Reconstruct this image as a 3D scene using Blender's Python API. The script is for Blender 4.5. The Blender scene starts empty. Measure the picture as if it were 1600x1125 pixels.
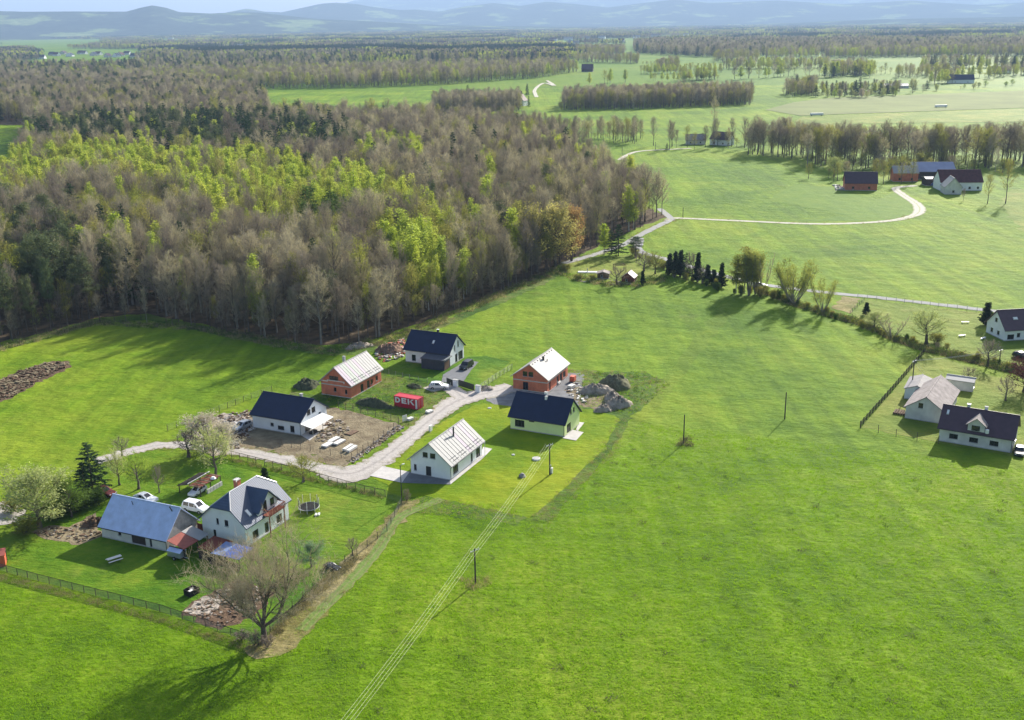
import bpy, math, random
import numpy as np
from mathutils import Vector, Matrix
from mathutils.geometry import tessellate_polygon
rad = math.radians
sc = bpy.context.scene
COL = sc.collection
random.seed(7)
# ---------------------------------------------------------------- camera
FOC, CAMH = 1680.0, 86.0                      # focal length in photo pixels, flying height in metres
PIT, ROLL = math.atan((562.5 - 35) / FOC), rad(-0.85)
_f = np.array([0, math.cos(PIT), -math.sin(PIT)]); _u0 = np.array([0, math.sin(PIT), math.cos(PIT)]); _r0 = np.array([1.0, 0, 0])
_r = math.cos(ROLL) * _r0 + math.sin(ROLL) * _u0; _u = -math.sin(ROLL) * _r0 + math.cos(ROLL) * _u0
cam = bpy.data.objects.new('camera', bpy.data.cameras.new('camera')); COL.objects.link(cam)
cam.data.sensor_width = 36; cam.data.lens = FOC / 1600 * 36
cam.data.clip_start = 1; cam.data.clip_end = 120000
m = Matrix.Identity(4)
for i in range(3):
    m[i][0], m[i][1], m[i][2] = _r[i], _u[i], -_f[i]
m[2][3] = CAMH
cam.matrix_world = m
sc.camera = cam
# ---------------------------------------------------------------- light
SUN_AZ, SUN_EL = 59.2, 26.8                   # azimuth counted from +X, elevation
w = bpy.data.worlds.new('World'); sc.world = w; w.use_nodes = True
nt = w.node_tree; bg = nt.nodes['Background']
sky = nt.nodes.new('ShaderNodeTexSky'); sky.sky_type = 'NISHITA'; sky.sun_disc = False
sky.sun_elevation = rad(SUN_EL); sky.sun_rotation = rad(90 - SUN_AZ)
sky.air_density = 1.0; sky.dust_density = 2.5; sky.ozone_density = 1.5
nt.links.new(sky.outputs[0], bg.inputs[0]); bg.inputs[1].default_value = 0.085
sun = bpy.data.objects.new('sun', bpy.data.lights.new('sun', 'SUN')); COL.objects.link(sun)
sun.data.energy = 5.0; sun.data.angle = rad(0.5); sun.data.color = (1.0, 0.95, 0.86)
sd = Vector((math.cos(rad(SUN_AZ)) * math.cos(rad(SUN_EL)), math.sin(rad(SUN_AZ)) * math.cos(rad(SUN_EL)), math.sin(rad(SUN_EL))))
sun.rotation_euler = sd.to_track_quat('Z', 'Y').to_euler(); sun.location = (0, 0, 60)
vs = sc.view_settings; vs.view_transform = 'Standard'; vs.look = 'None'; vs.exposure = 1.14; vs.gamma = 1; vs.use_curve_mapping = False
try:
    sc.cycles.use_denoising = True; sc.cycles.denoiser = 'OPENIMAGEDENOISE'; sc.cycles.denoising_input_passes = 'RGB_ALBEDO_NORMAL'; sc.cycles.denoising_prefilter = 'ACCURATE'; sc.cycles.max_bounces = 6; sc.cycles.diffuse_bounces = 2; sc.cycles.transmission_bounces = 4; sc.cycles.volume_bounces = 0
    sc.cycles.transparent_max_bounces = 8
except Exception: pass

# ---------------------------------------------------------------- surveying: a pixel of the photo <-> a place on the ground
def G(x, y, z=0.0):
    d = _f + (x - 800) / FOC * _r - (y - 562.5) / FOC * _u
    t = (CAMH - z) / -d[2]
    return np.array([d[0] * t, d[1] * t])
def proj(X, Y, Z=0.0):
    v = np.array([X, Y, Z - CAMH]); k = v @ _f
    return 800 + FOC * (v @ _r) / k, 562.5 - FOC * (v @ _u) / k
def hgt(bx, by, ty):                          # height of a thing standing at (bx,by) whose top shows at row ty
    p = G(bx, by); lo, hi = -5, 90
    for _ in range(40):
        mid = (lo + hi) / 2
        if proj(p[0], p[1], mid)[1] > ty: lo = mid
        else: hi = mid
    return mid
def inpoly(x, y, poly):
    c = False; n = len(poly); j = n - 1
    for i in range(n):
        xi, yi = poly[i]; xj, yj = poly[j]
        if (yi > y) != (yj > y) and x < (xj - xi) * (y - yi) / (yj - yi) + xi: c = not c
        j = i
    return c

# ---------------------------------------------------------------- materials
MATS = {}
def newmat(name):
    mt = bpy.data.materials.new(name); mt.use_nodes = True; n = mt.node_tree
    for x in list(n.nodes): n.nodes.remove(x)
    out = n.nodes.new('ShaderNodeOutputMaterial'); MATS[name] = mt
    return mt, n, out
def N(n, t, **k):
    x = n.nodes.new(t)
    for a, b in k.items(): setattr(x, a, b)
    return x
def noise(n, vec, scale, detail=3, rough=.55):
    x = N(n, 'ShaderNodeTexNoise'); x.inputs['Scale'].default_value = scale; x.inputs['Detail'].default_value = detail
    x.inputs['Roughness'].default_value = rough
    n.links.new(vec, x.inputs['Vector']); return x.outputs['Fac']
def ramp(n, fac, stops):
    x = N(n, 'ShaderNodeValToRGB'); e = x.color_ramp.elements
    while len(e) < len(stops): e.new(0.5)
    for i, (p, c) in enumerate(stops):
        e[i].position = p; e[i].color = (*c, 1) if len(c) == 3 else c
    n.links.new(fac, x.inputs[0]); return x.outputs[0]
def mix(n, fac, a, b, mode='MIX'):
    x = N(n, 'ShaderNodeMix', data_type='RGBA', blend_type=mode)
    for s, v in ((x.inputs[0], fac), (x.inputs[6], a), (x.inputs[7], b)):
        if isinstance(v, (int, float)): s.default_value = v
        elif isinstance(v, tuple): s.default_value = (*v, 1)
        else: n.links.new(v, s)
    return x.outputs[2]
def math_(n, op, a, b=0.0):
    x = N(n, 'ShaderNodeMath', operation=op)
    for s, v in ((x.inputs[0], a), (x.inputs[1], b)):
        if isinstance(v, (int, float)): s.default_value = v
        else: n.links.new(v, s)
    return x.outputs[0]
def bumpn(n, h, strength, dist):
    x = N(n, 'ShaderNodeBump'); x.inputs['Strength'].default_value = strength; x.inputs['Distance'].default_value = dist
    n.links.new(h, x.inputs['Height']); return x.outputs[0]
def mul(c, k): return tuple(min(1, v * k) for v in c)
def simple(name, col, rough=.8, var=.15, scale=2.0, spec=.3, metal=0.0, bump=0.0, bscale=None, bdist=.03, rnd=0.0, obj=True, col2=None, emit=None):
    mt, n, out = newmat(name)
    b = N(n, 'ShaderNodeBsdfPrincipled'); b.inputs['Roughness'].default_value = rough; b.inputs['Metallic'].default_value = metal
    b.inputs['Specular IOR Level'].default_value = spec
    tc = N(n, 'ShaderNodeTexCoord'); vec = tc.outputs['Object'] if obj else N(n, 'ShaderNodeNewGeometry').outputs['Position']
    f = noise(n, vec, scale, 4)
    c = ramp(n, f, [(.3, mul(col, 1 - var)), (.7, col2 or mul(col, 1 + var))])
    if rnd:
        oi = N(n, 'ShaderNodeObjectInfo')
        c = mix(n, 1.0, c, ramp(n, oi.outputs['Random'], [(0, (1 - rnd,) * 3), (1, (1 + rnd,) * 3)]), 'MULTIPLY')
    n.links.new(c, b.inputs['Base Color'])
    if bump: n.links.new(bumpn(n, noise(n, vec, bscale or scale * 4, 4), bump, bdist), b.inputs['Normal'])
    n.links.new(b.outputs[0], out.inputs[0]); return mt
def foliage(name, cols, trans=.4, tcol=1.35, nscale=.5):
    """cols: list of colours one tree may take (by its own random number); light also passes through the leaves"""
    mt, n, out = newmat(name)
    oi = N(n, 'ShaderNodeObjectInfo'); cols = cols * 2 if len(cols) == 1 else cols; k = len(cols)
    c = ramp(n, oi.outputs['Random'], [(i / max(1, k - 1), q) for i, q in enumerate(cols)])
    pos = N(n, 'ShaderNodeTexCoord').outputs['Object']
    c = mix(n, 1.0, c, ramp(n, noise(n, pos, nscale, 3), [(.3, (.7, .72, .7)), (.7, (1.25, 1.22, 1.1))]), 'MULTIPLY')
    d = N(n, 'ShaderNodeBsdfDiffuse'); n.links.new(c, d.inputs[0])
    if trans > 0:
        t = N(n, 'ShaderNodeBsdfTranslucent'); n.links.new(mix(n, 1.0, c, (tcol, tcol, tcol * .7), 'MULTIPLY'), t.inputs[0])
        s = N(n, 'ShaderNodeMixShader'); s.inputs[0].default_value = trans
        n.links.new(d.outputs[0], s.inputs[1]); n.links.new(t.outputs[0], s.inputs[2]); n.links.new(s.outputs[0], out.inputs[0])
    else: n.links.new(d.outputs[0], out.inputs[0])
    return mt
def grass(name, a, b, c, worn=.2, wcol=(.16, .15, .05), streak=0.0, sang=0.0, bump=.9, big=.012):
    """a dark, b mid, c light; wide patches, clumps and blades, mowing or drilling lines"""
    mt, n, out = newmat(name)
    pos = N(n, 'ShaderNodeNewGeometry').outputs['Position']
    big_ = noise(n, pos, big, 4, .6); mid = noise(n, pos, .11, 4, .6); cl = noise(n, pos, .75, 5, .68); fine = noise(n, pos, 3.1, 3, .7)
    s = math_(n, 'ADD', math_(n, 'MULTIPLY', big_, .52), math_(n, 'MULTIPLY', mid, .22))
    s = math_(n, 'ADD', s, math_(n, 'MULTIPLY', cl, .18)); s = math_(n, 'ADD', s, math_(n, 'MULTIPLY', fine, .08))
    col = ramp(n, s, [(.42, a), (.5, b), (.585, c)])
    if streak:
        mp = N(n, 'ShaderNodeMapping'); mp.inputs['Rotation'].default_value = (0, 0, rad(sang)); mp.inputs['Scale'].default_value = (.22, .008, 1)
        n.links.new(pos, mp.inputs[0])
        st = noise(n, mp.outputs[0], 1.0, 3, .6)
        col = mix(n, 1.0, col, ramp(n, st, [(.35, (1 - streak,) * 3), (.65, (1 + streak, 1 + streak * .8, 1))]), 'MULTIPLY')
    if worn:
        wn = noise(n, pos, .045, 6, .68)
        col = mix(n, ramp(n, wn, [(.60, (0, 0, 0)), (.74, (worn,) * 3)]), col, wcol)
    spk = ramp(n, noise(n, pos, .38, 6, .8), [(.27, (.40, .46, .40)), (.40, (1, 1, 1))])
    col = mix(n, 1.0, col, spk, 'MULTIPLY')
    d = N(n, 'ShaderNodeBsdfPrincipled'); d.inputs['Roughness'].default_value = .75; d.inputs['Specular IOR Level'].default_value = .04
    n.links.new(col, d.inputs['Base Color'])
    mpb = N(n, 'ShaderNodeMapping'); mpb.inputs['Rotation'].default_value = (0, 0, rad(20)); mpb.inputs['Scale'].default_value = (.6, 1.5, 1)
    n.links.new(pos, mpb.inputs[0])
    h = math_(n, 'ADD', math_(n, 'MULTIPLY', noise(n, mpb.outputs[0], 1.0, 5, .75), 1.0), math_(n, 'MULTIPLY', noise(n, pos, .18, 2), 2.2))
    n.links.new(bumpn(n, h, bump, .55), d.inputs['Normal'])
    n.links.new(d.outputs[0], out.inputs[0]); return mt

grass('meadow_grass', (.080, .165, .008), (.142, .240, .012), (.212, .288, .022), .4, (.19, .20, .05), .17, -14)
grass('track_grass', (.095, .175, .012), (.140, .222, .014), (.20, .265, .02), .3, (.19, .17, .04), .12, 12)
grass('lawn_grass', (.115, .205, .004), (.170, .250, .005), (.235, .285, .010), .5, (.25, .22, .04), .05, 24, .6, .04)
grass('garden_grass', (.060, .150, .008), (.115, .210, .012), (.19, .25, .022), .5, (.22, .20, .06), .06, -26, .8, .03)
grass('far_grass', (.078, .165, .006), (.112, .200, .008), (.155, .225, .012), .3, (.18, .20, .08), .06, 20, .4, .004)
grass('pale_grass', (.125, .195, .020), (.170, .230, .028), (.24, .265, .05), .5, (.28, .25, .09), .08, 10, .8, .03)
grass('weedy_grass', (.055, .115, .015), (.10, .165, .025), (.17, .19, .05), .9, (.21, .17, .09), 0, 0, 1.0, .06)
grass('verge_grass', (.20, .19, .06), (.29, .25, .11), (.38, .32, .17), .7, (.10, .17, .03), .1, 60, 1.0, .05)
simple('tilled_field', (.17, .205, .062), .9, .18, .02, .1, bump=.3, bscale=.3, bdist=.2, obj=False)
simple('forest_floor', (.105, .078, .048), .95, .45, .35, .05, bump=.8, bscale=1.5, bdist=.3, obj=False)
simple('soil', (.225, .170, .105), .95, .35, .35, .1, bump=1, bscale=2.0, bdist=.25, obj=False, col2=(.30, .25, .155))
simple('dark_soil', (.13, .085, .055), .95, .4, .5, .1, bump=1, bscale=1.6, bdist=.4, obj=False)
simple('gravel', (.40, .365, .33), .95, .22, .5, .1, bump=.9, bscale=3, bdist=.1, obj=False)
simple('grey_gravel', (.20, .20, .205), .95, .25, .5, .1, bump=.9, bscale=3, bdist=.1, obj=False)
simple('rubble', (.36, .31, .26), .95, .4, .8, .1, bump=1, bscale=2, bdist=.3, obj=False)
simple('asphalt', (.30, .30, .29), .9, .12, .3, .2, bump=.4, bscale=4, bdist=.04, obj=False)
simple('paving', (.52, .49, .46), .85, .1, .8, .2, bump=.4, bscale=3, obj=False)
simple('dark_paving', (.16, .165, .175), .85, .15, .8, .2, obj=False)
simple('concrete', (.44, .43, .41), .85, .15, 1.5, .2, bump=.3)
simple('white_render', (.82, .83, .82), .85, .05, .5, .2)
simple('old_render', (.60, .58, .54), .9, .16, .45, .15, bump=.4, bscale=5)
simple('grey_render', (.74, .76, .79), .85, .05, .5, .2)
simple('yellow_render', (.70, .80, .37), .85, .04, .5, .2)
simple('dark_cladding', (.035, .045, .065), .6, .2, 1.0, .4)
simple('shingle', (.40, .37, .36), .9, .22, 1.6, .15, bump=.7, bscale=4, bdist=.06)
simple('old_shingle', (.36, .32, .30), .9, .28, .5, .15, bump=.6, bscale=4, bdist=.06)
simple('timber', (.15, .095, .06), .85, .3, 2.0, .2, bump=.4)
simple('dark_timber', (.055, .045, .038), .9, .3, 2.0, .15)
simple('red_timber', (.20, .055, .035), .8, .2, 2.0, .2)
simple('white_paint', (.78, .78, .76), .5, .04, 1.0, .4)
simple('dark_frame', (.03, .032, .036), .5, .1, 1.0, .4)
simple('metal_grey', (.42, .43, .44), .4, .08, 1.0, .5, .6)
simple('pole_wood', (.075, .065, .058), .9, .25, 2.0, .15)
simple('wire_metal', (.50, .51, .34), .45, .05, 1.0, .5, .3)
simple('fence_wire', (.13, .135, .12), .6, .15, 1.0, .3)
simple('fence_post', (.11, .09, .07), .85, .3, 2.0, .2, rnd=.3)
simple('container_red', (.52, .022, .045), .45, .06, 1.0, .4)
simple('sheet_red', (.27, .07, .05), .6, .15, 2.0, .3)
simple('orange_paint', (.60, .12, .06), .5, .1, 2.0, .4)
simple('rubber', (.012, .012, .012), .8, .1, 2.0, .3)
simple('car_white', (.76, .77, .78), .25, .02, 1.0, .6)
simple('car_dark', (.018, .02, .024), .25, .05, 1.0, .6)
simple('car_red', (.16, .02, .015), .3, .05, 1.0, .6)
simple('car_silver', (.38, .40, .42), .3, .04, 1.0, .6, .5)
simple('car_blue', (.03, .07, .20), .3, .05, 1.0, .6)
simple('lamp_glass', (.75, .75, .72), .15, .02, 1.0, .6)
simple('tail_red', (.35, .01, .01), .2, .02, 1.0, .6)
simple('carport_pale', (.19, .26, .46), .5, .1, 1.0, .3)
simple('hall_sheet', (.27, .30, .42), .6, .1, .3, .3)
simple('carport_sheet', (.075, .12, .34), .5, .1, 1.0, .4)
simple('stone', (.36, .34, .32), .9, .25, 1.0, .2, bump=.6, rnd=.25)
simple('plastic_white', (.74, .74, .72), .5, .05, 1.0, .4)
simple('foam_white', (.70, .68, .63), .7, .08, 2.0, .3)
simple('steam', (.86, .85, .80), 1.0, .03, .01, .0)
simple('bark', (.13, .108, .088), .95, .3, .8, .1, rnd=.25)
simple('pale_bark', (.26, .235, .20), .95, .3, .8, .1, rnd=.2)
simple('birch_bark', (.50, .48, .44), .9, .45, 1.2, .1)
simple('rubble_dark', (.32, .275, .22), .95, .35, .8, .1, bump=1, bscale=2.5, bdist=.15)
simple('rubble_brown', (.26, .17, .12), .95, .5, 1.2, .1, bump=1, bscale=2.5, bdist=.3)
simple('weed_cover', (.085, .095, .055), .95, .4, 1.5, .1, bump=1, bscale=4, bdist=.25)
simple('weedy_soil', (.17, .165, .10), .95, .4, 1.5, .1, bump=1, bscale=4, bdist=.25)
def glass():
    mt, n, out = newmat('window_glass'); b = N(n, 'ShaderNodeBsdfPrincipled')
    b.inputs['Base Color'].default_value = (.012, .015, .02, 1); b.inputs['Roughness'].default_value = .08
    b.inputs['Specular IOR Level'].default_value = .7; n.links.new(b.outputs[0], out.inputs[0])
glass()
def roofmat(name, col, rough, spec, metal, row=0.33, across=0.3, axis='y', dep=.02, var=.12, strength=.6):
    """tile or sheet courses as fine relief; the slope's own x runs along the ridge"""
    mt, n, out = newmat(name)
    tc = N(n, 'ShaderNodeTexCoord'); b = N(n, 'ShaderNodeBsdfPrincipled')
    b.inputs['Roughness'].default_value = rough; b.inputs['Specular IOR Level'].default_value = spec; b.inputs['Metallic'].default_value = metal
    c = ramp(n, noise(n, tc.outputs['Object'], .7, 4), [(.3, mul(col, 1 - var)), (.7, mul(col, 1 + var))])
    n.links.new(c, b.inputs['Base Color'])
    s = N(n, 'ShaderNodeSeparateXYZ'); n.links.new(tc.outputs['Object'], s.inputs[0])
    zz = math_(n, 'FRACT', math_(n, 'DIVIDE', s.outputs['Z'], row * .62))
    aa = math_(n, 'SINE', math_(n, 'MULTIPLY', s.outputs['Y' if axis == 'y' else 'X'], 6.283 / across))
    h = math_(n, 'ADD', math_(n, 'MULTIPLY', zz, -.8), math_(n, 'MULTIPLY', aa, .35))
    n.links.new(bumpn(n, h, strength, dep), b.inputs['Normal'])
    n.links.new(b.outputs[0], out.inputs[0]); return mt
for ax in 'xy':
    roofmat('navy_tile_' + ax, (.010, .019, .055), .45, .35, 0, axis=ax)
    roofmat('plum_tile_' + ax, (.078, .046, .060), .55, .35, 0, axis=ax)
    roofmat('pale_tile_' + ax, (.38, .36, .335), .65, .3, 0, axis=ax)
    roofmat('farm_sheet_' + ax, (.060, .085, .140), .55, .35, .0, row=.5, across=.42, axis=ax, dep=.03, strength=.8)
    roofmat('blue_sheet_' + ax, (.49, .57, .80), .5, .4, .0, row=.9, across=.35, axis=ax, dep=.03)
    roofmat('old_tile_' + ax, (.30, .26, .245), .8, .2, 0, axis=ax, var=.3)
    roofmat('red_tile_' + ax, (.085, .028, .028), .7, .25, 0, axis=ax, var=.3)
    roofmat('grey_sheet_' + ax, (.27, .255, .25), .75, .2, 0, row=.9, across=.5, axis=ax)
simple('seam_sheet', (.35, .34, .325), .6, .05, .6, .25, .0)
simple('seam_sheet_pink', (.37, .305, .36), .6, .06, .6, .25, .0)
simple('seam_sheet_green', (.315, .35, .30), .6, .06, .6, .25, .0)
def brickmat():
    mt, n, out = newmat('hollow_brick'); b = N(n, 'ShaderNodeBsdfPrincipled'); b.inputs['Roughness'].default_value = .9
    tc = N(n, 'ShaderNodeTexCoord'); s = N(n, 'ShaderNodeSeparateXYZ'); n.links.new(tc.outputs['Object'], s.inputs[0])
    cb = N(n, 'ShaderNodeCombineXYZ'); n.links.new(math_(n, 'ADD', s.outputs['X'], s.outputs['Y']), cb.inputs[0]); n.links.new(s.outputs['Z'], cb.inputs[1])
    br = N(n, 'ShaderNodeTexBrick'); br.inputs['Scale'].default_value = 1; br.inputs['Brick Width'].default_value = .5; br.inputs['Row Height'].default_value = .25
    br.inputs['Mortar Size'].default_value = .012; n.links.new(cb.outputs[0], br.inputs['Vector'])
    for i, q in enumerate(((.60, .17, .085), (.52, .14, .07), (.34, .24, .18))): br.inputs[i + 1].default_value = (*q, 1)
    c = mix(n, 1.0, br.outputs[0], ramp(n, noise(n, tc.outputs['Object'], .6, 4), [(.3, (.82, .82, .82)), (.7, (1.12, 1.12, 1.12))]), 'MULTIPLY')
    n.links.new(c, b.inputs['Base Color']); n.links.new(bumpn(n, br.outputs['Fac'], .5, -.02), b.inputs['Normal'])
    n.links.new(b.outputs[0], out.inputs[0])
brickmat()
def trackmat(name, edge, lane, mid):
    """wheel tracks of a lane: u runs across it"""
    mt, n, out = newmat(name); b = N(n, 'ShaderNodeBsdfPrincipled'); b.inputs['Roughness'].default_value = .95
    uv = N(n, 'ShaderNodeUVMap'); s = N(n, 'ShaderNodeSeparateXYZ'); n.links.new(uv.outputs[0], s.inputs[0])
    pos = N(n, 'ShaderNodeNewGeometry').outputs['Position']
    u = math_(n, 'ADD', s.outputs['X'], math_(n, 'MULTIPLY', math_(n, 'SUBTRACT', noise(n, pos, .35, 5, .7), .5), .30))
    c = ramp(n, u, [(.02, edge), (.16, lane), (.40, lane), (.5, mid), (.60, lane), (.84, lane), (.98, edge)])
    c = mix(n, 1.0, c, ramp(n, noise(n, pos, 1.2, 5, .7), [(.3, (.78, .78, .78)), (.7, (1.15, 1.15, 1.15))]), 'MULTIPLY')
    n.links.new(c, b.inputs['Base Color']); n.links.new(bumpn(n, noise(n, pos, 2.5, 4), .8, .1), b.inputs['Normal'])
    n.links.new(b.outputs[0], out.inputs[0])
trackmat('gravel_lane', (.30, .27, .20), (.43, .39, .355), (.31, .285, .26))
trackmat('field_lane', (.20, .23, .08), (.50, .46, .38), (.30, .32, .15))
trackmat('mown_track', (.19, .185, .06), (.12, .195, .02), (.19, .185, .06))
trackmat('meadow_track', (.105, .205, .010), (.135, .205, .022), (.105, .205, .010))

foliage('twig_brown', [(.235, .195, .185), (.275, .23, .215), (.255, .222, .19), (.325, .28, .255), (.25, .22, .165), (.29, .258, .21)], .2, 1.15, .25)
foliage('twig_grey', [(.38, .34, .28), (.44, .39, .33), (.40, .36, .26)], .3, 1.15)
foliage('twig_tree', [(.40, .34, .275)], .25, 1.1)
foliage('leaf_birch', [(.31, .39, .065), (.355, .42, .08), (.40, .43, .105), (.32, .40, .09)], .5, 1.3, .25)
foliage('leaf_olive', [(.21, .225, .075), (.26, .25, .085), (.23, .26, .06), (.29, .265, .11)], .45, 1.3)
foliage('leaf_willow', [(.25, .29, .08), (.29, .30, .10)], .45, 1.3)
foliage('leaf_fresh', [(.21, .32, .05), (.26, .33, .08)], .45, 1.4)
foliage('leaf_pale', [(.42, .43, .24), (.39, .44, .20)], .4, 1.15)
foliage('leaf_blossom', [(.52, .46, .42), (.56, .53, .46)], .35, 1.1)
foliage('leaf_gold', [(.47, .42, .19)], .4, 1.2)
foliage('leaf_rust', [(.37, .24, .13)], .4, 1.15)
foliage('leaf_purple', [(.12, .04, .055)], .3, 1.2)
foliage('leaf_spruce', [(.038, .075, .034), (.05, .09, .04), (.045, .085, .05)], .15, 1.2)
foliage('leaf_pine', [(.13, .165, .09), (.165, .185, .105), (.105, .145, .08)], .2, 1.2)
foliage('leaf_larch', [(.10, .16, .045), (.13, .19, .05)], .3, 1.3)
foliage('leaf_thuja', [(.034, .062, .028), (.045, .075, .035)], .15, 1.2)
foliage('leaf_hedge', [(.09, .15, .03), (.12, .18, .045)], .3, 1.2)
foliage('leaf_bluegreen', [(.22, .32, .20)], .3, 1.2)
foliage('leaf_grass', [(.20, .36, .015), (.25, .40, .025)], .5, 1.4)
foliage('leaf_dry', [(.36, .31, .17), (.42, .36, .22)], .3, 1.2)
foliage('weed_grey', [(.17, .17, .09), (.22, .20, .13)], .2, 1.1)

# ---------------------------------------------------------------- mesh building
def tag(o, label=None, cat=None, group=None, kind=None):
    for k, v in (('label', label), ('category', cat), ('group', group), ('kind', kind)):
        if v: o[k] = v
    return o
class MB:
    def __init__(s): s.v = []; s.f = []; s.m = []; s.mi = 0
    def add(s, vs, fs):
        k = len(s.v); s.v += [tuple(map(float, p)) for p in vs]
        for f in fs: s.f.append(tuple(i + k for i in f)); s.m.append(s.mi)
        return s
    def box(s, x0, y0, z0, x1, y1, z1):
        return s.add([(x0, y0, z0), (x1, y0, z0), (x1, y1, z0), (x0, y1, z0), (x0, y0, z1), (x1, y0, z1), (x1, y1, z1), (x0, y1, z1)],
                     [(0, 3, 2, 1), (4, 5, 6, 7), (0, 1, 5, 4), (1, 2, 6, 5), (2, 3, 7, 6), (3, 0, 4, 7)])
    def tube(s, pts, rs, n=5, cap=True):
        pts = [np.array(p, float) for p in pts]; vs = []; fs = []
        for i, p in enumerate(pts):
            d = pts[min(i + 1, len(pts) - 1)] - pts[max(i - 1, 0)]; d = d / (np.linalg.norm(d) + 1e-9)
            a = np.cross(d, (0, 0, 1.0) if abs(d[2]) < .9 else (1.0, 0, 0)); a /= np.linalg.norm(a); b = np.cross(d, a)
            r = rs[i] if hasattr(rs, '__len__') else rs
            for k in range(n):
                t = 2 * math.pi * k / n; vs.append(p + r * (math.cos(t) * a + math.sin(t) * b))
        for i in range(len(pts) - 1):
            for k in range(n):
                k2 = (k + 1) % n; fs.append((i * n + k, i * n + k2, (i + 1) * n + k2, (i + 1) * n + k))
        if cap: fs += [tuple(range(n))[::-1], tuple((len(pts) - 1) * n + k for k in range(n))]
        return s.add(vs, fs)
    def slab(s, polys, t):
        """polygons that share corner points, given downward thickness t"""
        idx = {}; top = []
        for p in polys:
            f = []
            for q in p:
                k = tuple(round(float(c), 4) for c in q); idx.setdefault(k, len(idx)); f.append(idx[k])
            top.append(f)
        vs = list(idx); n = len(vs); vs2 = vs + [(x, y, z - t) for x, y, z in vs]
        fs = [tuple(f) for f in top] + [tuple(i + n for i in f[::-1]) for f in top]
        ed = {}
        for f in top:
            for a, b in zip(f, f[1:] + f[:1]): ed[(a, b)] = 1
        for (a, b) in ed:
            if (b, a) not in ed: fs.append((b, a, a + n, b + n))
        return s.add(vs2, fs)
    def mesh(s, name, mats, smooth=False):
        me = bpy.data.meshes.new(name); me.from_pydata(s.v, [], s.f)
        for q in (mats if isinstance(mats, (list, tuple)) else [mats]): me.materials.append(MATS[q])
        if any(s.m): me.polygons.foreach_set('material_index', s.m)
        if smooth: me.polygons.foreach_set('use_smooth', [True] * len(s.f))
        me.update(); return me
    def build(s, name, mats, parent=None, smooth=False, loc=None, label=None):
        o = bpy.data.objects.new(name, s.mesh(name, mats, smooth)); COL.objects.link(o)
        if parent: o.parent = parent
        if loc is not None: o.location = loc
        if label: o['label'] = label
        return o
def empty(name, xy, rot=0, z=0.0, label=None, cat=None, group=None):
    o = bpy.data.objects.new(name, None); COL.objects.link(o); o.location = (float(xy[0]), float(xy[1]), z); o.rotation_euler = (0, 0, rad(rot))
    o.empty_display_size = .5
    return tag(o, label, cat, group)
def link(name, me, parent=None, loc=None, rot=None, scl=None):
    o = bpy.data.objects.new(name, me); COL.objects.link(o)
    if parent: o.parent = parent
    if loc is not None: o.location = loc
    if rot is not None: o.rotation_euler = rot
    if scl is not None: o.scale = scl
    return o
def copy_thing(src, xy, rot, scl=1.0, label=None, group=None):
    c = src.copy(); COL.objects.link(c); c.location = (float(xy[0]), float(xy[1]), src.location.z); c.rotation_euler = (0, 0, rad(rot)); c.scale = (scl,) * 3
    if label: c['label'] = label
    if group: c['group'] = group
    for ch in list(src.children):
        d = ch.copy(); COL.objects.link(d); d.parent = c
        for g in list(ch.children):
            e = g.copy(); COL.objects.link(e); e.parent = d
    return c

# ---------------------------------------------------------------- the ground
def densify(pts, step, jit, rng, closed=True):
    out = []; n = len(pts)
    for i in range(n if closed else n - 1):
        a, b = np.array(pts[i]), np.array(pts[(i + 1) % n]); L = np.linalg.norm(b - a); k = max(1, min(400, int(L / step)))
        nrm = np.array([-(b - a)[1], (b - a)[0]]) / (L + 1e-9)
        for j in range(k):
            q = a + (b - a) * j / k
            out.append(q + (nrm * rng.normal(0, jit) if jit and 0 < j else 0))
    if not closed: out.append(np.array(pts[-1]))
    return out
def sheet(name, pix, mt, z, jit=.3, step=1.5, world=False):
    rng = np.random.default_rng(abs(len(pix) * 17 + int(z * 1000)))
    pts = [np.array(p, float) if world else G(*p) for p in pix]
    pts = densify(pts, step, jit, rng)
    tri = tessellate_polygon([[Vector((p[0], p[1], 0)) for p in pts]])
    me = bpy.data.meshes.new(name); me.from_pydata([(p[0], p[1], z) for p in pts], [], [tuple(t) for t in tri])
    me.materials.append(MATS[mt]); me.update()
    if me.polygons and sum(p.normal.z for p in me.polygons) < 0: me.flip_normals()
    o = link(name, me); o['kind'] = 'structure'; return o
def smooth_line(pts, k=8):
    pts = [np.array(p, float) for p in pts]; P = [2 * pts[0] - pts[1]] + pts + [2 * pts[-1] - pts[-2]]; out = []
    for i in range(1, len(P) - 2):
        for j in range(k):
            t = j / k; a, b, c, d = P[i - 1:i + 3]
            out.append(.5 * (2 * b + (c - a) * t + (2 * a - 5 * b + 4 * c - d) * t * t + (3 * b - a - 3 * c + d) * t ** 3))
    out.append(pts[-1]); return out
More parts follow.
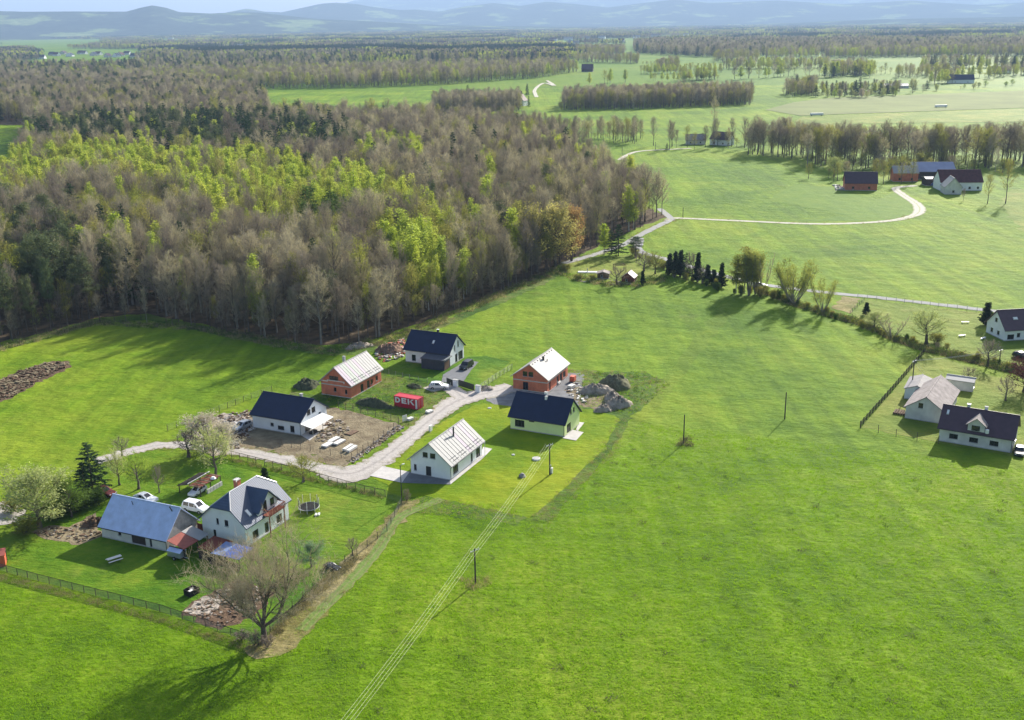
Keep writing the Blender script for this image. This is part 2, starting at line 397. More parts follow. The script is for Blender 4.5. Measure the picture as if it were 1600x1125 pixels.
def strip(name, pix, width, mt, z, jit=.15, k=8):
    rng = np.random.default_rng(int(abs(pix[0][0])) + len(pix))
    L = smooth_line([G(*p) for p in pix], k); ws = width if hasattr(width, '__len__') else None; n = len(L); vs = []; fs = []; uv = []
    for i, p in enumerate(L):
        d = L[min(i + 1, n - 1)] - L[max(i - 1, 0)]; d /= np.linalg.norm(d) + 1e-9; nr = np.array([-d[1], d[0]])
        wd = np.interp(i / (n - 1) * (len(ws) - 1), range(len(ws)), ws) if ws else width
        a = p + nr * (wd / 2 + rng.normal(0, jit)); b = p - nr * (wd / 2 + rng.normal(0, jit))
        vs += [(a[0], a[1], z), (p[0], p[1], z + .02), (b[0], b[1], z)]; uv += [(0, i), (.5, i), (1, i)]
        if i: q = 3 * i; fs += [(q - 3, q, q + 1, q - 2), (q - 2, q + 1, q + 2, q - 1)]
    me = bpy.data.meshes.new(name); me.from_pydata(vs, [], fs); me.materials.append(MATS[mt]); u = me.uv_layers.new(name='UVMap')
    for li, lp in enumerate(me.loops): u.data[li].uv = uv[lp.vertex_index]
    me.update()
    if sum(p.normal.z for p in me.polygons) < 0: me.flip_normals()
    o = link(name, me); o['kind'] = 'structure'; return o

FOREST = [(-120, 575), (0, 535), (70, 520), (150, 497), (230, 490), (300, 505), (360, 520), (420, 530), (500, 540), (560, 537), (600, 525), (645, 508), (700, 488), (760, 467), (850, 430), (880, 411), (930, 388), (972, 368), (1042, 338), (1000, 318), (940, 285), (890, 250), (830, 218), (700, 208), (550, 203), (430, 198), (300, 193), (45, 196), (45, 250), (20, 300), (-120, 310)]
sheet('ground', [(-45000, -300), (45000, -300), (45000, 35500), (-45000, 35500)], 'far_grass', -.3, 0, 20000, True)
sheet('meadow', [(-170, 60), (230, 60), (520, 500), (700, 960), (560, 1500), (-700, 1500), (-420, 500)], 'meadow_grass', 0, 0, 60, True)
sheet('forest_floor', FOREST, 'forest_floor', .03, .8, 3)
sheet('forest_floor', [(-250, 194), (430, 197), (412, 152), (250, 139), (120, 131), (0, 128), (-250, 128)], 'forest_floor', .1, 2, 12)
sheet('far_field', [(1195, 172), (1240, 160), (1300, 153), (1620, 141), (1620, 168), (1250, 181)], 'tilled_field', .25, .5, 10)
sheet('far_field', [(1255, 182), (1600, 170), (1700, 168), (1700, 186), (1600, 190), (1360, 193), (1280, 200), (1240, 190)], 'pale_grass', .15, .5, 10)
sheet('pasture', [(1560, 318), (1580, 296), (1680, 290), (1720, 400), (1610, 372), (1580, 342)], 'pale_grass', .04, .6, 4)
sheet('pasture', [(1200, 312), (1240, 288), (1300, 292), (1370, 312), (1400, 300), (1428, 318), (1430, 335), (1380, 344), (1210, 346), (1330, 338)], 'far_grass', .04, .8, 4)
# the farmyard garden, house plots, verges
sheet('garden_lawn', [(-20, 888), (-20, 840), (40, 812), (60, 790), (140, 735), (195, 712), (270, 698), (345, 715), (480, 752), (604, 780), (612, 792), (560, 850), (520, 885), (440, 965), (405, 1003), (330, 982), (250, 955), (120, 925)], 'garden_grass', .03, .25, 1.5)
sheet('lawn', [(600, 728), (690, 660), (745, 632), (800, 630), (800, 668), (880, 640), (935, 640), (972, 655), (965, 668), (940, 705), (893, 756), (840, 800), (826, 810), (770, 796), (700, 782), (660, 775), (630, 778), (604, 772), (604, 756), (580, 745)], 'lawn_grass', .035, .25, 1.2)
sheet('lawn', [(597, 582), (640, 562), (700, 560), (760, 556), (796, 566), (770, 585), (748, 607), (700, 603), (665, 598)], 'garden_grass', .03, .2, 1.2)
sheet('rough_grass', [(500, 620), (560, 580), (598, 582), (670, 600), (695, 604), (700, 618), (690, 632), (665, 652), (640, 668), (622, 660), (530, 636), (470, 628), (455, 612)], 'weedy_grass', .03, .4, 1.5)
sheet('rough_grass', [(885, 578), (1010, 582), (1045, 600), (1030, 618), (985, 650), (972, 656), (930, 642), (905, 640), (870, 600)], 'weedy_grass', .03, .5, 1.5)
sheet('dry_verge', [(655, 777), (720, 782), (800, 792), (826, 808), (808, 822), (760, 812), (700, 806), (640, 800), (620, 800)], 'weedy_grass', .03, .5, 1.5)
sheet('dry_verge', [(628, 783), (655, 780), (640, 800), (600, 850), (560, 905), (500, 968), (452, 1018), (400, 1030), (380, 1015), (420, 992), (445, 968), (520, 892), (575, 840)], 'verge_grass', .04, .4, 1.2)
strip('wheel_track', [(690, 780), (625, 808), (596, 850), (560, 895), (505, 950), (470, 985)], 2.2, 'mown_track', .06, .1)
sheet('dry_verge', [(500, 548), (560, 545), (640, 522), (700, 498), (770, 470), (850, 436), (880, 418), (885, 424), (855, 442), (775, 478), (705, 506), (640, 532), (560, 556), (480, 552), (380, 532), (300, 515), (230, 500), (150, 506), (70, 530), (0, 548), (0, 540), (70, 522), (150, 498), (230, 491), (300, 505), (380, 524)], 'weedy_grass', .045, .35, 1.5)
sheet('bare_soil', [(-20, 602), (30, 580), (75, 566), (108, 564), (112, 572), (88, 584), (55, 600), (20, 622), (-20, 632)], 'dark_soil', .03, .5, 1.0)
sheet('bare_soil', [(340, 668), (395, 640), (430, 628), (530, 638), (622, 663), (632, 668), (610, 680), (552, 722), (530, 720), (440, 703), (400, 706), (355, 708), (300, 700), (300, 680)], 'soil', .05, .35, 1.2)
sheet('bare_soil', [(420, 706), (450, 701), (548, 722), (540, 730), (490, 722)], 'soil', .055, .3, 1.0)
sheet('rubble_ground', [(287, 690), (310, 665), (350, 645), (392, 655), (400, 668), (372, 690), (380, 708), (330, 712)], 'rubble', .06, .4, 1.0)
sheet('vegetable_plot', [(285, 955), (300, 940), (330, 928), (372, 905), (400, 915), (430, 925), (400, 960), (345, 985), (320, 978)], 'dark_soil', .05, .3, 1.0)
sheet('vegetable_plot', [(287, 956), (318, 932), (350, 938), (330, 962), (310, 962)], 'rubble', .07, .2, .6)
sheet('bare_soil', [(48, 832), (75, 822), (108, 824), (150, 800), (160, 838), (122, 852), (80, 844)], 'soil', .05, .3, 1.0)
sheet('gravel_yard', [(-30, 828), (-30, 782), (20, 782), (40, 800), (20, 818)], 'gravel', .05, .4, 1.0)
sheet('gravel_yard', [(755, 618), (802, 602), (856, 614), (890, 582), (912, 585), (910, 600), (900, 618), (905, 634), (800, 636), (772, 632)], 'grey_gravel', .05, .3, 1.0)
sheet('bare_soil', [(880, 610), (905, 604), (935, 616), (972, 618), (985, 636), (950, 644), (910, 634)], 'soil', .055, .4, 1.0)
strip('gravel_road', [(150, 722), (203, 706), (260, 695), (330, 700), (375, 706), (430, 716), (480, 727), (530, 738)], 4.2, 'gravel_lane', .07, .28, 14)
strip('gravel_road', [(505, 735), (545, 741), (580, 728), (625, 696), (665, 662), (700, 635), (735, 620), (775, 612), (802, 604)], [5.5, 8.5, 6.2, 4.6, 4.8, 6.5, 7.5, 7.5, 7.0], 'gravel_lane', .085, .28, 14)
sheet('gravel_yard', [(520, 738), (545, 728), (580, 726), (602, 722), (597, 730), (577, 746), (560, 752), (535, 745)], 'gravel', .095, .25, .8)
strip('gravel_road', [(725, 622), (712, 612), (700, 606), (684, 606), (668, 610)], 4.5, 'gravel_lane', .10)
sheet('driveway', [(692, 586), (702, 580), (730, 563), (748, 566), (735, 580), (722, 600), (706, 598), (690, 598)], 'dark_paving', .08, .05, 1)
sheet('terrace', [(578, 744), (598, 729), (640, 738), (628, 755)], 'paving', .11, 0, 2)
sheet('path', [(628, 755), (640, 737.5), (704, 752), (704, 757.5)], 'dark_paving', .10, 0, 2)
sheet('terrace', [(704, 757.5), (703, 751), (751, 711), (755, 699), (769, 702), (753, 718)], 'paving', .115, 0, 2)
sheet('terrace', [(879, 685), (890, 671), (912, 676), (900, 689)], 'paving', .11, 0, 2)
sheet('terrace', [(900, 672), (905, 660), (913, 661), (903, 674)], 'paving', .115, 0, 2)
sheet('terrace', [(469, 680), (484, 689), (519, 661), (506, 656)], 'paving', .11, 0, 2)
sheet('terrace', [(383, 676), (365, 659), (396, 664), (397, 671)], 'paving', .11, 0, 2)
strip('dry_verge', [(978, 652), (950, 702), (900, 757), (842, 815)], [2.6, 1.8, 2.4, 3.0], 'weedy_grass', .05, .3)
# the lanes further off
strip('asphalt_road', [(880, 412), (935, 396), (975, 382), (1010, 362), (1050, 343)], 3.6, 'asphalt', .08)
strip('asphalt_road', [(1000, 372), (1000, 392), (1040, 405), (1090, 420), (1150, 436), (1200, 446), (1280, 456), (1360, 464), (1450, 474), (1560, 487), (1640, 495)], 3.4, 'asphalt', .085)
strip('field_lane', [(1042, 344), (1060, 341), (1150, 345), (1280, 350), (1380, 346), (1425, 338), (1437, 328), (1430, 317), (1410, 304), (1400, 294), (1430, 290)], [4, 4, 3.6, 3.6, 4, 4.5, 6, 5, 4.5, 4.5, 4.5], 'field_lane', .08)
strip('field_lane', [(1050, 343), (1040, 334), (1030, 326)], 3.2, 'asphalt', .09)
strip('field_lane', [(968, 250), (985, 240), (1005, 236), (1040, 234), (1080, 232)], 3.4, 'field_lane', .15)
strip('field_lane', [(838, 152), (836, 140), (850, 130), (866, 134), (855, 126)], 5, 'field_lane', .3, .3)
strip('meadow_path', [(1160, 462), (1120, 505), (1060, 580), (1010, 640), (960, 700), (880, 770), (830, 815)], [6, 5, 4, 3.5, 3, 2.5, 2], 'track_grass', .02, .5)
sheet('terrace', [(1318, 463), (1345, 467), (1328, 490), (1300, 482)], 'verge_grass', .05, .4, 1.5)
sheet('garden_lawn', [(1330, 490), (1352, 468), (1560, 492), (1640, 505), (1640, 600), (1560, 570), (1470, 542), (1440, 545), (1380, 520)], 'pale_grass', .03, .3, 2)
sheet('garden_lawn', [(1345, 668), (1445, 552), (1475, 560), (1560, 590), (1640, 605), (1640, 720), (1580, 712), (1467, 692)], 'pale_grass', .03, .2, 2)
sheet('garden_lawn', [(870, 428), (890, 412), (930, 402), (990, 398), (1040, 412), (1030, 440), (1000, 448), (950, 448), (905, 440)], 'pale_grass', .04, .4, 2)
strip('ditch', [(1188, 455), (1235, 473), (1290, 490), (1345, 505), (1400, 530), (1450, 547), (1510, 560), (1640, 592)], [2.2, 2.2, 2.4, 2.6, 3, 3.5, 5, 5], 'forest_floor', .06, .4)

# ---------------------------------------------------------------- trees
class Arr:
    def __init__(s): s.V = []; s.F = []; s.n = 0
    def sliver(s, P, D, L, W, rng):
        n = len(P); D = D / (np.linalg.norm(D, axis=1, keepdims=True) + 1e-9); R_ = rng.normal(size=(n, 3)); S = np.cross(D, R_); S /= np.linalg.norm(S, axis=1, keepdims=True) + 1e-9
        V = np.stack([P - S * W[:, None] / 2, P + S * W[:, None] / 2, P + D * L[:, None]], 1).reshape(-1, 3)
        s.F += [(s.n + 3 * i, s.n + 3 * i + 1, s.n + 3 * i + 2) for i in range(n)]; s.V.append(V); s.n += 3 * n
    def leaf(s, P, size, rng, flat=0.0, asp=.6):
        n = len(P); A = rng.normal(size=(n, 3)); A[:, 2] *= (1 - flat); A /= np.linalg.norm(A, axis=1, keepdims=True)
        B = np.cross(A, rng.normal(size=(n, 3)) + np.array([0, 0, 2.0 * flat])); B /= np.linalg.norm(B, axis=1, keepdims=True) + 1e-9
        a = A * size[:, None] / 2; b = B * size[:, None] / 2 * asp
        V = np.stack([P - a, P - b * .9 + a * .1, P + a, P + b], 1).reshape(-1, 3)
        s.F += [(s.n + 4 * i, s.n + 4 * i + 1, s.n + 4 * i + 2, s.n + 4 * i + 3) for i in range(n)]; s.V.append(V); s.n += 4 * n
    def mesh(s, name, mats, extra=None):
        v = np.concatenate(s.V).tolist() if s.V else []; f = list(s.F)
        me = bpy.data.meshes.new(name); mi = None
        if extra:
            k = len(v); v = v + extra.v; f2 = [tuple(i + k for i in q) for q in extra.f]; mi = [0] * len(f) + [1] * len(f2); f = f + f2
        me.from_pydata(v, [], f)
        for q in mats: me.materials.append(MATS[q])
        if mi: me.polygons.foreach_set('material_index', mi)
        me.update(); return me
def limbs(rng, H, base, prof, nl, e0, e1, bend=.15, wob=.02, top=1.0, stems=1, spread=0):
    """trunk(s) and limbs as point lists"""
    trunks = []; out = []
    for sidx in range(stems):
        az0 = sidx * 2.4 + rng.uniform(0, 1); px = []
        for i in range(8):
            t = i / 7; k = spread * (t ** .8) * H
            px.append(np.array([math.cos(az0) * k + rng.normal(0, wob) * H * t, math.sin(az0) * k + rng.normal(0, wob) * H * t, t * H * top * (1 if stems == 1 else rng.uniform(.97, 1.0))]))
        trunks.append(px)
    for i in range(nl):
        tr = trunks[i % stems]; t = base + (1 - base) * ((i + rng.uniform(0, 1)) / nl) * .97
        q = t * 7; k = min(6, int(q)); p = tr[k] + (tr[k + 1] - tr[k]) * (q - k)
        az = i * 2.39996 + rng.uniform(-.5, .5); el = rad(e0 + (e1 - e0) * t + rng.uniform(-10, 10)); L = prof(t) * H * rng.uniform(.7, 1.15)
        pts = [p]
        for j in range(3):
            d = np.array([math.cos(az) * math.cos(el), math.sin(az) * math.cos(el), math.sin(el)]); pts.append(pts[-1] + d * L / 3)
            el += bend + rng.uniform(-.12, .12); az += rng.uniform(-.3, .3)
        out.append((pts, L, t))
    return trunks, out
def along(rng, L, n, s0=.2, s1=1.0):
    wts = np.array([l[1] for l in L]) ** 1.0; wts = wts / wts.sum(); ii = rng.choice(len(L), n, p=wts); s = rng.uniform(s0, s1, n)
    P = np.zeros((n, 3)); D = np.zeros((n, 3))
    for k in range(n):
        pts = L[ii[k]][0]; q = s[k] * (len(pts) - 1); j = min(len(pts) - 2, int(q)); d = pts[j + 1] - pts[j]
        P[k] = pts[j] + d * (q - j); D[k] = d / (np.linalg.norm(d) + 1e-9)
    return P, D
def make_tree(kind, seed):
    rng = np.random.default_rng(seed); tr = MB(); cr = Arr(); u = rng.uniform
    if kind == 'bare':
        H = 22; T, L = limbs(rng, H, .28, lambda t: .06 + .22 * math.sin(min(1, (t - .2) / .8) * math.pi * .8 + .3), 26, 38, 72, .12, .012)
        r0 = .21; mats = ('twig_brown' if seed % 3 else 'twig_grey', 'bark' if seed % 3 else 'pale_bark')
        P, D = along(rng, L, 420, .25, 1); D2 = D + rng.normal(0, .55, D.shape) + [0, 0, .5]; L2 = u(1.2, 2.6, 420); cr.sliver(P, D2, L2, np.full(420, .07), rng)
        P3 = P + D2 / np.linalg.norm(D2, axis=1, keepdims=True) * (L2 * u(.2, .9, 420))[:, None]
        for r in range(4):
            D3 = D2 * .5 + rng.normal(0, .6, D2.shape) + [0, 0, .45]; cr.sliver(P3 + rng.normal(0, .25, P3.shape), D3, u(.7, 1.6, 420), u(.04, .065, 420), rng)
    elif kind == 'leafing':
        H = 20; T, L = limbs(rng, H, .28, lambda t: .07 + .22 * math.sin(min(1, (t - .2) / .8) * math.pi * .8 + .3), 26, 35, 70, .12, .012)
        r0 = .2; mats = ('leaf_olive', 'bark')
        P, D = along(rng, L, 700, .3, 1); cr.sliver(P, D + rng.normal(0, .6, D.shape) + [0, 0, .4], u(.9, 1.9, 700), np.full(700, .06), rng)
        P, D = along(rng, L, 1500, .35, 1.1); cr.leaf(P + rng.normal(0, .6, P.shape), u(.18, .42, 1500), rng)
    elif kind == 'birch':
        H = 19; T, L = limbs(rng, H, .22, lambda t: .21 * max(.06, 1.02 - t) ** .7 + .02, 34, 45, 65, -.25, .01)
        r0 = .16; mats = ('leaf_birch', 'birch_bark')
        P, D = along(rng, L, 300, .3, 1); cr.sliver(P, D + rng.normal(0, .4, D.shape) + [0, 0, -.3], u(.8, 1.6, 300), np.full(300, .05), rng)
        P, D = along(rng, L, 460, .2, 1.05); P = P + rng.normal(0, .35, P.shape)
        P = np.repeat(P, 7, 0) + rng.normal(0, .36, (3220, 3)) - np.array([0, 0, 1]) * u(0, .7, (3220, 1)); cr.leaf(P, u(.30, .58, 3220), rng, .2)
    elif kind == 'pine':
        H = 20; T, L = limbs(rng, H, .42, lambda t: .05 + .16 * (1.05 - t) ** .6, 30, 5, 45, .18, .012)
        r0 = .22; mats = ('leaf_pine', 'bark')
        P, D = along(rng, L, 220, .4, 1.0); P = np.repeat(P, 12, 0) + rng.normal(0, .42, (2640, 3)) * [1, 1, .6]
        cr.sliver(P, rng.normal(0, 1, P.shape) + [0, 0, .6], u(.45, .9, len(P)), u(.10, .2, len(P)), rng)
    elif kind in ('spruce', 'larch'):
        H = 21; T, L = limbs(rng, H, .10 if kind == 'spruce' else .2, lambda t: .20 * max(.03, 1.03 - t) ** .9 + .01, 62, -8, 12, -.06, .004)
        r0 = .2; mats = ('leaf_' + kind, 'bark')
        P, D = along(rng, L, 1500, .1, 1.0); D2 = D + rng.normal(0, .45, D.shape) - [0, 0, .35]
        cr.sliver(P, D2, u(.5, 1.2, 1500), u(.2, .42, 1500), rng)
        P, D = along(rng, L, 1300, .15, 1.0); cr.leaf(P + rng.normal(0, .2, P.shape) - [0, 0, .15], u(.35, .7, 1300), rng, .6)
    elif kind in ('broad', 'pale', 'gold', 'rust', 'purple', 'blossom', 'bluegreen'):
        H = 10; T, L = limbs(rng, H, .16, lambda t: .14 + .34 * math.sin(min(1, max(0, (t - .05)) / .95) * math.pi * .85 + .2), 34, 25, 75, .12, .02, .85)
        r0 = .2; mats = ('leaf_' + {'broad': 'fresh'}.get(kind, kind), 'bark')
        P, D = along(rng, L, 600, .3, 1); cr.sliver(P, D + rng.normal(0, .6, D.shape) + [0, 0, .3], u(.5, 1.2, 600), np.full(600, .04), rng)
        n = 3400 if kind in ('broad', 'purple') else 6500
        P, D = along(rng, L, n // 5, .3, 1.08); P = np.repeat(P, 5, 0) + rng.normal(0, .32, (n // 5 * 5, 3)); cr.leaf(P, u(.13, .30, len(P)), rng)
    elif kind in ('fruit', 'fruitbare'):
        H = 6; T, L = limbs(rng, H, .28, lambda t: .2 + .3 * math.sin(min(1, max(0, t - .2) / .8) * math.pi * .8 + .3), 20, 20, 70, .2, .03, .8)
        r0 = .16; mats = ('leaf_pale' if kind == 'fruit' else 'twig_brown', 'bark')
        P, D = along(rng, L, 700, .3, 1); cr.sliver(P, D + rng.normal(0, .7, D.shape) + [0, 0, .4], u(.4, 1.0, 700), np.full(700, .035), rng)
        n = 1500 if kind == 'fruit' else 200
        P, D = along(rng, L, n, .35, 1.1); cr.leaf(P + rng.normal(0, .28, P.shape), u(.10, .22, n), rng)
    elif kind in ('willow', 'willowbare', 'poplar'):
        H = 12; T, L = limbs(rng, H, .3, lambda t: .16 if kind != 'poplar' else .09, 60, 45, 80, .1, .012, 1, 9 if kind != 'poplar' else 6, .36 if kind != 'poplar' else .10)
        r0 = .13; mats = ('leaf_willow' if kind != 'willowbare' else 'twig_grey', 'pale_bark')
        P, D = along(rng, L, 1300, .2, 1); cr.sliver(P, D + rng.normal(0, .4, D.shape) + [0, 0, .5], u(.7, 1.6, 1300), np.full(1300, .04), rng)
        n = 4200 if kind != 'willowbare' else 250
        P, D = along(rng, L, n, .35, 1.1); cr.leaf(P + rng.normal(0, .45, P.shape), u(.18, .36, n), rng)
    elif kind == 'thuja':
        H = 6; T, L = limbs(rng, H, .04, lambda t: .16 * max(.05, 1.03 - t) ** .55, 60, 40, 75, .2, .004)
        r0 = .1; mats = ('leaf_thuja', 'bark')
        P, D = along(rng, L, 2600, .1, 1.0); cr.leaf(P + rng.normal(0, .09, P.shape), u(.16, .34, 2600), rng)
    elif kind in ('shrub', 'hedge', 'bramble'):
        H = 2.4; T, L = limbs(rng, H, .05, lambda t: .42 * math.sin(min(1, t + .15) * math.pi * .8), 40, 25, 80, .15, .03, .8, 4, .18)
        r0 = .04; mats = ({'shrub': 'leaf_olive', 'hedge': 'leaf_hedge', 'bramble': 'twig_brown'}[kind], 'bark')
        P, D = along(rng, L, 500, .2, 1); cr.sliver(P, D + rng.normal(0, .7, D.shape) + [0, 0, .3], u(.25, .7, 500), np.full(500, .03), rng)
        n = {'shrub': 900, 'hedge': 1700, 'bramble': 100}[kind]
        P, D = along(rng, L, n, .2, 1.1); cr.leaf(P + rng.normal(0, .14, P.shape), u(.10, .22, n), rng)
    for px in T: tr.tube(px, [r0 * (1 - .88 * i / 7) * (1.25 if i == 0 else 1) for i in range(8)], 6, False)
    for pts, l, t in L: tr.tube(pts, [r0 * .38 * (1 - .8 * j / 3) * (1.1 - .6 * t) for j in range(4)], 3, False)
    q = np.concatenate(cr.V); zt = np.percentile(q[:, 2], 99.3); k = H / zt
    cr.V = [v * np.array([1, 1, k]) for v in cr.V]; tr.v = [(a, b, c * k) for a, b, c in tr.v]; R_ = np.percentile(np.hypot(q[:, 0], q[:, 1]), 93)
    nm = {'bare': 'bare_tree', 'birch': 'birch_tree', 'leafing': 'leafing_tree'}.get(kind, kind)
    return dict(H=H, R=R_, trunk=tr.mesh('trunk_' + nm, mats[1]), crown=cr.mesh('crown_' + nm, mats[:1]), whole=cr.mesh('tree_' + nm, mats, tr))
PROTO = {}
for kind, n in (('bare', 6), ('leafing', 4), ('birch', 5), ('pine', 4), ('spruce', 3), ('larch', 2), ('broad', 2), ('pale', 1), ('gold', 1), ('rust', 1), ('purple', 1), ('blossom', 1), ('bluegreen', 1),
                ('fruit', 3), ('fruitbare', 2), ('willow', 2), ('willowbare', 2), ('poplar', 2), ('thuja', 2), ('shrub', 3), ('hedge', 2), ('bramble', 2)):
    PROTO[kind] = [make_tree(kind, 100 + i + 31 * len(kind) + ord(kind[0])) for i in range(n)]
def tree(kind, bx, by, top, label, name, sx=1.0, cat='tree', group=None, mats=None, h=None, w=None):
    """one tree standing at the pixel (bx,by); its top shows at row `top`"""
    k = int(abs(bx * 7 + by * 13)) % len(PROTO[kind]); p = PROTO[kind][k]; xy = G(bx, by)
    H = h or hgt(bx, by, top); s = H / p['H']
    if w: sx = w / 2 * math.hypot(xy[0], xy[1], CAMH) / FOC / p['R'] / s
    t = empty(name, xy, (bx * 37 + by * 11) % 360, 0, label, cat, group); t.scale = (s * sx, s * sx, s)
    link('trunk', p['trunk'], t); c = link('crown', p['crown'], t)
    if mats:
        c.data = c.data.copy(); c.data.materials.clear(); c.data.materials.append(MATS[mats])
    return t

# the big bare tree at the corner of the garden: grown branch by branch
def big_tree():
    rng = np.random.default_rng(11); xy = G(413, 1003); H = hgt(415, 1003, 828)
    root = empty('bare_tree', xy, 0, 0, 'tall wide bare tree with forked dark trunk at the corner of the fenced garden', 'tree')
    tr = MB(); lim = MB(); cr = Arr(); tips = []
    def grow(p, d, L, r, lv, mb):
        n = 5; pts = [p]; rs = [r]; 
        for i in range(n):
            d = d + rng.normal(0, .13 + .02 * lv, 3) + np.array([0, 0, .06 if lv > 1 else .03]); d /= np.linalg.norm(d)
            p = p + d * L / n; pts.append(p); rs.append(r * (1 - .55 * (i + 1) / n))
        if lv < 4: mb.tube(pts, rs, 6 if lv < 2 else 3, False)
        else: tips.append((pts[0], d, L))
        if lv >= 5: return
        kids = (4, 5, 5, 5, 4)[lv]
        for k in range(kids):
            q = rng.uniform(.3, 1) if k else 1.0; j = min(n - 1, int(q * n)); s = pts[j] + (pts[j + 1] - pts[j]) * (q * n - j)
            ax = np.cross(d, rng.normal(size=3)); ax /= np.linalg.norm(ax); a = rng.uniform(.35, .95) if k else rng.uniform(.05, .35)
            nd = d * math.cos(a) + ax * math.sin(a) + np.array([0, 0, .12]); nd /= np.linalg.norm(nd)
            grow(s, nd, L * rng.uniform(.52, .78), rs[j] * rng.uniform(.55, .75), lv + 1, lim if lv >= 0 else mb)
    # trunk forks low: one heavy limb leans right, the main stem goes up
    base = [np.array([0, 0, -.1]), np.array([.05, 0, 1.4]), np.array([0, .1, 3.0])]
    tr.tube(base, [.52, .42, .38], 9, False)
    for d, L, r in (((-.02, .05, 1), 5.4, .33), ((.78, .2, .72), 7.6, .25), ((-.80, .15, .68), 7.0, .17), ((.25, .5, .85), 5.8, .20), ((-.35, .4, .9), 6.0, .2), ((.05, -.55, .8), 5.0, .15), ((.45, -.35, .9), 5.4, .15), ((-.85, -.3, .55), 6.0, .12), ((.85, -.2, .6), 6.4, .13)):
        d = np.array(d, float); grow(base[2] - np.array([0, 0, rng.uniform(0, 1.2)]), d / np.linalg.norm(d), L * H / 18, r, 1, tr)
    P = np.array([t[0] for t in tips]); D = np.array([t[1] for t in tips]); L = np.array([t[2] for t in tips])
    cr.sliver(P, D, L * 1.3, np.full(len(P), .05), rng)
    for i in range(3):
        s = rng.uniform(.2, .95, len(P))[:, None]; cr.sliver(P + D * L[:, None] * s, D + rng.normal(0, .55, D.shape) + [0, 0, .15], rng.uniform(.35, .9, len(P)), np.full(len(P), .028), rng)
    tr.build('trunk', 'bark', root); lim.build('limbs', 'bark', root)
    link('crown', cr.mesh('crown_big', ('twig_tree',)), root)
    return H, len(tips)
print('big tree', big_tree())

# ---------------------------------------------------------------- the forest
def grid_pts(pix, sp0, rng, spfar=None, world=False):
    pts = np.array([G(*p) for p in pix] if not world else pix); x0, y0 = pts.min(0); x1, y1 = pts.max(0); out = []; poly = [tuple(p) for p in pts]
    y = y0
    while y < y1:
        sp = sp0 if not spfar else np.interp(y, (y0, y1), (sp0, spfar)); x = x0 + rng.uniform(0, sp)
        while x < x1:
            X, Y = x + rng.uniform(-.42, .42) * sp, y + rng.uniform(-.42, .42) * sp
            if inpoly(X, Y, poly): out.append((X, Y))
            x += sp
        y += sp
    return out
Z_BIRCH = [[(-60, 238), (60, 236), (120, 225), (260, 235), (400, 240), (520, 262), (640, 292), (712, 322), (690, 348), (600, 332), (520, 322), (420, 318), (330, 325), (290, 300), (200, 285), (120, 275), (40, 300), (-60, 320)],
           [(586, 352), (640, 338), (662, 350), (706, 385), (702, 412), (640, 412), (592, 385)]]
Z_SPOT = [(125, 375, 8, 12), (183, 368, 10, 10), (205, 382, 10, 10), (236, 378, 14, 14), (333, 372, 11, 12), (523, 372, 9, 10), (745, 348, 10, 22), (768, 275, 10, 12), (655, 238, 10, 12), (806, 352, 8, 12), (725, 385, 8, 12), (345, 332, 14, 9), (372, 338, 14, 9), (400, 345, 14, 9), (430, 340, 12, 10), (290, 300, 9, 16), (318, 292, 9, 16), (185, 308, 9, 8), (145, 305, 12, 8), (575, 238, 14, 8), (610, 220, 22, 7), (640, 225, 10, 8), (985, 302, 8, 8), (970, 320, 5, 14), (100, 245, 6, 6), (565, 270, 20, 9), (700, 345, 22, 7), (820, 215, 14, 6), (860, 225, 16, 6), (905, 232, 16, 5), (935, 238, 9, 6), (760, 310, 9, 9), (300, 240, 14, 6), (205, 195, 6, 5), (90, 195, 8, 5)]
Z_PINE = [(-60, 320), (40, 335), (110, 350), (135, 400), (120, 460), (60, 500), (-60, 520)]
Z_DARK = [(30, 192), (150, 178), (300, 176), (400, 178), (480, 190), (560, 205), (560, 236), (400, 232), (250, 226), (60, 222)]
Z_LARCH = [(470, 318), (540, 318), (540, 350), (470, 352)]
Z_LEAF = [[(130, 330), (320, 345), (420, 360), (560, 372), (560, 352), (300, 312), (100, 300)], [(640, 350), (700, 330), (730, 365), (690, 378)]]
CLEAR = [((640, 342), 6, 3)]
frng = np.random.default_rng(5)
FT = []
EDGE_ = densify([G(*p) for p in FOREST[1:17]], 9, 0, frng, False)
def zone(x, y, r):
    for (a, b, c, d) in Z_SPOT:
        if ((x - a) / c) ** 2 + ((y - b) / d) ** 2 < 1: return 'birch'
    if inpoly(x, y, Z_BIRCH[1]): return 'birch'
    if inpoly(x, y, Z_LARCH) and r < .75: return 'larch'
    if inpoly(x, y, Z_BIRCH[0]):
        if r < .83: return 'birch'
        return 'bare' if r < .9 else 'leafing'
    if inpoly(x, y, Z_PINE): return 'pine' if r < .72 else 'bare' if r < .85 else 'leafing'
    if inpoly(x, y, Z_DARK): return 'pine' if r < .38 else 'spruce' if r < .72 else 'bare' if r < .92 else 'birch'
    if any(inpoly(x, y, q) for q in Z_LEAF): return 'leafing' if r < .55 else 'bare'
    return 'bare' if r < .74 else 'leafing' if r < .90 else 'birch' if r < .945 else 'pine' if r < .975 else 'spruce'
for (X, Y) in grid_pts(FOREST, 5.2, frng, 6.6):
    px, py = proj(X, Y, 16)
    if px < -80: continue
    k = zone(px, py, frng.uniform()); H = frng.normal(1, .14)
    if px > 900: H *= .88
    if min(np.linalg.norm(np.array((X, Y)) - q) for q in EDGE_) < 14: H *= .84
    FT.append((math.hypot(X, Y), k, X, Y, max(.6, H)))
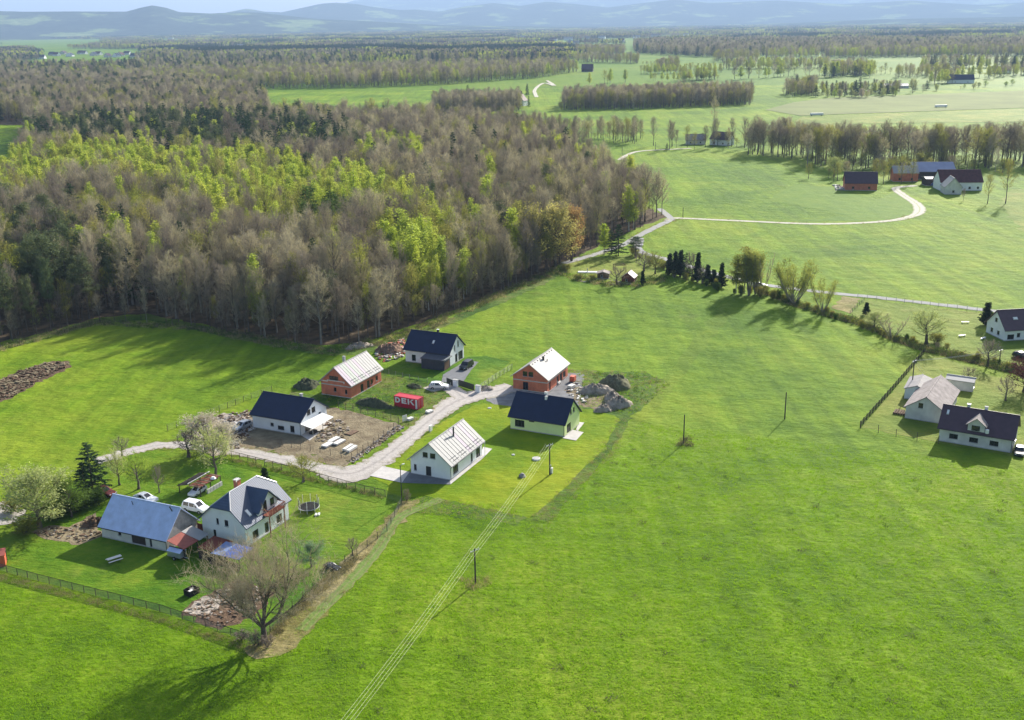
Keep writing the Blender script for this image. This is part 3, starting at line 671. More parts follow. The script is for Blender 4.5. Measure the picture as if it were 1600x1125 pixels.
# understory at the forest's edge
for p, q in (((0, 540), (150, 502)), ((150, 502), (300, 510)), ((300, 510), (500, 545)), ((560, 540), (700, 495)), ((700, 495), (880, 415))):
    a, b = G(*p), G(*q); n = int(np.linalg.norm(b - a) / 2.6)
    for i in range(n):
        c = a + (b - a) * (i + frng.uniform()) / n + frng.normal(0, 1.2, 2) + np.array([-1.5, 3.0])
        FT.append((math.hypot(*c), 'bare' if frng.uniform() < .8 else 'leafing', c[0], c[1], frng.uniform(.3, .6)))
FT.sort()
SPEC = {'bare': ('bare_tree', 'bare brown broadleaf tree standing in the large dense wood', 'bare trees of the large wood'),
        'leafing': ('leafing_tree', 'olive tinted tree coming into leaf in the large dense wood', 'trees coming into leaf in the large wood'),
        'birch': ('birch_tree', 'bright green birch standing in the large dense wood', 'birches of the large wood'),
        'pine': ('pine_tree', 'grey green pine standing in the large dense wood', 'pines of the large wood'),
        'spruce': ('spruce_tree', 'dark green spruce standing in the large dense wood', 'spruces of the large wood'),
        'larch': ('larch_tree', 'soft green larch in the middle of the large wood', 'larches of the large wood')}
EDGE = [G(*p) for p in FOREST[1:17]]
def place_label(lab, X, Y):
    what = lab.split(' standing')[0].split(' in the')[0].replace(' broadleaf', '').replace(' coming into leaf', ''); x, y = proj(X, Y); d = min(np.linalg.norm(np.array((X, Y)) - (a + (b - a) * min(1, max(0, float((np.array((X, Y)) - a) @ (b - a) / ((b - a) @ (b - a))))))) for a, b in zip(EDGE, EDGE[1:]))
    w1 = 'at the wood edge' if d < 9 else 'some rows inside the wood' if d < 40 else 'deep inside the wood'
    w2 = 'above the turned soil strip' if x < 130 else 'above the left meadow' if x < 330 else 'behind the grey new house' if x < 470 else 'behind the two brick shell houses' if x < 610 else 'behind the dark roofed house' if x < 740 else 'left of the golden tree' if x < 860 else 'by the far lane'
    return '%s %s %s' % (what, w1, w2), '%ss %s' % (what, w1)
cnt = {}; REST = []; FORPTS = []
for d, k, X, Y, H in FT:
    c = cnt.get(k, 0); v = int(frng.integers(len(PROTO[k]))); p = PROTO[k][v]; wd = H * frng.choice([.8, .95, 1.1, 1.25, 1.5]) * frng.uniform(.93, 1.07); a = frng.uniform(0, 6.28)
    if c < 295:
        cnt[k] = c + 1; nm, lab, grp = SPEC[k]; lab, grp = place_label(('tall ' if H > 1.09 else 'short ' if H < .88 else '') + ('broad ' if wd / H > 1.2 else 'slim ' if wd / H < .9 else '') + lab, X, Y); grp = SPEC[k][2]
        if c < 90:
            t = empty(nm, (X, Y), math.degrees(a), 0, lab, 'tree', grp); t.scale = (wd, wd, H); link('trunk', p['trunk'], t); link('crown', p['crown'], t)
        else:
            t = link(nm, p['whole'], None, (X, Y, 0), (0, 0, a), (wd, wd, H)); tag(t, lab, 'tree', grp)
    else: REST.append((X, Y, 0, k, v, a, wd, H))
print('forest trees', len(FT), cnt)

# masses of trees: points that carry one tree each
def clump(seed, mix_):
    """a piece of far wood: a dozen low-detail trees"""
    rng = np.random.default_rng(seed); cr = Arr(); tr = MB()
    for i in range(16):
        x, y = rng.uniform(-34, 34), rng.uniform(-26, 26); H = rng.uniform(13, 21); R_ = rng.uniform(3.2, 5.5); n = 60
        k = rng.uniform(.2, 1, n) ** .6; th = rng.uniform(0, 6.28, n); rr = R_ * np.sqrt(rng.uniform(0, 1, n)) * (np.sqrt(np.clip(1.15 - k, 0, 1)) if mix_ != 'spruce' else (1.05 - k) * 1.3)
        P = np.stack([x + rr * np.cos(th), y + rr * np.sin(th), k * H], 1); cr.leaf(P, rng.uniform(1.2, 2.6, n), rng)
        tr.tube([(x, y, 0), (x, y, H * .7)], [.3, .1], 3, False)
    m_ = {'bare': 'twig_brown', 'leafing': 'leaf_olive', 'birch': 'leaf_birch', 'spruce': 'leaf_spruce'}[mix_]
    return cr.mesh('clump_' + mix_, (m_, 'bark'), tr)
LIB = bpy.data.collections.new('tree_kinds'); LIBI = {}
for k in ('bare', 'leafing', 'birch', 'pine', 'spruce', 'larch'):
    for v, p in enumerate(PROTO[k]):
        LIBI[(k, v)] = len(LIBI); LIB.objects.link(bpy.data.objects.new('kind_%03d' % LIBI[(k, v)], p['whole']))
CLK = ['bare'] * 3 + ['leafing'] * 2 + ['birch'] + ['spruce'] * 2
for v, k in enumerate(CLK):
    LIBI[('clump', v)] = len(LIBI); LIB.objects.link(bpy.data.objects.new('kind_%03d' % LIBI[('clump', v)], clump(900 + v, k)))
def instancer(coll):
    g = bpy.data.node_groups.new('stand', 'GeometryNodeTree')
    g.interface.new_socket('Geometry', in_out='INPUT', socket_type='NodeSocketGeometry'); g.interface.new_socket('Geometry', in_out='OUTPUT', socket_type='NodeSocketGeometry')
    i, o = N(g, 'NodeGroupInput'), N(g, 'NodeGroupOutput'); ci = N(g, 'GeometryNodeCollectionInfo'); ci.inputs['Collection'].default_value = coll
    ci.inputs['Separate Children'].default_value = True; ci.inputs['Reset Children'].default_value = True
    ip = N(g, 'GeometryNodeInstanceOnPoints'); ip.inputs['Pick Instance'].default_value = True
    def attr(nm, dt): a = N(g, 'GeometryNodeInputNamedAttribute', data_type=dt); a.inputs['Name'].default_value = nm; return a.outputs[0]
    e2r = N(g, 'FunctionNodeEulerToRotation')
    L = g.links.new; L(i.outputs[0], ip.inputs['Points']); L(ci.outputs[0], ip.inputs['Instance']); L(attr('kind', 'INT'), ip.inputs['Instance Index'])
    L(attr('turn', 'FLOAT_VECTOR'), e2r.inputs[0]); L(e2r.outputs[0], ip.inputs['Rotation']); L(attr('size', 'FLOAT_VECTOR'), ip.inputs['Scale']); L(ip.outputs[0], o.inputs[0])
    return g
GN_TREES = instancer(LIB)
def mass(name, pts, gn, label, cat):
    """pts: (x,y,z,index,turn,sx,sz)"""
    me = bpy.data.meshes.new(name); me.vertices.add(len(pts)); a = np.array(pts, float)
    me.vertices.foreach_set('co', a[:, :3].ravel().astype(np.float32))
    k = me.attributes.new('kind', 'INT', 'POINT'); k.data.foreach_set('value', a[:, 3].astype(np.int32))
    t = me.attributes.new('turn', 'FLOAT_VECTOR', 'POINT'); t.data.foreach_set('vector', np.stack([a[:, 4] * 0, a[:, 4] * 0, a[:, 4]], 1).ravel().astype(np.float32))
    s = me.attributes.new('size', 'FLOAT_VECTOR', 'POINT'); s.data.foreach_set('vector', np.stack([a[:, 5], a[:, 5], a[:, 6]], 1).ravel().astype(np.float32))
    o = link(name, me); md = o.modifiers.new('stand', 'NODES'); md.node_group = gn
    return tag(o, label, cat, None, 'stuff')
mass('woodland', [(X, Y, z, LIBI[(k, v)], a, wd, H) for X, Y, z, k, v, a, wd, H in REST], GN_TREES, 'deep part of the large wood with brown bare trees and green birches', 'woodland')
# far woods: (ground outline in the photo, spacing, kinds)
wr = np.random.default_rng(21); FAR = []
def wood(pix, sp, kinds, hs=1.0, spf=None):
    for X, Y in grid_pts(pix, sp, wr, spf):
        k = kinds[int(wr.integers(len(kinds)))]; v = int(wr.integers(len(PROTO[k]))); s = hs * wr.uniform(.8, 1.2)
        FAR.append((X, Y, 0, LIBI[(k, v)], wr.uniform(0, 6.28), s * (1.2 if X < 300 and Y < 1400 else 1.5), s))
        if wr.uniform() < .55: q_ = s * wr.uniform(.3, .5); FAR.append((X + wr.normal(0, 3), Y + wr.normal(0, 3), 0, LIBI[('leafing' if wr.uniform() < .6 else 'bare', v % 4)], wr.uniform(0, 6.28), q_ * 2.2, q_))
B_, L_, I_, S_, P_ = 'bare', 'leafing', 'birch', 'spruce', 'pine'
wood([(-160, 193), (60, 192), (425, 194), (410, 152), (250, 139), (120, 131), (0, 129), (-160, 130)], 8, [B_] * 5 + [L_, L_, P_, S_], 1.0, 10)
wood([(180, 138), (330, 140), (530, 138), (700, 132), (842, 122), (905, 112), (860, 104), (560, 112), (300, 118), (170, 124)], 10, [B_] * 5 + [L_] * 3 + [I_], .95, 16)
wood([(876, 173), (1000, 170), (1172, 164), (1178, 154), (1060, 155), (880, 163)], 5.6, [B_] * 6 + [L_] * 2, .85)
wood([(676, 179), (740, 180), (815, 176), (812, 164), (680, 166)], 5.6, [B_] * 7 + [L_], .8)
wood([(1224, 152), (1268, 150), (1276, 143), (1230, 144)], 9, [B_, L_], .8)
wood([(1024, 112), (1060, 110), (1060, 104), (1028, 106)], 13, [B_, L_], .9)
wood([(1115, 98), (1185, 96), (1185, 90), (1120, 91)], 16, [B_, L_], 1)
wood([(1190, 92), (1280, 91), (1280, 86), (1190, 87)], 18, [B_, L_, I_], 1)
wood([(1290, 91), (1620, 88), (1620, 81), (1290, 83)], 13, [L_, I_, B_, B_], 1)
wood([(900, 88), (975, 87), (975, 80), (900, 80)], 15, [B_, L_], 1)
wood([(1060, 128), (1118, 125), (1118, 122), (1060, 124)], 10, [L_, I_], .8)
wood([(1300, 120), (1365, 118), (1365, 112), (1300, 113)], 10, [L_, I_, B_], 1)
wood([(1225, 148), (1275, 146), (1275, 140), (1240, 141)], 9, [B_, L_, S_], .8)
wood([(1400, 122), (1500, 122), (1500, 117), (1400, 117)], 13, [L_, B_], .8)
wood([(1000, 80), (1200, 82), (1300, 78), (1300, 70), (1000, 70)], 18, [B_, B_, L_, S_], 1.1)
wood([(990, 84), (1100, 90), (1290, 84), (1620, 82), (1620, 70), (1290, 66), (990, 68)], 15, [B_] * 4 + [L_, S_], 1.1, 24)
wood([(230, 100), (560, 100), (870, 96), (870, 86), (560, 90), (230, 92)], 18, [B_] * 3 + [L_, I_, S_, S_, P_], 1.05, 24)
wood([(-160, 128), (120, 130), (200, 122), (230, 109), (40, 109), (0, 98), (-160, 96)], 13, [B_] * 3 + [S_, S_, P_, L_, I_], 1.05, 22)
wood([(200, 116), (300, 116), (560, 110), (560, 102), (200, 104)], 18, [B_] * 2 + [S_, S_, L_], 1.0)
wood([(240, 120), (430, 120), (430, 110), (300, 108)], 12, [L_, I_, B_, S_], .9)
wood([(560, 100), (650, 96), (640, 106), (600, 104)], 14, [I_, L_, S_], .9)
wood([(1168, 238), (1290, 249), (1400, 252), (1640, 257), (1640, 247), (1400, 244), (1280, 240), (1168, 231)], 7.5, [B_, B_, B_, L_], .92)
wood([(840, 221), (1004, 221), (1004, 214), (850, 214)], 8.5, [B_, B_, L_], .72)
wood([(900, 98), (1000, 100), (1000, 97), (900, 95)], 12, [B_, L_], .9)
wood([(1130, 109), (1300, 107), (1300, 104), (1130, 106)], 12, [L_, B_, I_], .9)
wood([(1440, 108), (1620, 106), (1620, 103), (1440, 105)], 12, [L_, B_, I_, S_], .95)
wood([(1000, 117), (1130, 114), (1130, 112), (1000, 114)], 12, [L_, I_], .75)
wood([(1272, 149), (1400, 146), (1400, 142), (1285, 143)], 9.5, [L_, B_, S_, I_], .6)
wood([(1450, 133), (1500, 130), (1500, 127), (1450, 129)], 11, [L_, I_, B_], .8)
wood([(1540, 122), (1620, 118), (1620, 114), (1545, 117)], 12, [L_, I_, B_], .8)
# beyond about two and a half kilometres: whole pieces of wood
HAMLET = [(x_, y_) for x_, y_ in ((758, 68), (870, 64), (895, 63), (922, 62), (945, 61), (700, 70), (560, 88), (1090, 74), (1045, 76), (865, 68), (1000, 60), (1030, 58), (1075, 57), (1120, 62), (1180, 58), (1230, 61), (1285, 55), (1330, 60), (1390, 56), (1440, 62), (1500, 55), (1550, 60), (1130, 70), (1200, 68), (820, 60), (790, 57), (640, 62), (600, 58), (480, 66), (430, 70), (380, 75), (330, 68), (270, 62), (975, 66), (1010, 70), (905, 70), (1350, 50), (1160, 50), (1080, 48), (1250, 47))]
HXY = np.array([G(*q) for q in HAMLET])
FIELDS = [[(-10, 60), (165, 62), (165, 72), (60, 76), (-10, 76)], [(715, 86), (830, 87), (830, 93), (720, 92)], [(890, 112), (960, 86), (1700, 84), (1700, 120), (890, 120)], [(50, 76), (230, 77), (235, 109), (40, 109)], [(1220, 62), (1420, 60), (1420, 64), (1220, 66)], [(330, 62), (420, 61), (420, 64), (330, 65)], [(560, 74), (680, 73), (680, 77), (560, 78)]]
for i in range(26000):
    az = wr.uniform(-.56, .56); d = 2300 * (15000 / 2300) ** wr.uniform(0, 1); X, Y = d * math.sin(az), d * math.cos(az)
    px, py = proj(X, Y)
    if py > 96 or (px > 885 and py > 72): continue
    if any(inpoly(px, py, q) for q in FIELDS): continue
    if d < 9000 and (((HXY[:, 0] - X) ** 2 < 95 ** 2) & (Y < HXY[:, 1] + 40) & (Y > HXY[:, 1] * .87)).any(): continue
    pn = math.sin(X * .0021 + 1.3 * math.sin(Y * .0017)) + math.sin(Y * .0031 + X * .0009) + .6 * math.sin(X * .0067 - Y * .0043)
    if d > 4500 and pn > 1.15: continue
    r = wr.uniform(); v = (int(wr.integers(3)) if r < .40 else 3 + int(wr.integers(2)) if r < .62 else 5 if r < .70 else 6 + int(wr.integers(2)))
    if pn < -1.1 and r < .8: v = 6
    s = wr.uniform(.85, 1.2); FAR.append((X, Y, 0, LIBI[('clump', v)], wr.uniform(0, 6.28), s * 1.3, s))
mass('distant_woodland', FAR, GN_TREES, 'patchwork of hazy far woods stretching to the blue hills', 'woodland')
print('far', len(FAR))

# ---------------------------------------------------------------- hills and mountains
def hills():
    L1 = [(-300, 24), (0, 23), (80, 24), (150, 23), (235, 22.5), (258, 17), (275, 14), (295, 17), (314, 22.5), (360, 24), (400, 22), (430, 22), (470, 26), (520, 31), (600, 34), (700, 39), (900, 41), (1100, 40), (1350, 30), (1600, 25), (1900, 22)]
    L2 = [(-300, 42), (330, 34), (385, 22), (415, 17), (440, 21), (465, 22), (500, 15), (525, 10), (545, 8.5), (575, 10), (600, 14), (640, 18), (665, 17), (700, 20), (740, 12), (780, 8), (820, 12), (860, 6), (900, 9), (950, 14), (1000, 8), (1050, 3), (1100, 8), (1200, 5), (1300, 10), (1400, 6), (1500, 12), (1600, 8), (1900, 8)]
    L3 = [(-300, 60), (470, 32), (540, 14), (570, 5), (592, 1), (620, 3), (650, -3), (700, -8), (760, -16), (850, -12), (950, -22), (1100, -32), (1300, -36), (1600, -42), (1900, -40)]
    rs = [(13500, L1, 1500, 1500), (18500, L2, 2400, 2600), (28000, L3, 5000, 6000)]
    na, rr = 420, np.concatenate([np.linspace(9500, 21500, 56), np.linspace(22000, 34000, 34)]); vs = []; fs = []; rng = np.random.default_rng(3)
    ph = rng.uniform(0, 6.28, (40, 3)); kk = rng.normal(0, 1, (40, 2)) * np.exp(rng.uniform(np.log(.0005), np.log(.006), 40))[:, None]; am = 1 / (np.linalg.norm(kk, axis=1) * 1000 + .6)
    azs = np.linspace(-.62, .62, na)
    for r in rr:
        for a in azs:
            px = 800 + FOC * math.tan(a); X, Y = r * math.sin(a), r * math.cos(a); hy = 47 - px * .01484; z = 0
            nz = float((am * np.sin(kk[:, 0] * X + kk[:, 1] * Y + ph[:, 0])).sum()) / float(am.sum()) * 2.2
            for r0, Lp, w0, w1 in rs:
                ys = np.interp(px, [q[0] for q in Lp], [q[1] for q in Lp]); top = max(0, CAMH + r0 / math.cos(a) * (hy - ys) / FOC / 1.0)
                t = (r - r0) / (w0 if r < r0 else w1); z = max(z, top * math.exp(-t * t * 1.6) * (1 + .22 * nz * min(1, abs(t) * 2)))
            vs.append((X, Y, z - 1.5 + 6 * nz * min(1, z / 60)))
    for i in range(len(rr) - 1):
        for j in range(na - 1): k = i * na + j; fs.append((k, k + 1, k + na + 1, k + na))
    me = bpy.data.meshes.new('hills'); me.from_pydata(vs, [], fs); me.polygons.foreach_set('use_smooth', [True] * len(fs)); me.update()
    mt, n, out = newmat('hill_cover'); b = N(n, 'ShaderNodeBsdfPrincipled'); b.inputs['Roughness'].default_value = 1; b.inputs['Specular IOR Level'].default_value = 0
    pos = N(n, 'ShaderNodeNewGeometry').outputs['Position']
    c = ramp(n, noise(n, pos, .0016, 6, .6), [(.40, (.035, .05, .03)), (.56, (.05, .065, .04)), (.60, (.16, .22, .07)), (.72, (.20, .24, .10))])
    c = mix(n, 1.0, c, ramp(n, noise(n, pos, .012, 4), [(.3, (.6, .6, .6)), (.7, (1.3, 1.3, 1.3))]), 'MULTIPLY')
    n.links.new(c, b.inputs['Base Color']); n.links.new(b.outputs[0], out.inputs[0]); me.materials.append(mt)
    o = link('hills', me); o['kind'] = 'structure'
hills()

# ---------------------------------------------------------------- single trees that can be picked out
T = tree
T('pale', 62, 824, 735, 'large round pale tree in bud beside the gravel heap at the left edge', 'budding_tree', 1.02, w=96)
T('broad', 112, 808, 745, 'dense green leafy tree between the pale budding tree and the barn', 'leafy_tree', .62, mats='leaf_hedge', w=46)
T('thuja', 96, 800, 748, 'narrow dark conifer tucked behind the pale budding tree', 'conifer', .9, w=18)
T('spruce', 145, 765, 694, 'dark green conifer standing alone left of the fruit trees', 'spruce_tree', 1.1, w=46)
T('spruce', 134, 772, 724, 'smaller dark conifer left against the tall dark one', 'spruce_tree', 1.1, w=36)
T('fruit', 187, 758, 702, 'pale fruit tree right of the dark conifer', 'fruit_tree', 1.05, w=38)
T('fruit', 217, 764, 706, 'yellow green fruit tree behind the barn roof', 'fruit_tree', 1.1, mats='leaf_fresh', w=46)
T('fruitbare', 191, 713, 682, 'small bare fruit tree at the start of the gravel road', 'fruit_tree', w=30)
T('fruitbare', 249, 770, 726, 'thin bare young tree behind the white car', 'young_tree', .7, w=18)
T('fruitbare', 295, 714, 672, 'bare spreading fruit tree beside the gravel road and the rubble', 'fruit_tree', 1.25, w=46)
T('fruit', 338, 748, 662, 'tall pale fruit tree behind the open woodshed', 'fruit_tree', .85, w=58)
T('blossom', 322, 706, 648, 'white blossoming tree next to the grey new house', 'blossom_tree', 1.0, w=70)
T('blossom', 352, 712, 662, 'smaller blossoming tree on the rubble by the road', 'blossom_tree', .8, w=44)
T('fruit', 474, 753, 712, 'low spreading olive tree inside the fence by the road bend', 'fruit_tree', 1.35, mats='leaf_olive', w=54)
T('thuja', 415, 758, 732, 'small dark cypress behind the old farmhouse', 'conifer', 1.2, w=15)
T('bluegreen', 487, 886, 846, 'rounded blue green evergreen behind the big bare tree', 'evergreen', .66, w=42)
T('fruitbare', 551, 868, 840, 'thin bare sapling on the garden fence', 'young_tree', .8, w=22)
T('shrub', 40, 834, 812, 'low pale shrub under the large pale tree', 'shrub', 1, 'bush', w=34)
T('hedge', 84, 812, 786, 'rounded green bush right of the large pale tree', 'hedge_bush', 1, 'bush', w=36)
T('hedge', 118, 800, 770, 'broad dark green bush between pale tree and barn', 'hedge_bush', 1, 'bush', w=40)
T('shrub', 20, 800, 778, 'small shrub at the gravel heap by the left edge', 'shrub', 1, 'bush', w=30)
T('hedge', 150, 786, 763, 'low clipped green hedge bush by the barn corner', 'hedge_bush', 1.1, 'bush', w=36)
T('hedge', 133, 794, 770, 'dark rounded bush beside the vegetable plot', 'hedge_bush', 1.0, 'bush', w=30)
T('bramble', 398, 1008, 985, 'grey bramble thicket at the foot of the big bare tree', 'bramble', 1.6, 'bush', w=26)
T('bramble', 418, 1012, 992, 'twiggy bush in front of the big bare tree', 'bramble', 1.5, 'bush', w=24)
T('bramble', 378, 1000, 985, 'dark bramble on the garden fence left of the big bare tree', 'bramble', 1.5, 'bush', w=26)
T('bramble', 636, 783, 764, 'small leafless bush under the lamp pole by the white house', 'bush', 1.0, 'bush', w=14)
# the garden plot by the wood
T('birch', 944, 398, 350, 'slender yellow green birch at the lane by the garden plot', 'birch_tree', 1.5, w=20)
T('spruce', 966, 400, 352, 'dark tall spruce beside the slender birch', 'spruce_tree', 1.0, w=24)
T('spruce', 955, 398, 362, 'second dark spruce, left of the tall one at the lane', 'spruce_tree', 1.0, w=22)
T('pine', 993, 402, 370, 'squat dark pine at the lane junction by the garden plot', 'pine_tree', 1.3, w=26)
T('fruitbare', 1006, 424, 392, 'reddish bare bushy tree behind the summer cabin', 'bushy_tree', 1.2, w=34)
T('fruit', 1024, 428, 394, 'greenish bushy tree right of the summer cabin', 'bushy_tree', 1.1, mats='leaf_olive', w=34)
T('fruitbare', 964, 446, 416, 'silver grey bush tree in front of the summer cabin', 'bushy_tree', 1.2, w=34)
T('thuja', 1004, 445, 424, 'single small thuja at the corner of the garden plot', 'conifer', .9, w=8)
T('shrub', 884, 424, 412, 'yellow green shrub at the left end of the garden plot', 'shrub', 1.3, 'bush', w=16)
T('shrub', 926, 438, 428, 'bright shrub in the middle of the garden plot', 'shrub', 1.2, 'bush', w=14)
T('shrub', 905, 436, 428, 'low shrub on the near edge of the garden plot', 'shrub', 1.3, 'bush', w=16)
T('shrub', 1034, 418, 408, 'shrub by the lane at the right of the garden plot', 'shrub', 1.4, 'bush', w=18)
for i, (x, b, t, k) in enumerate([(1046, 428, 397, 'thuja'), (1055, 430, 394, 'thuja'), (1063, 432, 392, 'thuja'), (1090, 440, 396, 'thuja'), (1072, 434, 396, 'spruce'), (1105, 442, 414, 'thuja'), (1127, 449, 412, 'thuja'), (1115, 445, 422, 'thuja')]):
    T(k, x, b, t, ['first dark thuja of the hedgerow beside the garden plot', 'second dark thuja of the hedgerow from the garden plot', 'third dark thuja of the hedgerow, tallest of the left group', 'dark thuja right of the bare hedgerow bush', 'dark spruce in the hedgerow beside the bare bush', 'short thuja between the bare bush and the pole-like conifer', 'narrow pointed conifer at the right end of the dark hedgerow', 'lowest dark conifer of the hedgerow'][i], 'hedgerow_conifer', 1, 'tree', 'dark conifers of the hedgerow', w=(14, 14, 15, 14, 20, 13, 13, 13)[i])
T('fruitbare', 1081, 438, 393, 'grey leafless bush in the middle of the dark hedgerow', 'bushy_tree', 1.0, w=26)
T('fruitbare', 1098, 443, 415, 'small leafless bush in the dark hedgerow', 'bushy_tree', 1.0, w=18)
for i, (x, b, t, k) in enumerate([(1150, 458, 398, 'birch'), (1163, 458, 387, 'birch'), (1170, 462, 392, 'poplar'), (1180, 460, 394, 'poplar'), (1191, 460, 397, 'willowbare')]):
    T(k, x, b, t, ['leafy green tree at the left of the roadside group', 'tallest leafy tree of the roadside group', 'slim grey green poplar in the roadside group', 'slim poplar behind the parked silver car', 'bare grey tree at the right of the roadside group'][i], 'roadside_tree', 1, 'tree', 'trees in the roadside group', 'leaf_olive' if i < 2 else None, w=(30, 36, 26, 26, 34)[i])
T('willow', 1241, 476, 408, 'large many stemmed willow fanning out over the ditch', 'willow_tree', 1.0, w=66)
T('willow', 1236, 474, 416, 'left half of the willow clump over the ditch', 'willow_tree', .9, w=50)
T('willow', 1285, 490, 437, 'smaller many stemmed willow right of the large willow', 'willow_tree', .85, w=40)
T('pale', 1366, 512, 488, 'pale blossoming bush beside the ditch', 'bushy_tree', 1.1, w=34)
T('willowbare', 1394, 529, 494, 'dark leafless shrub willow on the ditch', 'willow_tree', 1.0, w=46)
T('fruit', 1447, 538, 484, 'pale green rounded tree on the ditch before the new lawn', 'garden_tree', 1.0, w=52)
T('shrub', 1462, 536, 520, 'pale shrub beside the rounded tree at the ditch', 'shrub', 1.2, 'bush', w=24)
T('thuja', 1353, 492, 473, 'tiny dark round tree on the mown lawn', 'young_tree', 1.3, w=10)
T('thuja', 1540, 508, 474, 'tall dark cypress left of the white house at the right edge', 'conifer', 1.2, w=17)
T('fruitbare', 1543, 572, 530, 'bare tree beside the ditch below the white house', 'garden_tree', 1.2, w=34)
T('fruitbare', 1512, 600, 572, 'thin bare tree behind the old barn', 'young_tree', .9, w=22)
T('purple', 1600, 612, 562, 'purple leaved tree at the right edge', 'garden_tree', 1.0, w=56)
T('fruitbare', 1571, 626, 588, 'crooked small fruit tree on the lawn behind the old house', 'fruit_tree', .9, w=26)
# autumn coloured trees at the corner of the wood
T('gold', 868, 416, 318, 'golden leafed tree at the corner of the wood', 'golden_tree', .62, w=66)
T('rust', 893, 408, 322, 'rust coloured tree at the outer corner of the wood', 'rusty_tree', .5, w=44)
T('broad', 838, 424, 318, 'olive leafed rounded tree left of the golden tree', 'leafy_tree', .55, mats='leaf_olive', w=72)
# trees by the farm
for i, (x, b, t, k, sx) in enumerate([(1571, 318, 247, 'leafing', 1.1), (1543, 318, 272, 'leafing', 1.3), (1380, 288, 250, 'leafing', 1.5), (1408, 288, 244, 'leafing', 1.3), (1425, 286, 246, 'leafing', 1.2), (1395, 282, 256, 'bare', 1.3), (1302, 284, 268, 'leafing', 1.5), (1505, 314, 294, 'bare', 1.3), (1543, 262, 210, 'bare', 1.2), (1555, 268, 230, 'bare', 1.2)]):
    T(k, x, b, t, ['tall leafing tree at the lower right of the far farm', 'bushy leafing tree at the right gable of the far farm', 'round leafing tree by the far red brick house', 'tree before the orange farm shed', 'pale leafing tree hiding the farm shed', 'dark bare tree behind the far red brick house', 'small round bush tree left of the far red brick house', 'small bare tree on the slope below the far farm', 'tall bare tree behind the maroon farm roof', 'second bare tree behind the maroon farm roof'][i], 'farm_tree', sx, 'tree', 'trees around the far farm')
# the long rows of bare trees along the stream
WHERE = [(0, 'above the far corner of the wood'), (900, 'right of the wood corner'), (950, 'before the long far field'), (1160, 'right of the far white house'), (1210, 'above the middle of the far meadow'), (1265, 'above the right of the far meadow'), (1310, 'behind the far red brick house'), (1380, 'behind the orange farm shed'), (1440, 'behind the blue farm hall'), (1500, 'behind the maroon farm roof'), (1560, 'near the right edge')]
def row(line, n, hmin, hmax, kinds, label, name, group, spread=6, sx=1.25, seed=1):
    rng = np.random.default_rng(seed + n); L = [G(*p) for p in line]; seg = [np.linalg.norm(b - a) for a, b in zip(L, L[1:])]; tot = sum(seg)
    for i in range(n):
        s = (i + rng.uniform(.1, .9)) / n * tot; j = 0
        while j < len(seg) - 1 and s > seg[j]: s -= seg[j]; j += 1
        c = L[j] + (L[j + 1] - L[j]) * s / seg[j] + rng.normal(0, spread, 2); k = kinds[int(rng.integers(len(kinds)))]; p = PROTO[k][int(rng.integers(len(PROTO[k])))]
        H = rng.uniform(hmin, hmax) / p['H']; q = H * sx * rng.uniform(.85, 1.15)
        px_ = proj(c[0], c[1])[0]; lb = label
        if '%s' in label: lb = label % ([w_ for x_, w_ in WHERE if px_ >= x_][-1]); lb = ('tall ' if H * p['H'] > hmin + .66 * (hmax - hmin) else 'low ' if H * p['H'] < hmin + .33 * (hmax - hmin) else '') + lb
        t = empty(name, c, rng.uniform(0, 360), 0, lb, 'tree', group); t.scale = (q, q, H); link('trunk', p['trunk'], t); link('crown', p['crown'], t)
row([(835, 222), (920, 223), (1006, 222)], 30, 13, 19, [B_] * 6 + [L_], 'slender bare tree of the stream row %s', 'stream_tree', 'bare trees along the stream, left row', 7, 1.1)
row([(1030, 228), (1090, 232), (1150, 230)], 13, 12, 22, [B_] * 3 + [L_] * 2, 'tree standing around the far white house', 'farm_tree', 'trees around the far white house', 6, 1.2, 2)
row([(1168, 240), (1215, 243), (1275, 246)], 26, 17, 24, [B_] * 5 + [L_], 'broad bare tree of the stream row %s', 'stream_tree', 'bare trees of the thick stream clump', 6, 1.5, 3)
row([(1280, 252), (1330, 262), (1400, 256), (1470, 254), (1540, 256), (1640, 262)], 84, 17, 25, [B_] * 5 + [L_] * 2, 'bare tree of the stream wood %s', 'stream_tree', 'bare trees of the stream wood behind the farm', 11, 1.6, 4)
row([(1275, 256), (1320, 264), (1400, 266), (1480, 262), (1560, 268)], 70, 5, 11, [L_] * 3 + [B_], 'leafing bush below the stream wood %s', 'stream_bush', 'bushes at the foot of the stream wood', 6, 2.2, 5)
row([(1010, 126), (1060, 127), (1115, 124)], 14, 10, 15, [I_, L_], 'young roadside tree in the far straight row', 'roadside_tree', 'far straight row of roadside trees', 4, 1.8, 6)
row([(925, 133), (950, 130), (1000, 128)], 7, 14, 20, [I_, L_], 'single rounded tree on the far green slope', 'field_tree', 'single trees on the far green slope', 10, 1.5, 7)
row([(1138, 124), (1190, 122), (1245, 118)], 13, 14, 22, [L_, I_, B_], 'tree in the far avenue behind the copse', 'avenue_tree', 'trees of the far avenue', 6, 1.9, 8)
row([(1255, 118), (1300, 122), (1360, 118)], 16, 14, 24, [L_, I_, B_, S_], 'tree in the far grove before the level field', 'grove_tree', 'trees of the far grove', 14, 2.0, 9)
row([(1284, 150), (1330, 150), (1400, 146), (1440, 140)], 22, 8, 17, [L_, B_, S_, L_], 'garden tree around the far bungalow', 'garden_tree', 'garden trees around the far bungalow', 12, 2.0, 10)
row([(1370, 116), (1440, 115), (1560, 124)], 26, 10, 20, [L_, I_, L_], 'roadside tree near the far white houses', 'roadside_tree', 'roadside trees near the far white houses', 12, 2.0, 11)
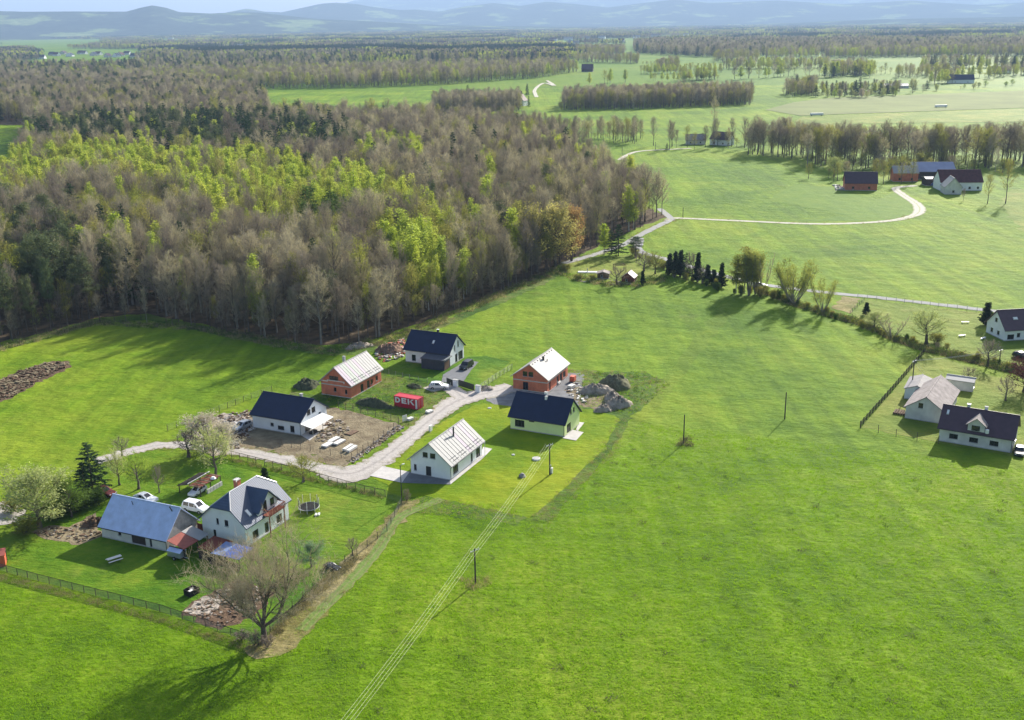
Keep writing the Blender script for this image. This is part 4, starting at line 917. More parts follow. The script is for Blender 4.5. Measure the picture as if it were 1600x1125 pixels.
row([(1000, 101), (1050, 105), (1150, 104)], 16, 7, 10, [L_], 'small young tree planted in a far row', 'young_tree', 'small trees planted in a far row', 4, 1.9, 12)
row([(1042, 430), (1090, 442), (1135, 455)], 16, 1.4, 3.2, ['shrub', 'hedge', 'bramble'], 'leafy undergrowth bush at the foot of the dark hedgerow', 'hedgerow_bush', 'bushes under the dark hedgerow', 1.0, 1.2, 13)
row([(1140, 458), (1195, 462), (1230, 474)], 14, 1.6, 3.6, ['shrub', 'shrub', 'hedge'], 'leafy bush under the roadside group of trees', 'roadside_bush', 'bushes under the roadside group', 1.2, 1.2, 14)
row([(1195, 460), (1290, 490), (1400, 530), (1460, 545), (1600, 583)], 46, .9, 2.4, ['shrub', 'hedge', 'shrub', 'bramble'], 'low bush growing along the ditch', 'ditch_bush', 'bushes along the ditch', .7, 1.3, 15)
row([(985, 398), (1010, 412), (1040, 425)], 14, 1.6, 4.5, ['shrub', 'hedge', 'fruitbare', 'fruit'], 'bushy growth along the lane behind the summer cabin', 'lane_bush', 'bushes along the lane behind the cabin', 1.5, 1.2, 16)
row([(1100, 226), (1150, 228), (1180, 234)], 12, 5, 12, ['leafing', 'bare', 'leafing'], 'bushy tree close by the far white house', 'farm_tree', 'bushy trees by the far white house', 6, 1.9, 17)
row([(1290, 284), (1320, 276), (1390, 276), (1440, 272), (1500, 274)], 16, 5, 12, ['leafing', 'bare', 'leafing', 'pale'], 'bushy tree in the gardens of the far farm', 'farm_tree', 'bushy garden trees of the far farm', 5, 1.8, 18)
row([(1285, 152), (1340, 153), (1390, 149)], 16, 5, 11, ['pale', 'blossom', 'broad', 'pale'], 'rounded blossoming or budding bush near the far bungalow', 'garden_tree', 'rounded garden trees near the far bungalow', 8, 1.3, 19)
row([(1450, 142), (1520, 140), (1590, 132)], 12, 5, 10, ['leafing', 'pale', 'broad'], 'garden tree along the drive of the far white houses', 'garden_tree', 'garden trees by the far white houses', 8, 1.5, 20)
T('spruce', 731, 149, 133, 'dark spruce pair on the far field', 'spruce_tree', 1.8)
T('spruce', 824, 150, 131, 'dark spruce behind the far farmhouse', 'spruce_tree', 1.3)
T('spruce', 826, 168, 150, 'dark spruce right of the far farmhouse', 'spruce_tree', 1.0)
T('spruce', 1342, 152, 122, 'large dark conifer beside the far bungalow', 'spruce_tree', 1.4)
T('bare', 1115, 204, 150, 'tall lone tree in front of the far copse', 'field_tree', 1.0)
T('spruce', 1042, 236, 224, 'small dark bush tree at the end of the far lane', 'bush', 1.8, 'bush')

# ---------------------------------------------------------------- houses
# local frame of a house: origin at the near front corner, +x runs back along its right side, +y runs left along its front
def wall_face(mb, face, Lx, Ly, top, holes, depth=.16):
    """one wall cut into strips round its openings; `top` is the roof line [(u,z)..], holes (u,z,w,h)"""
    def pt(u, z, d=0.0):
        return {'x0': (d, Ly - u, z), 'y0': (u, d, z), 'x1': (Lx - d, u, z), 'y1': (Lx - u, Ly - d, z)}[face]
    L = Ly if face[0] == 'x' else Lx
    us = sorted({0, L} | {q[0] for q in top} | {h[0] for h in holes} | {h[0] + h[2] for h in holes})
    zt = lambda u: float(np.interp(u, [q[0] for q in top], [q[1] for q in top]))
    for a, b in zip(us, us[1:]):
        if b - a < 1e-4: continue
        hs = sorted([h for h in holes if h[0] < (a + b) / 2 < h[0] + h[2]], key=lambda h: h[1]); z = [(0, 0)]
        for h in hs:
            if h[1] > z[-1][0] + 1e-3: mb.add([pt(a, z[-1][0]), pt(b, z[-1][0]), pt(b, h[1]), pt(a, h[1])], [(0, 1, 2, 3)])
            z.append((h[1] + h[3], 0))
        mb.add([pt(a, z[-1][0]), pt(b, z[-1][0]), pt(b, zt(b)), pt(a, zt(a))], [(0, 1, 2, 3)])
    for (u, z, ww, hh) in [h[:4] for h in holes]:
        q = [(u, z), (u + ww, z), (u + ww, z + hh), (u, z + hh)]
        for (a, b) in zip(q, q[1:] + q[:1]): mb.add([pt(*a), pt(*b), pt(*b, depth), pt(*a, depth)], [(0, 1, 2, 3)])
    return pt
def window_part(parent, pt, h, frame='dark_frame', depth=.16, door=False, name=None):
    u, z, ww, hh = h[:4]; mb = MB(); f = .09 if not door else .12
    def bar(a, b, c, d):
        P = [pt(a, b, depth - .07), pt(c, b, depth - .07), pt(c, d, depth - .07), pt(a, d, depth - .07), pt(a, b, depth), pt(c, b, depth), pt(c, d, depth), pt(a, d, depth)]
        mb.add(P, [(0, 1, 2, 3), (4, 7, 6, 5), (0, 4, 5, 1), (1, 5, 6, 2), (2, 6, 7, 3), (3, 7, 4, 0)])
    bar(u, z, u + ww, z + f); bar(u, z + hh - f, u + ww, z + hh); bar(u, z + f, u + f, z + hh - f); bar(u + ww - f, z + f, u + ww, z + hh - f)
    n = 0 if door else max(0, int(round(ww / .85)) - 1)
    for i in range(n): c = u + ww * (i + 1) / (n + 1); bar(c - .04, z + f, c + .04, z + hh - f)
    w_ = mb.build(name or ('door' if door else 'window'), frame, parent)
    if not door and z > .3:
        sl_ = [pt(u - .06, z - .07, -.09), pt(u + ww + .06, z - .07, -.09), pt(u + ww + .06, z - .005, -.09), pt(u - .06, z - .005, -.09), pt(u - .06, z - .07, -.003), pt(u + ww + .06, z - .07, -.003), pt(u + ww + .06, z - .005, -.003), pt(u - .06, z - .005, -.003)]
        MB().add(sl_, [(0, 1, 2, 3), (3, 2, 6, 7), (0, 4, 5, 1), (0, 3, 7, 4), (1, 5, 6, 2)]).build('sill', 'metal_grey', w_)
    p = MB().add([pt(u + f * .5, z + f * .5, depth - .02), pt(u + ww - f * .5, z + f * .5, depth - .02), pt(u + ww - f * .5, z + hh - f * .5, depth - .02), pt(u + f * .5, z + hh - f * .5, depth - .02)], [(0, 1, 2, 3)])
    p.build('pane' if not door else 'door_leaf', 'window_glass' if not door else frame, w_)
    return w_
def house(name, label, xy, rot, Lx, Ly, eave, ridge, axis, wall, roof, holes=None, oh=.55, og=.45, frame='dark_frame', cat='house', group=None, plinth=True, roofname='roof', back=True, gutter=True, gable=None, ridge_at=.5, eave2=None, noroof=False):
    """axis: the direction the ridge runs. holes: face -> [(u,z,w,h[,'door'])], u from the left as one looks at the wall"""
    root = empty(name, xy, rot, 0, label, cat, group); holes = holes or {}; e2 = eave2 or eave
    if axis == 'x':   # gables on x0 and x1
        W = Ly; tops = {'x0': [(0, e2), (W * (1 - ridge_at), ridge), (W, eave)], 'x1': [(0, eave), (W * ridge_at, ridge), (W, e2)], 'y0': [(0, eave), (Lx, eave)], 'y1': [(0, e2), (Lx, e2)]}
    else:
        W = Lx; tops = {'y0': [(0, eave), (W * ridge_at, ridge), (W, e2)], 'y1': [(0, e2), (W * (1 - ridge_at), ridge), (W, eave)], 'x0': [(0, eave), (Ly, eave)], 'x1': [(0, e2), (Ly, e2)]}
    mb = MB(); mgs = []; gf = ('x0', 'x1') if axis == 'x' else ('y0', 'y1')
    for f in ('x0', 'y0', 'x1', 'y1'):
        hs = holes.get(f, []); b = mb
        if gable and f in gf: b = MB(); mgs.append(b)
        pt = wall_face(b, f, Lx, Ly, tops[f], hs)
        for h in hs: window_part(root, pt, h, h[5] if len(h) > 5 else frame, .16, len(h) > 4 and h[4] == 'door')
    mb.build('wall', wall, root)
    for b in mgs: b.build('gable_wall', gable, root)
    if plinth: MB().box(-.04, -.04, -.3, Lx + .04, Ly + .04, .22).build('plinth', 'concrete', root)
    if noroof: return root
    s1 = (ridge - eave) / (W * ridge_at); s2 = (ridge - e2) / (W * (1 - ridge_at)); k = .10
    def R3(a, c, z): return (a, c, z) if axis == 'x' else (c, a, z)
    A = Lx if axis == 'x' else Ly
    P = [R3(-og, -oh, eave - oh * s1 + k), R3(A + og, -oh, eave - oh * s1 + k), R3(A + og, W * ridge_at, ridge + k), R3(-og, W * ridge_at, ridge + k), R3(A + og, W + oh, e2 - oh * s2 + k), R3(-og, W + oh, e2 - oh * s2 + k)]
    r = MB().slab([[P[0], P[1], P[2], P[3]], [P[3], P[2], P[4], P[5]]] if axis == 'x' else [[P[3], P[2], P[1], P[0]], [P[5], P[4], P[2], P[3]]], .2)
    ro = r.build(roofname, roof + ('_' + axis if roof + '_' + axis in MATS else ''), root)
    rc = MB(); q = .14; zc = ridge + k
    c0, c1 = R3(-og - .02, W * ridge_at, zc), R3(A + og + .02, W * ridge_at, zc)
    rc.tube([c0, c1], .13, 6).build('ridge_cap', roof + ('_' + axis if roof + '_' + axis in MATS else ''), ro)
    if gutter:
        for nm, c in (('a', -oh - .06), ('b', W + oh + .06)):
            zz = (eave - oh * s1 if c < 0 else e2 - oh * s2) - .02
            MB().tube([R3(-og, c, zz), R3(A + og, c, zz)], .075, 5).build('gutter', 'dark_frame', root)
            MB().tube([R3(.12, c, zz), R3(.12, -.06 if c < 0 else W + .06, zz - .45), R3(.12, -.06 if c < 0 else W + .06, .1)], .05, 5).build('downpipe', 'dark_frame', root)
    root['_dims'] = [Lx, Ly, eave, ridge]
    return root
def roof_pt(Lx, Ly, eave, ridge, axis, along, down, side=0, lift=.1):
    """a place on the roof: `along` the ridge in metres, `down` from ridge (0) to eave (1), side 0 = slope over y0/x0"""
    W = Ly if axis == 'x' else Lx; c = W / 2 * (1 - down) if side == 0 else W / 2 * (1 + down); z = ridge - (ridge - eave) * down + lift
    return (along, c, z) if axis == 'x' else (c, along, z)
def chimney(root, p, w_, h, mt, cap=None):
    x, y, z = p; c = MB().box(x - w_ / 2, y - w_ / 2, z - .9, x + w_ / 2, y + w_ / 2, z + h).build('chimney', mt, root)
    MB().box(x - w_ / 2 - .07, y - w_ / 2 - .07, z + h + .003, x + w_ / 2 + .07, y + w_ / 2 + .07, z + h + .1).build('chimney_cap', cap or 'concrete', c); return c
def skylight(root, p, axis, sl, side=0, w_=.8, l=1.2, mt='white_paint'):
    """a roof window lying in the slope; sl is the slope's rise over run"""
    x, y, z = p; sg = 1 if side == 0 else -1; f = []
    for (a, b) in ((-w_ / 2, -l / 2), (w_ / 2, -l / 2), (w_ / 2, l / 2), (-w_ / 2, l / 2)):
        q = (x + a, y + b * sg, z + b * sl) if axis == 'x' else (x + b * sg, y + a, z + b * sl); f.append((q[0], q[1], q[2] + .12))
    if axis != 'x': f = f[::-1]
    if side: f = f[::-1]
    s = MB().slab([f], .14).build('roof_window', 'metal_grey', root); c = np.mean(f, 0)
    MB().slab([[tuple(c + (np.array(q) - c) * .8 + [0, 0, .012]) for q in f]], .01).build('pane', mt, s)
def seams(root, Lx, Ly, eave, ridge, axis, n, tint, oh=.55, og=.45):
    """the sheets of a metal roof, one by one, and the snow guards over the lower edge"""
    W = Ly if axis == 'x' else Lx; A = Lx if axis == 'x' else Ly; s = (ridge - eave) / (W / 2); meshes = {}
    for side in (0, 1):
        for i in range(n):
            w_ = (A + 2 * og) / n; a0 = -og + w_ * i
            def Q(a, d, up):
                c = -oh + (W / 2 + oh) * (1 - d); z = eave - oh * s + .10 + (c + oh) * s + up
                if side: c = W - c
                return (a, c, z) if axis == 'x' else (c, a, z)
            mb = MB(); g = .02
            prof = [(0, .012), (.0, .075), (.06, .075), (.06, .022), (w_ - g, .022)]
            vs = [Q(a0 + x, .015, z) for x, z in prof] + [Q(a0 + x, .985, z) for x, z in prof]; k = len(prof)
            mb.add(vs, [(j, j + 1, k + j + 1, k + j) for j in range(k - 1)])
            mb.build('roof_sheet', tint(i, side), root)
    for side in (0, 1):
        for r_, (d0) in enumerate((.80, .90)):
            mb = MB()
            for i in range(4):
                a0 = A * (.06 + .24 * i + .03 * r_); a1 = a0 + A * .17
                c = -oh + (W / 2 + oh) * (1 - d0); z = eave - oh * s + .10 + (c + oh) * s + .12; c = W - c if side else c
                p, q = ((a0, c, z), (a1, c, z)) if axis == 'x' else ((c, a0, z), (c, a1, z)); mb.tube([p, q], .05, 5)
            mb.build('snow_guard', 'dark_frame', root)
def corner(A, C, rot):
    """near corner of a footprint from its left and its right-back corner"""
    a, c = G(*A), G(*C); x = np.array([math.cos(rad(rot)), math.sin(rad(rot))]); y = np.array([-x[1], x[0]]); d = c - a; return a - y * 0 + y * (d @ y) , (d @ x), -(d @ y)
HR = 65.0
# 1 the white house with the pale sheet roof
WH = house('house', 'white new house with pale metal sheet roof and black stove pipe', G(704, 751), HR, 14.1, 8.9, 3.5, 7.2, 'x', 'white_render', 'seam_sheet',
    {'x0': [(.7, .9, .6, 1.3), (2.8, 4.05, 1.15, 1.1), (4.45, 4.05, 1.2, 1.1), (3.4, .22, 1.2, 2.0, 'door')], 'y0': [(1.2, .7, 2.2, 1.7), (8.9, .4, .9, 1.9), (11.3, .25, 1.9, 2.1)], 'x1': [(2, .8, 2, 1.4), (5, .8, 1.6, 1.4)], 'y1': [(2, .8, 1.4, 1.3), (7, .8, 1.4, 1.3)]})
seams(WH, 14.1, 8.9, 3.5, 7.2, 'x', 13, lambda i, s: 'seam_sheet_pink' if i in (7, 10) else 'seam_sheet', .55, .45)
x, y, z = roof_pt(14.1, 8.9, 3.5, 7.2, 'x', 7.6, .30); MB().tube([(x, y, z - .2), (x, y, z + 1.9)], .17, 8).build('stove_pipe', 'dark_frame', WH)
MB().tube([(x - .1, y + 1.0, z + .4), (x - .1, y + 1.0, z + 1.9)], .025, 4).build('aerial', 'metal_grey', WH)
MB().tube([(13.9, -.75, .1), (13.9, -.75, 3.1)], .06, 6).build('porch_post', 'white_paint', WH)
# 2 the yellow house
YH = house('house', 'pale yellow house with navy tiled roof beside the power pole', G(882, 683), HR - 1, 8.5, 13.0, 3.4, 7.3, 'y', 'yellow_render', 'navy_tile',
    {'x0': [(1.1, .75, 2.3, 1.6)], 'y0': [(1.3, .25, 2.3, 2.1), (3.05, 4.05, 1.0, 1.15), (4.75, 4.05, 1.0, 1.15)], 'x1': [(2, .8, 1.4, 1.3), (8, .8, 1.4, 1.3)], 'y1': [(2, .8, 1.4, 1.3)]})
chimney(YH, roof_pt(8.5, 13, 3.4, 7.3, 'y', 6.4, .10, 1), .6, .9, 'white_paint'); chimney(YH, roof_pt(8.5, 13, 3.4, 7.3, 'y', 5.9, .14, 0), .5, .5, 'white_paint')
MB().box(-.75, 7.0, 2.62, -.3, 8.1, 3.0).build('awning_box', 'dark_frame', YH)
# 3 the grey house with the canopy
GH = house('house', 'pale grey new house with navy roof and glazed canopy on its gable', G(471, 681), HR, 10.0, 13.0, 3.6, 6.9, 'y', 'grey_render', 'navy_tile',
    {'x0': [(4.8, 1.15, .9, .8), (6.75, .6, 1.75, .95), (10.1, .45, 1.15, 1.55)], 'y0': [(2.6, 3.75, 1.35, 1.25), (4.4, 3.75, 1.4, 1.3), (6.9, 2.6, .9, .5), (1.5, .25, 2.6, 2.1), (6.2, .25, 1.4, 2.1)], 'y1': [(2, .8, 1.4, 1.3)], 'x1': [(2, .8, 1.4, 1.3)]})
cn = MB().slab([[(-.1, -3.2, 2.15), (8.0, -3.2, 2.15), (8.0, -.02, 2.75), (-.1, -.02, 2.75)]], .06).build('canopy', 'white_paint', GH)
for px_ in (.1, 3.9, 7.8): MB().box(px_ - .05, -3.1, 0, px_ + .05, -3.0, 2.1).build('canopy_post', 'metal_grey', GH)
MB().box(1.2, -2.2, .1, 3.0, -1.2, .75).build('terrace_table', 'dark_timber', GH)
chimney(GH, roof_pt(10, 13, 3.6, 6.9, 'y', 3.4, .12, 1), .55, .9, 'concrete')
# 4 brick shell, left
RL = house('brick_house', 'unfinished red brick house with pink and green tinted sheet roof', G(549, 623), HR, 13.9, 8.5, 3.7, 7.4, 'x', 'hollow_brick', 'seam_sheet',
    {'x0': [(3.6, 1.2, .75, 1.05), (6.8, 1.0, .6, 1.1), (2.5, 4.1, 2.6, 1.05)], 'y0': [(4.3, .1, 1.3, 2.1), (7.2, .1, 1.2, 2.1), (8.9, .8, 1.0, 1.3), (11.2, 1.0, 1.1, 1.2)], 'x1': [(3, 1, 1.4, 1.2)], 'y1': [(3, 1, 1.4, 1.2)]}, gutter=False)
seams(RL, 13.9, 8.5, 3.7, 7.4, 'x', 14, lambda i, s: ('seam_sheet_pink', 'seam_sheet_pink', 'seam_sheet_green', 'seam_sheet_green', 'seam_sheet_pink', 'seam_sheet_green', 'seam_sheet', 'seam_sheet_pink', 'seam_sheet', 'seam_sheet', 'seam_sheet', 'seam_sheet', 'seam_sheet', 'seam_sheet')[i])
MB().box(-.03, -.03, 2.75, 14.0, -.006, 3.0).box(-.03, -.03, 2.75, -.006, 8.53, 3.0).build('ring_beam', 'concrete', RL)
MB().box(-.035, 6.6, 3.55, -.006, 8.5, 3.8).box(-.035, 6.5, 3.55, -.006, 6.7, 4.05).box(-.036, 2.0, 3.85, -.006, 6.6, 4.05).box(-.035, 1.7, 3.55, -.006, 1.95, 4.05).build('foam_strip', 'foam_white', RL)
x, y, z = roof_pt(13.9, 8.5, 3.7, 7.4, 'x', 7.0, .45, 1); MB().box(x - .3, y - .3, z - .6, x + .3, y + .3, z + 2.2).build('chimney', 'concrete', RL)
# 5 the dark roofed house with the annex
o5, lx5, ly5 = corner((634, 565), (725, 559), HR + 1)
DH = house('house', 'white house with navy roof, dark slate annex and wide garage openings', o5, HR + 1, lx5, ly5, 3.9, 7.6, 'y', 'white_render', 'navy_tile',
    {'x0': [(1.9, .5, 1.2, 1.7), (5.2, .25, .9, 2.1)], 'y0': [(lx5 * .62, .22, lx5 * .3, 2.3, 'door'), (lx5 * .40, .22, lx5 * .16, 2.2, 'door'), (lx5 * .36, 3.4, .6, 1.6), (lx5 * .58, 4.0, .8, 1.8)], 'y1': [(2, .8, 1.4, 1.3)], 'x1': [(2, .8, 1.4, 1.3)]})
skylight(DH, roof_pt(lx5, ly5, 3.9, 7.6, 'y', ly5 * .42, .55), 'y', (3.7) / (lx5 / 2), 0, .6, .8)
chimney(DH, roof_pt(lx5, ly5, 3.9, 7.6, 'y', ly5 * .42, .08, 1), .5, 1.0, 'dark_frame', 'white_paint')
an = MB().box(-3.6, -.3, -.2, -.02, 6.3, 2.75).build('annex', 'dark_cladding', DH)
MB().slab([[(-3.9, -.5, 2.85), (-3.9, 6.5, 2.85), (.0, 6.5, 3.35), (.0, -.5, 3.35)][::-1]], .1).build('annex_roof', 'dark_cladding', an)
MB().box(-3.95, -.8, 2.88, .3, -.52, 3.2).build('parapet', 'metal_grey', an)
MB().box(-3.3, -.34, .1, -.6, -.305, 2.2).build('garage_door', 'timber', an)
# 6 brick shell, right
RR = house('brick_house', 'red brick house shell with white tiled roof and grey gravel yard', G(855, 615), HR + 1, 13.9, 9.0, 3.8, 7.0, 'x', 'hollow_brick', 'pale_tile',
    {'x0': [(2.6, 3.75, 1.2, 1.25), (4.15, 3.75, 1.2, 1.25), (2.6, .15, 1.4, 2.1)], 'y0': [(1.3, .3, 1.0, 2.1), (6.3, .15, 1.4, 2.2), (8.4, .15, 1.6, 2.2), (10.6, .6, 1.8, 1.6)], 'x1': [(3, 1, 1.4, 1.2)], 'y1': [(3, 1, 1.4, 1.2)]}, gutter=False)
MB().box(-.03, -.03, 2.55, 14.0, -.006, 2.8).box(-.03, -.03, 2.55, -.006, 9.03, 2.8).build('ring_beam', 'concrete', RR)
x, y, z = roof_pt(13.9, 9, 3.8, 7.0, 'x', 6.2, .22); MB().tube([(x, y, z - .2), (x, y, z + .9)], .28, 7).build('chimney', 'dark_frame', RR)
MB().tube([(x + .8, y - .7, z - .6), (x + .8, y - .7, z + .1)], .12, 6).build('vent_pipe', 'dark_frame', RR)
hk = MB()
for i in range(9): q = roof_pt(13.9, 9, 3.8, 7.0, 'x', .7 + i * 1.55, .1); hk.box(q[0] - .12, q[1] - .12, q[2], q[0] + .12, q[1] + .12, q[2] + .16)
hk.build('roof_hook', 'dark_frame', RR)
# 7 the barn
BN = house('barn', 'long white barn with blue sheet roof and shingled gable', G(262, 862), 66, 8.0, 14.6, 2.6, 6.5, 'y', 'old_render', 'blue_sheet',
    {'x0': [(3.8, 1.1, .7, .9), (6.8, .2, 3.1, 2.15, 'door', 'dark_timber'), (10.8, .15, .5, 1.9, 'door', 'dark_frame')], 'y0': [(5.6, .2, 1.1, 2.0, 'door', 'dark_timber')], 'x1': [(3, .8, 1, 1)], 'y1': [(2, .8, 1, 1)]}, .5, .35, 'dark_frame', 'barn', gable='shingle')
MB().tube([roof_pt(8, 14.6, 2.6, 6.5, 'y', 1.1, .16), (2.9, 1.1, 7.0)], .1, 6).build('vent_pipe', 'dark_frame', BN)
MB().tube([roof_pt(8, 14.6, 2.6, 6.5, 'y', 9.6, .22), (2.9, 9.6, 6.6)], .06, 6).build('vent_pipe', 'dark_frame', BN)
# 8 the old farmhouse with half hips, dormer and balcony
FX, FY, FE, FR = 12.2, 9.4, 4.3, 8.6
FH = house('farmhouse', 'old white farmhouse with half hipped dark roof, gabled dormer and wooden balcony', G(386, 856), HR, FX, FY, FE, FR, 'x', 'white_render', 'farm_sheet',
    {'x0': [(3.2, 3.35, .55, 1.15), (5.0, 3.3, .8, 1.2), (2.3, .8, .6, 1.35)], 'y0': [(1.8, .6, 1.6, 1.6), (5.2, .3, 1.1, 2.0), (8.6, .6, 1.6, 1.6)], 'x1': [(3, .9, 1.1, 1.3)], 'y1': [(3, .9, 1.1, 1.3), (8, .9, 1.1, 1.3)]}, noroof=True)
hh = 6.6; hp = 2.3; oh, og = .6, .45; sl = (FR - FE) / (FY / 2); k = .12; yE = lambda z: (z - FE) / sl
P = lambda x, y, z: (x, y, z + k)
e0 = FE - oh * sl
r = MB().slab([[P(-og, -oh, e0), P(FX + og, -oh, e0), P(FX + og, yE(hh), hh), P(FX - hp, FY / 2, FR), P(hp, FY / 2, FR), P(-og, yE(hh), hh)],
               [P(FX + og, FY + oh, e0), P(-og, FY + oh, e0), P(-og, FY - yE(hh), hh), P(hp, FY / 2, FR), P(FX - hp, FY / 2, FR), P(FX + og, FY - yE(hh), hh)],
               [P(-og, FY - yE(hh), hh), P(-og, yE(hh), hh), P(hp, FY / 2, FR)], [P(FX + og, yE(hh), hh), P(FX + og, FY - yE(hh), hh), P(FX - hp, FY / 2, FR)]], .2).build('roof', 'farm_sheet_x', FH)
for a, b in ((P(hp, FY / 2, FR), P(FX - hp, FY / 2, FR)), (P(-og, yE(hh), hh), P(hp, FY / 2, FR)), (P(-og, FY - yE(hh), hh), P(hp, FY / 2, FR)), (P(FX + og, yE(hh), hh), P(FX - hp, FY / 2, FR))):
    MB().tube([a, b], .12, 5).build('ridge_cap', 'metal_grey', r)
# trim the gable tops that would stand above the half hips
wl = [c for c in FH.children if c.name.startswith('wall')][0]
for v in wl.data.vertices:
    if v.co.z > hh - .05: v.co.z = hh - .05
wd0, wd1, dz = 3.6, 9.2, 8.2; dm = (wd0 + wd1) / 2; de = 5.4; ds = (dz - de) / ((wd1 - wd0) / 2)
dw = MB(); dw.add([(wd0, -.02, FE - .2), (wd1, -.02, FE - .2), (wd1, -.02, de), (dm, -.02, dz), (wd0, -.02, de)], [(0, 1, 2, 3, 4)])
for xx in (wd0, wd1): dw.add([(xx, -.02, FE - .2), (xx, 3.2, FE + .2), (xx, 3.2, de + .3), (xx, -.02, de)], [(0, 1, 2, 3)])
dw = dw.build('dormer', 'white_render', FH)
yb = FY / 2 - .1
MB().slab([[(wd0 - .4, -.6, de - .4 * ds + .15), (dm, -.6, dz + .15), (dm, yb, dz + .15), (wd0 - .4, yE(de - .4 * ds) + .3, de - .4 * ds + .15)][::-1], [(dm, -.6, dz + .15), (wd1 + .4, -.6, de - .4 * ds + .15), (wd1 + .4, yE(de - .4 * ds) + .3, de - .4 * ds + .15), (dm, yb, dz + .15)][::-1]], .16).build('dormer_roof', 'farm_sheet_y', dw)
ptd = lambda u, z, d=0.0: (u, d - .20, z)
window_part(dw, ptd, (5.1, 4.5, 1.0, 2.0), 'dark_frame', .16, False, 'balcony_door'); window_part(dw, ptd, (7.2, 4.9, 1.0, 1.3), 'dark_frame', .16)
bl = MB().box(4.6, -1.7, 4.05, 9.2, -.05, 4.2).build('balcony', 'red_timber', FH)
for i in range(16): xx = 4.65 + i * .30; MB().box(xx, -1.70, 4.2, xx + .16, -1.66, 5.15).build('baluster', 'red_timber', bl)
MB().box(4.6, -1.74, 5.15, 9.2, -1.62, 5.25).box(4.6, -1.6, 5.15, 4.7, -.05, 5.25).box(9.1, -1.6, 5.15, 9.2, -.05, 5.25).build('rail', 'red_timber', bl)
for xx in (4.8, 9.0): MB().box(xx - .08, -1.6, 0, xx + .08, -1.44, 4.05).build('balcony_post', 'red_timber', bl)
skylight(FH, (2.4, 1.0, FE + 1.0 * sl + .1), 'x', sl, 0, .7, 1.0)
chimney(FH, (5.4, FY / 2 + .7, FR - .4), .9, 1.5, 'hollow_brick'); MB().tube([(4.7, FY / 2 + .2, FR), (4.7, FY / 2 + .2, FR + 1.9)], .03, 4).tube([(4.0, FY / 2 + .2, FR + 1.6), (5.4, FY / 2 + .2, FR + 1.6)], .025, 4).tube([(4.1, FY / 2 - .2, FR + 1.3), (5.3, FY / 2 + .6, FR + 1.3)], .025, 4).build('aerial', 'metal_grey', FH)
# 9 the old house at the right with its barn
o9 = G(1580, 708)
OH = house('house', 'old white house with dark plum roof and central gabled dormer', o9, 59, 8.4, 14.2, 3.4, 6.8, 'y', 'old_render', 'plum_tile',
    {'x0': [(2.0, 1.0, 1.7, 1.1), (5.95, .9, 1.7, 1.1), (9.9, .9, 1.7, 1.1)], 'y0': [(1.5, .9, 1.2, 1.3), (5, .9, 1.2, 1.3)], 'y1': [(2, .8, 1.4, 1.3)], 'x1': [(2, .8, 1.4, 1.3)]})
y0, y1 = 5.5, 8.8; ym = (y0 + y1) / 2; s9 = (6.8 - 3.4) / 4.2
d9 = MB().add([(-.03, y0, 3.0), (-.03, y1, 3.0), (-.03, y1, 5.0), (-.03, ym, 6.3), (-.03, y0, 5.0)], [(4, 3, 2, 1, 0)])
for yy in (y0, y1): d9.add([(-.03, yy, 3.0), (2.2, yy, 3.4), (2.2, yy, 5.0), (-.03, yy, 5.0)], [(0, 1, 2, 3)])
d9 = d9.build('dormer', 'old_render', OH); dr = (6.3 - 5.0) / (ym - y0)
MB().slab([[(-.5, y0 - .4, 5.0 - .4 * dr + .12), (2.0, y0 - .4, 4.75), (3.7, ym, 6.42), (-.5, ym, 6.42)], [(-.5, ym, 6.42), (3.7, ym, 6.42), (2.0, y1 + .4, 4.75), (-.5, y1 + .4, 5.0 - .4 * dr + .12)]], .14).build('dormer_roof', 'old_tile_x', d9)
window_part(d9, lambda u, z, d=0.0: (d - .2, y1 - u, z), (.75, 3.6, 1.6, 1.1), 'dark_frame')
MB().tube([(-.3, 5.0, 3.55), (-.33, 5.0, 4.35)], .38, 10).build('satellite_dish', 'white_paint', OH)
chimney(OH, roof_pt(8.4, 14.2, 3.4, 6.8, 'y', 9.6, .1, 1), .6, 1.0, 'concrete', 'white_paint'); chimney(OH, roof_pt(8.4, 14.2, 3.4, 6.8, 'y', 6.2, .2, 1), .6, 1.2, 'white_paint')
skylight(OH, roof_pt(8.4, 14.2, 3.4, 6.8, 'y', 13.3, .35), 'y', s9, 0, .5, .9)
OB = house('barn', 'weathered barn with grey tiled roof joined to the old plum roofed house', G(1474, 663), 59, 17.0, 8.2, 2.9, 5.7, 'x', 'old_render', 'old_tile',
    {'x0': [(2.6, 2.9, 1.0, 1.2)], 'y0': [(3, .5, 1.4, 1.8), (8, .5, 1.2, 1.6)], 'x1': [(2, .5, 1, 1.2)], 'y1': [(3, .5, 1, 1.2)]}, .5, .3, 'dark_frame', 'barn', gutter=False)
LT = house('shed', 'low white lean-to with grey sheet roof left of the weathered barn', G(1449, 628), 62, 9.0, 5.2, 2.7, 3.6, 'x', 'white_render', 'grey_sheet',
    {'x0': [(2.2, .8, .6, 1.1), (3.0, .8, .6, 1.1)]}, .3, .3, 'dark_frame', 'shed', ridge_at=.5, gutter=False)
house('shed', 'white roofed shed at the back end of the weathered barn', G(1519, 613), 59, 3.6, 6.0, 2.5, 3.0, 'y', 'old_render', 'seam_sheet', {'y0': [(1, .8, 1, 1)]}, .3, .3, cat='shed', gutter=False)
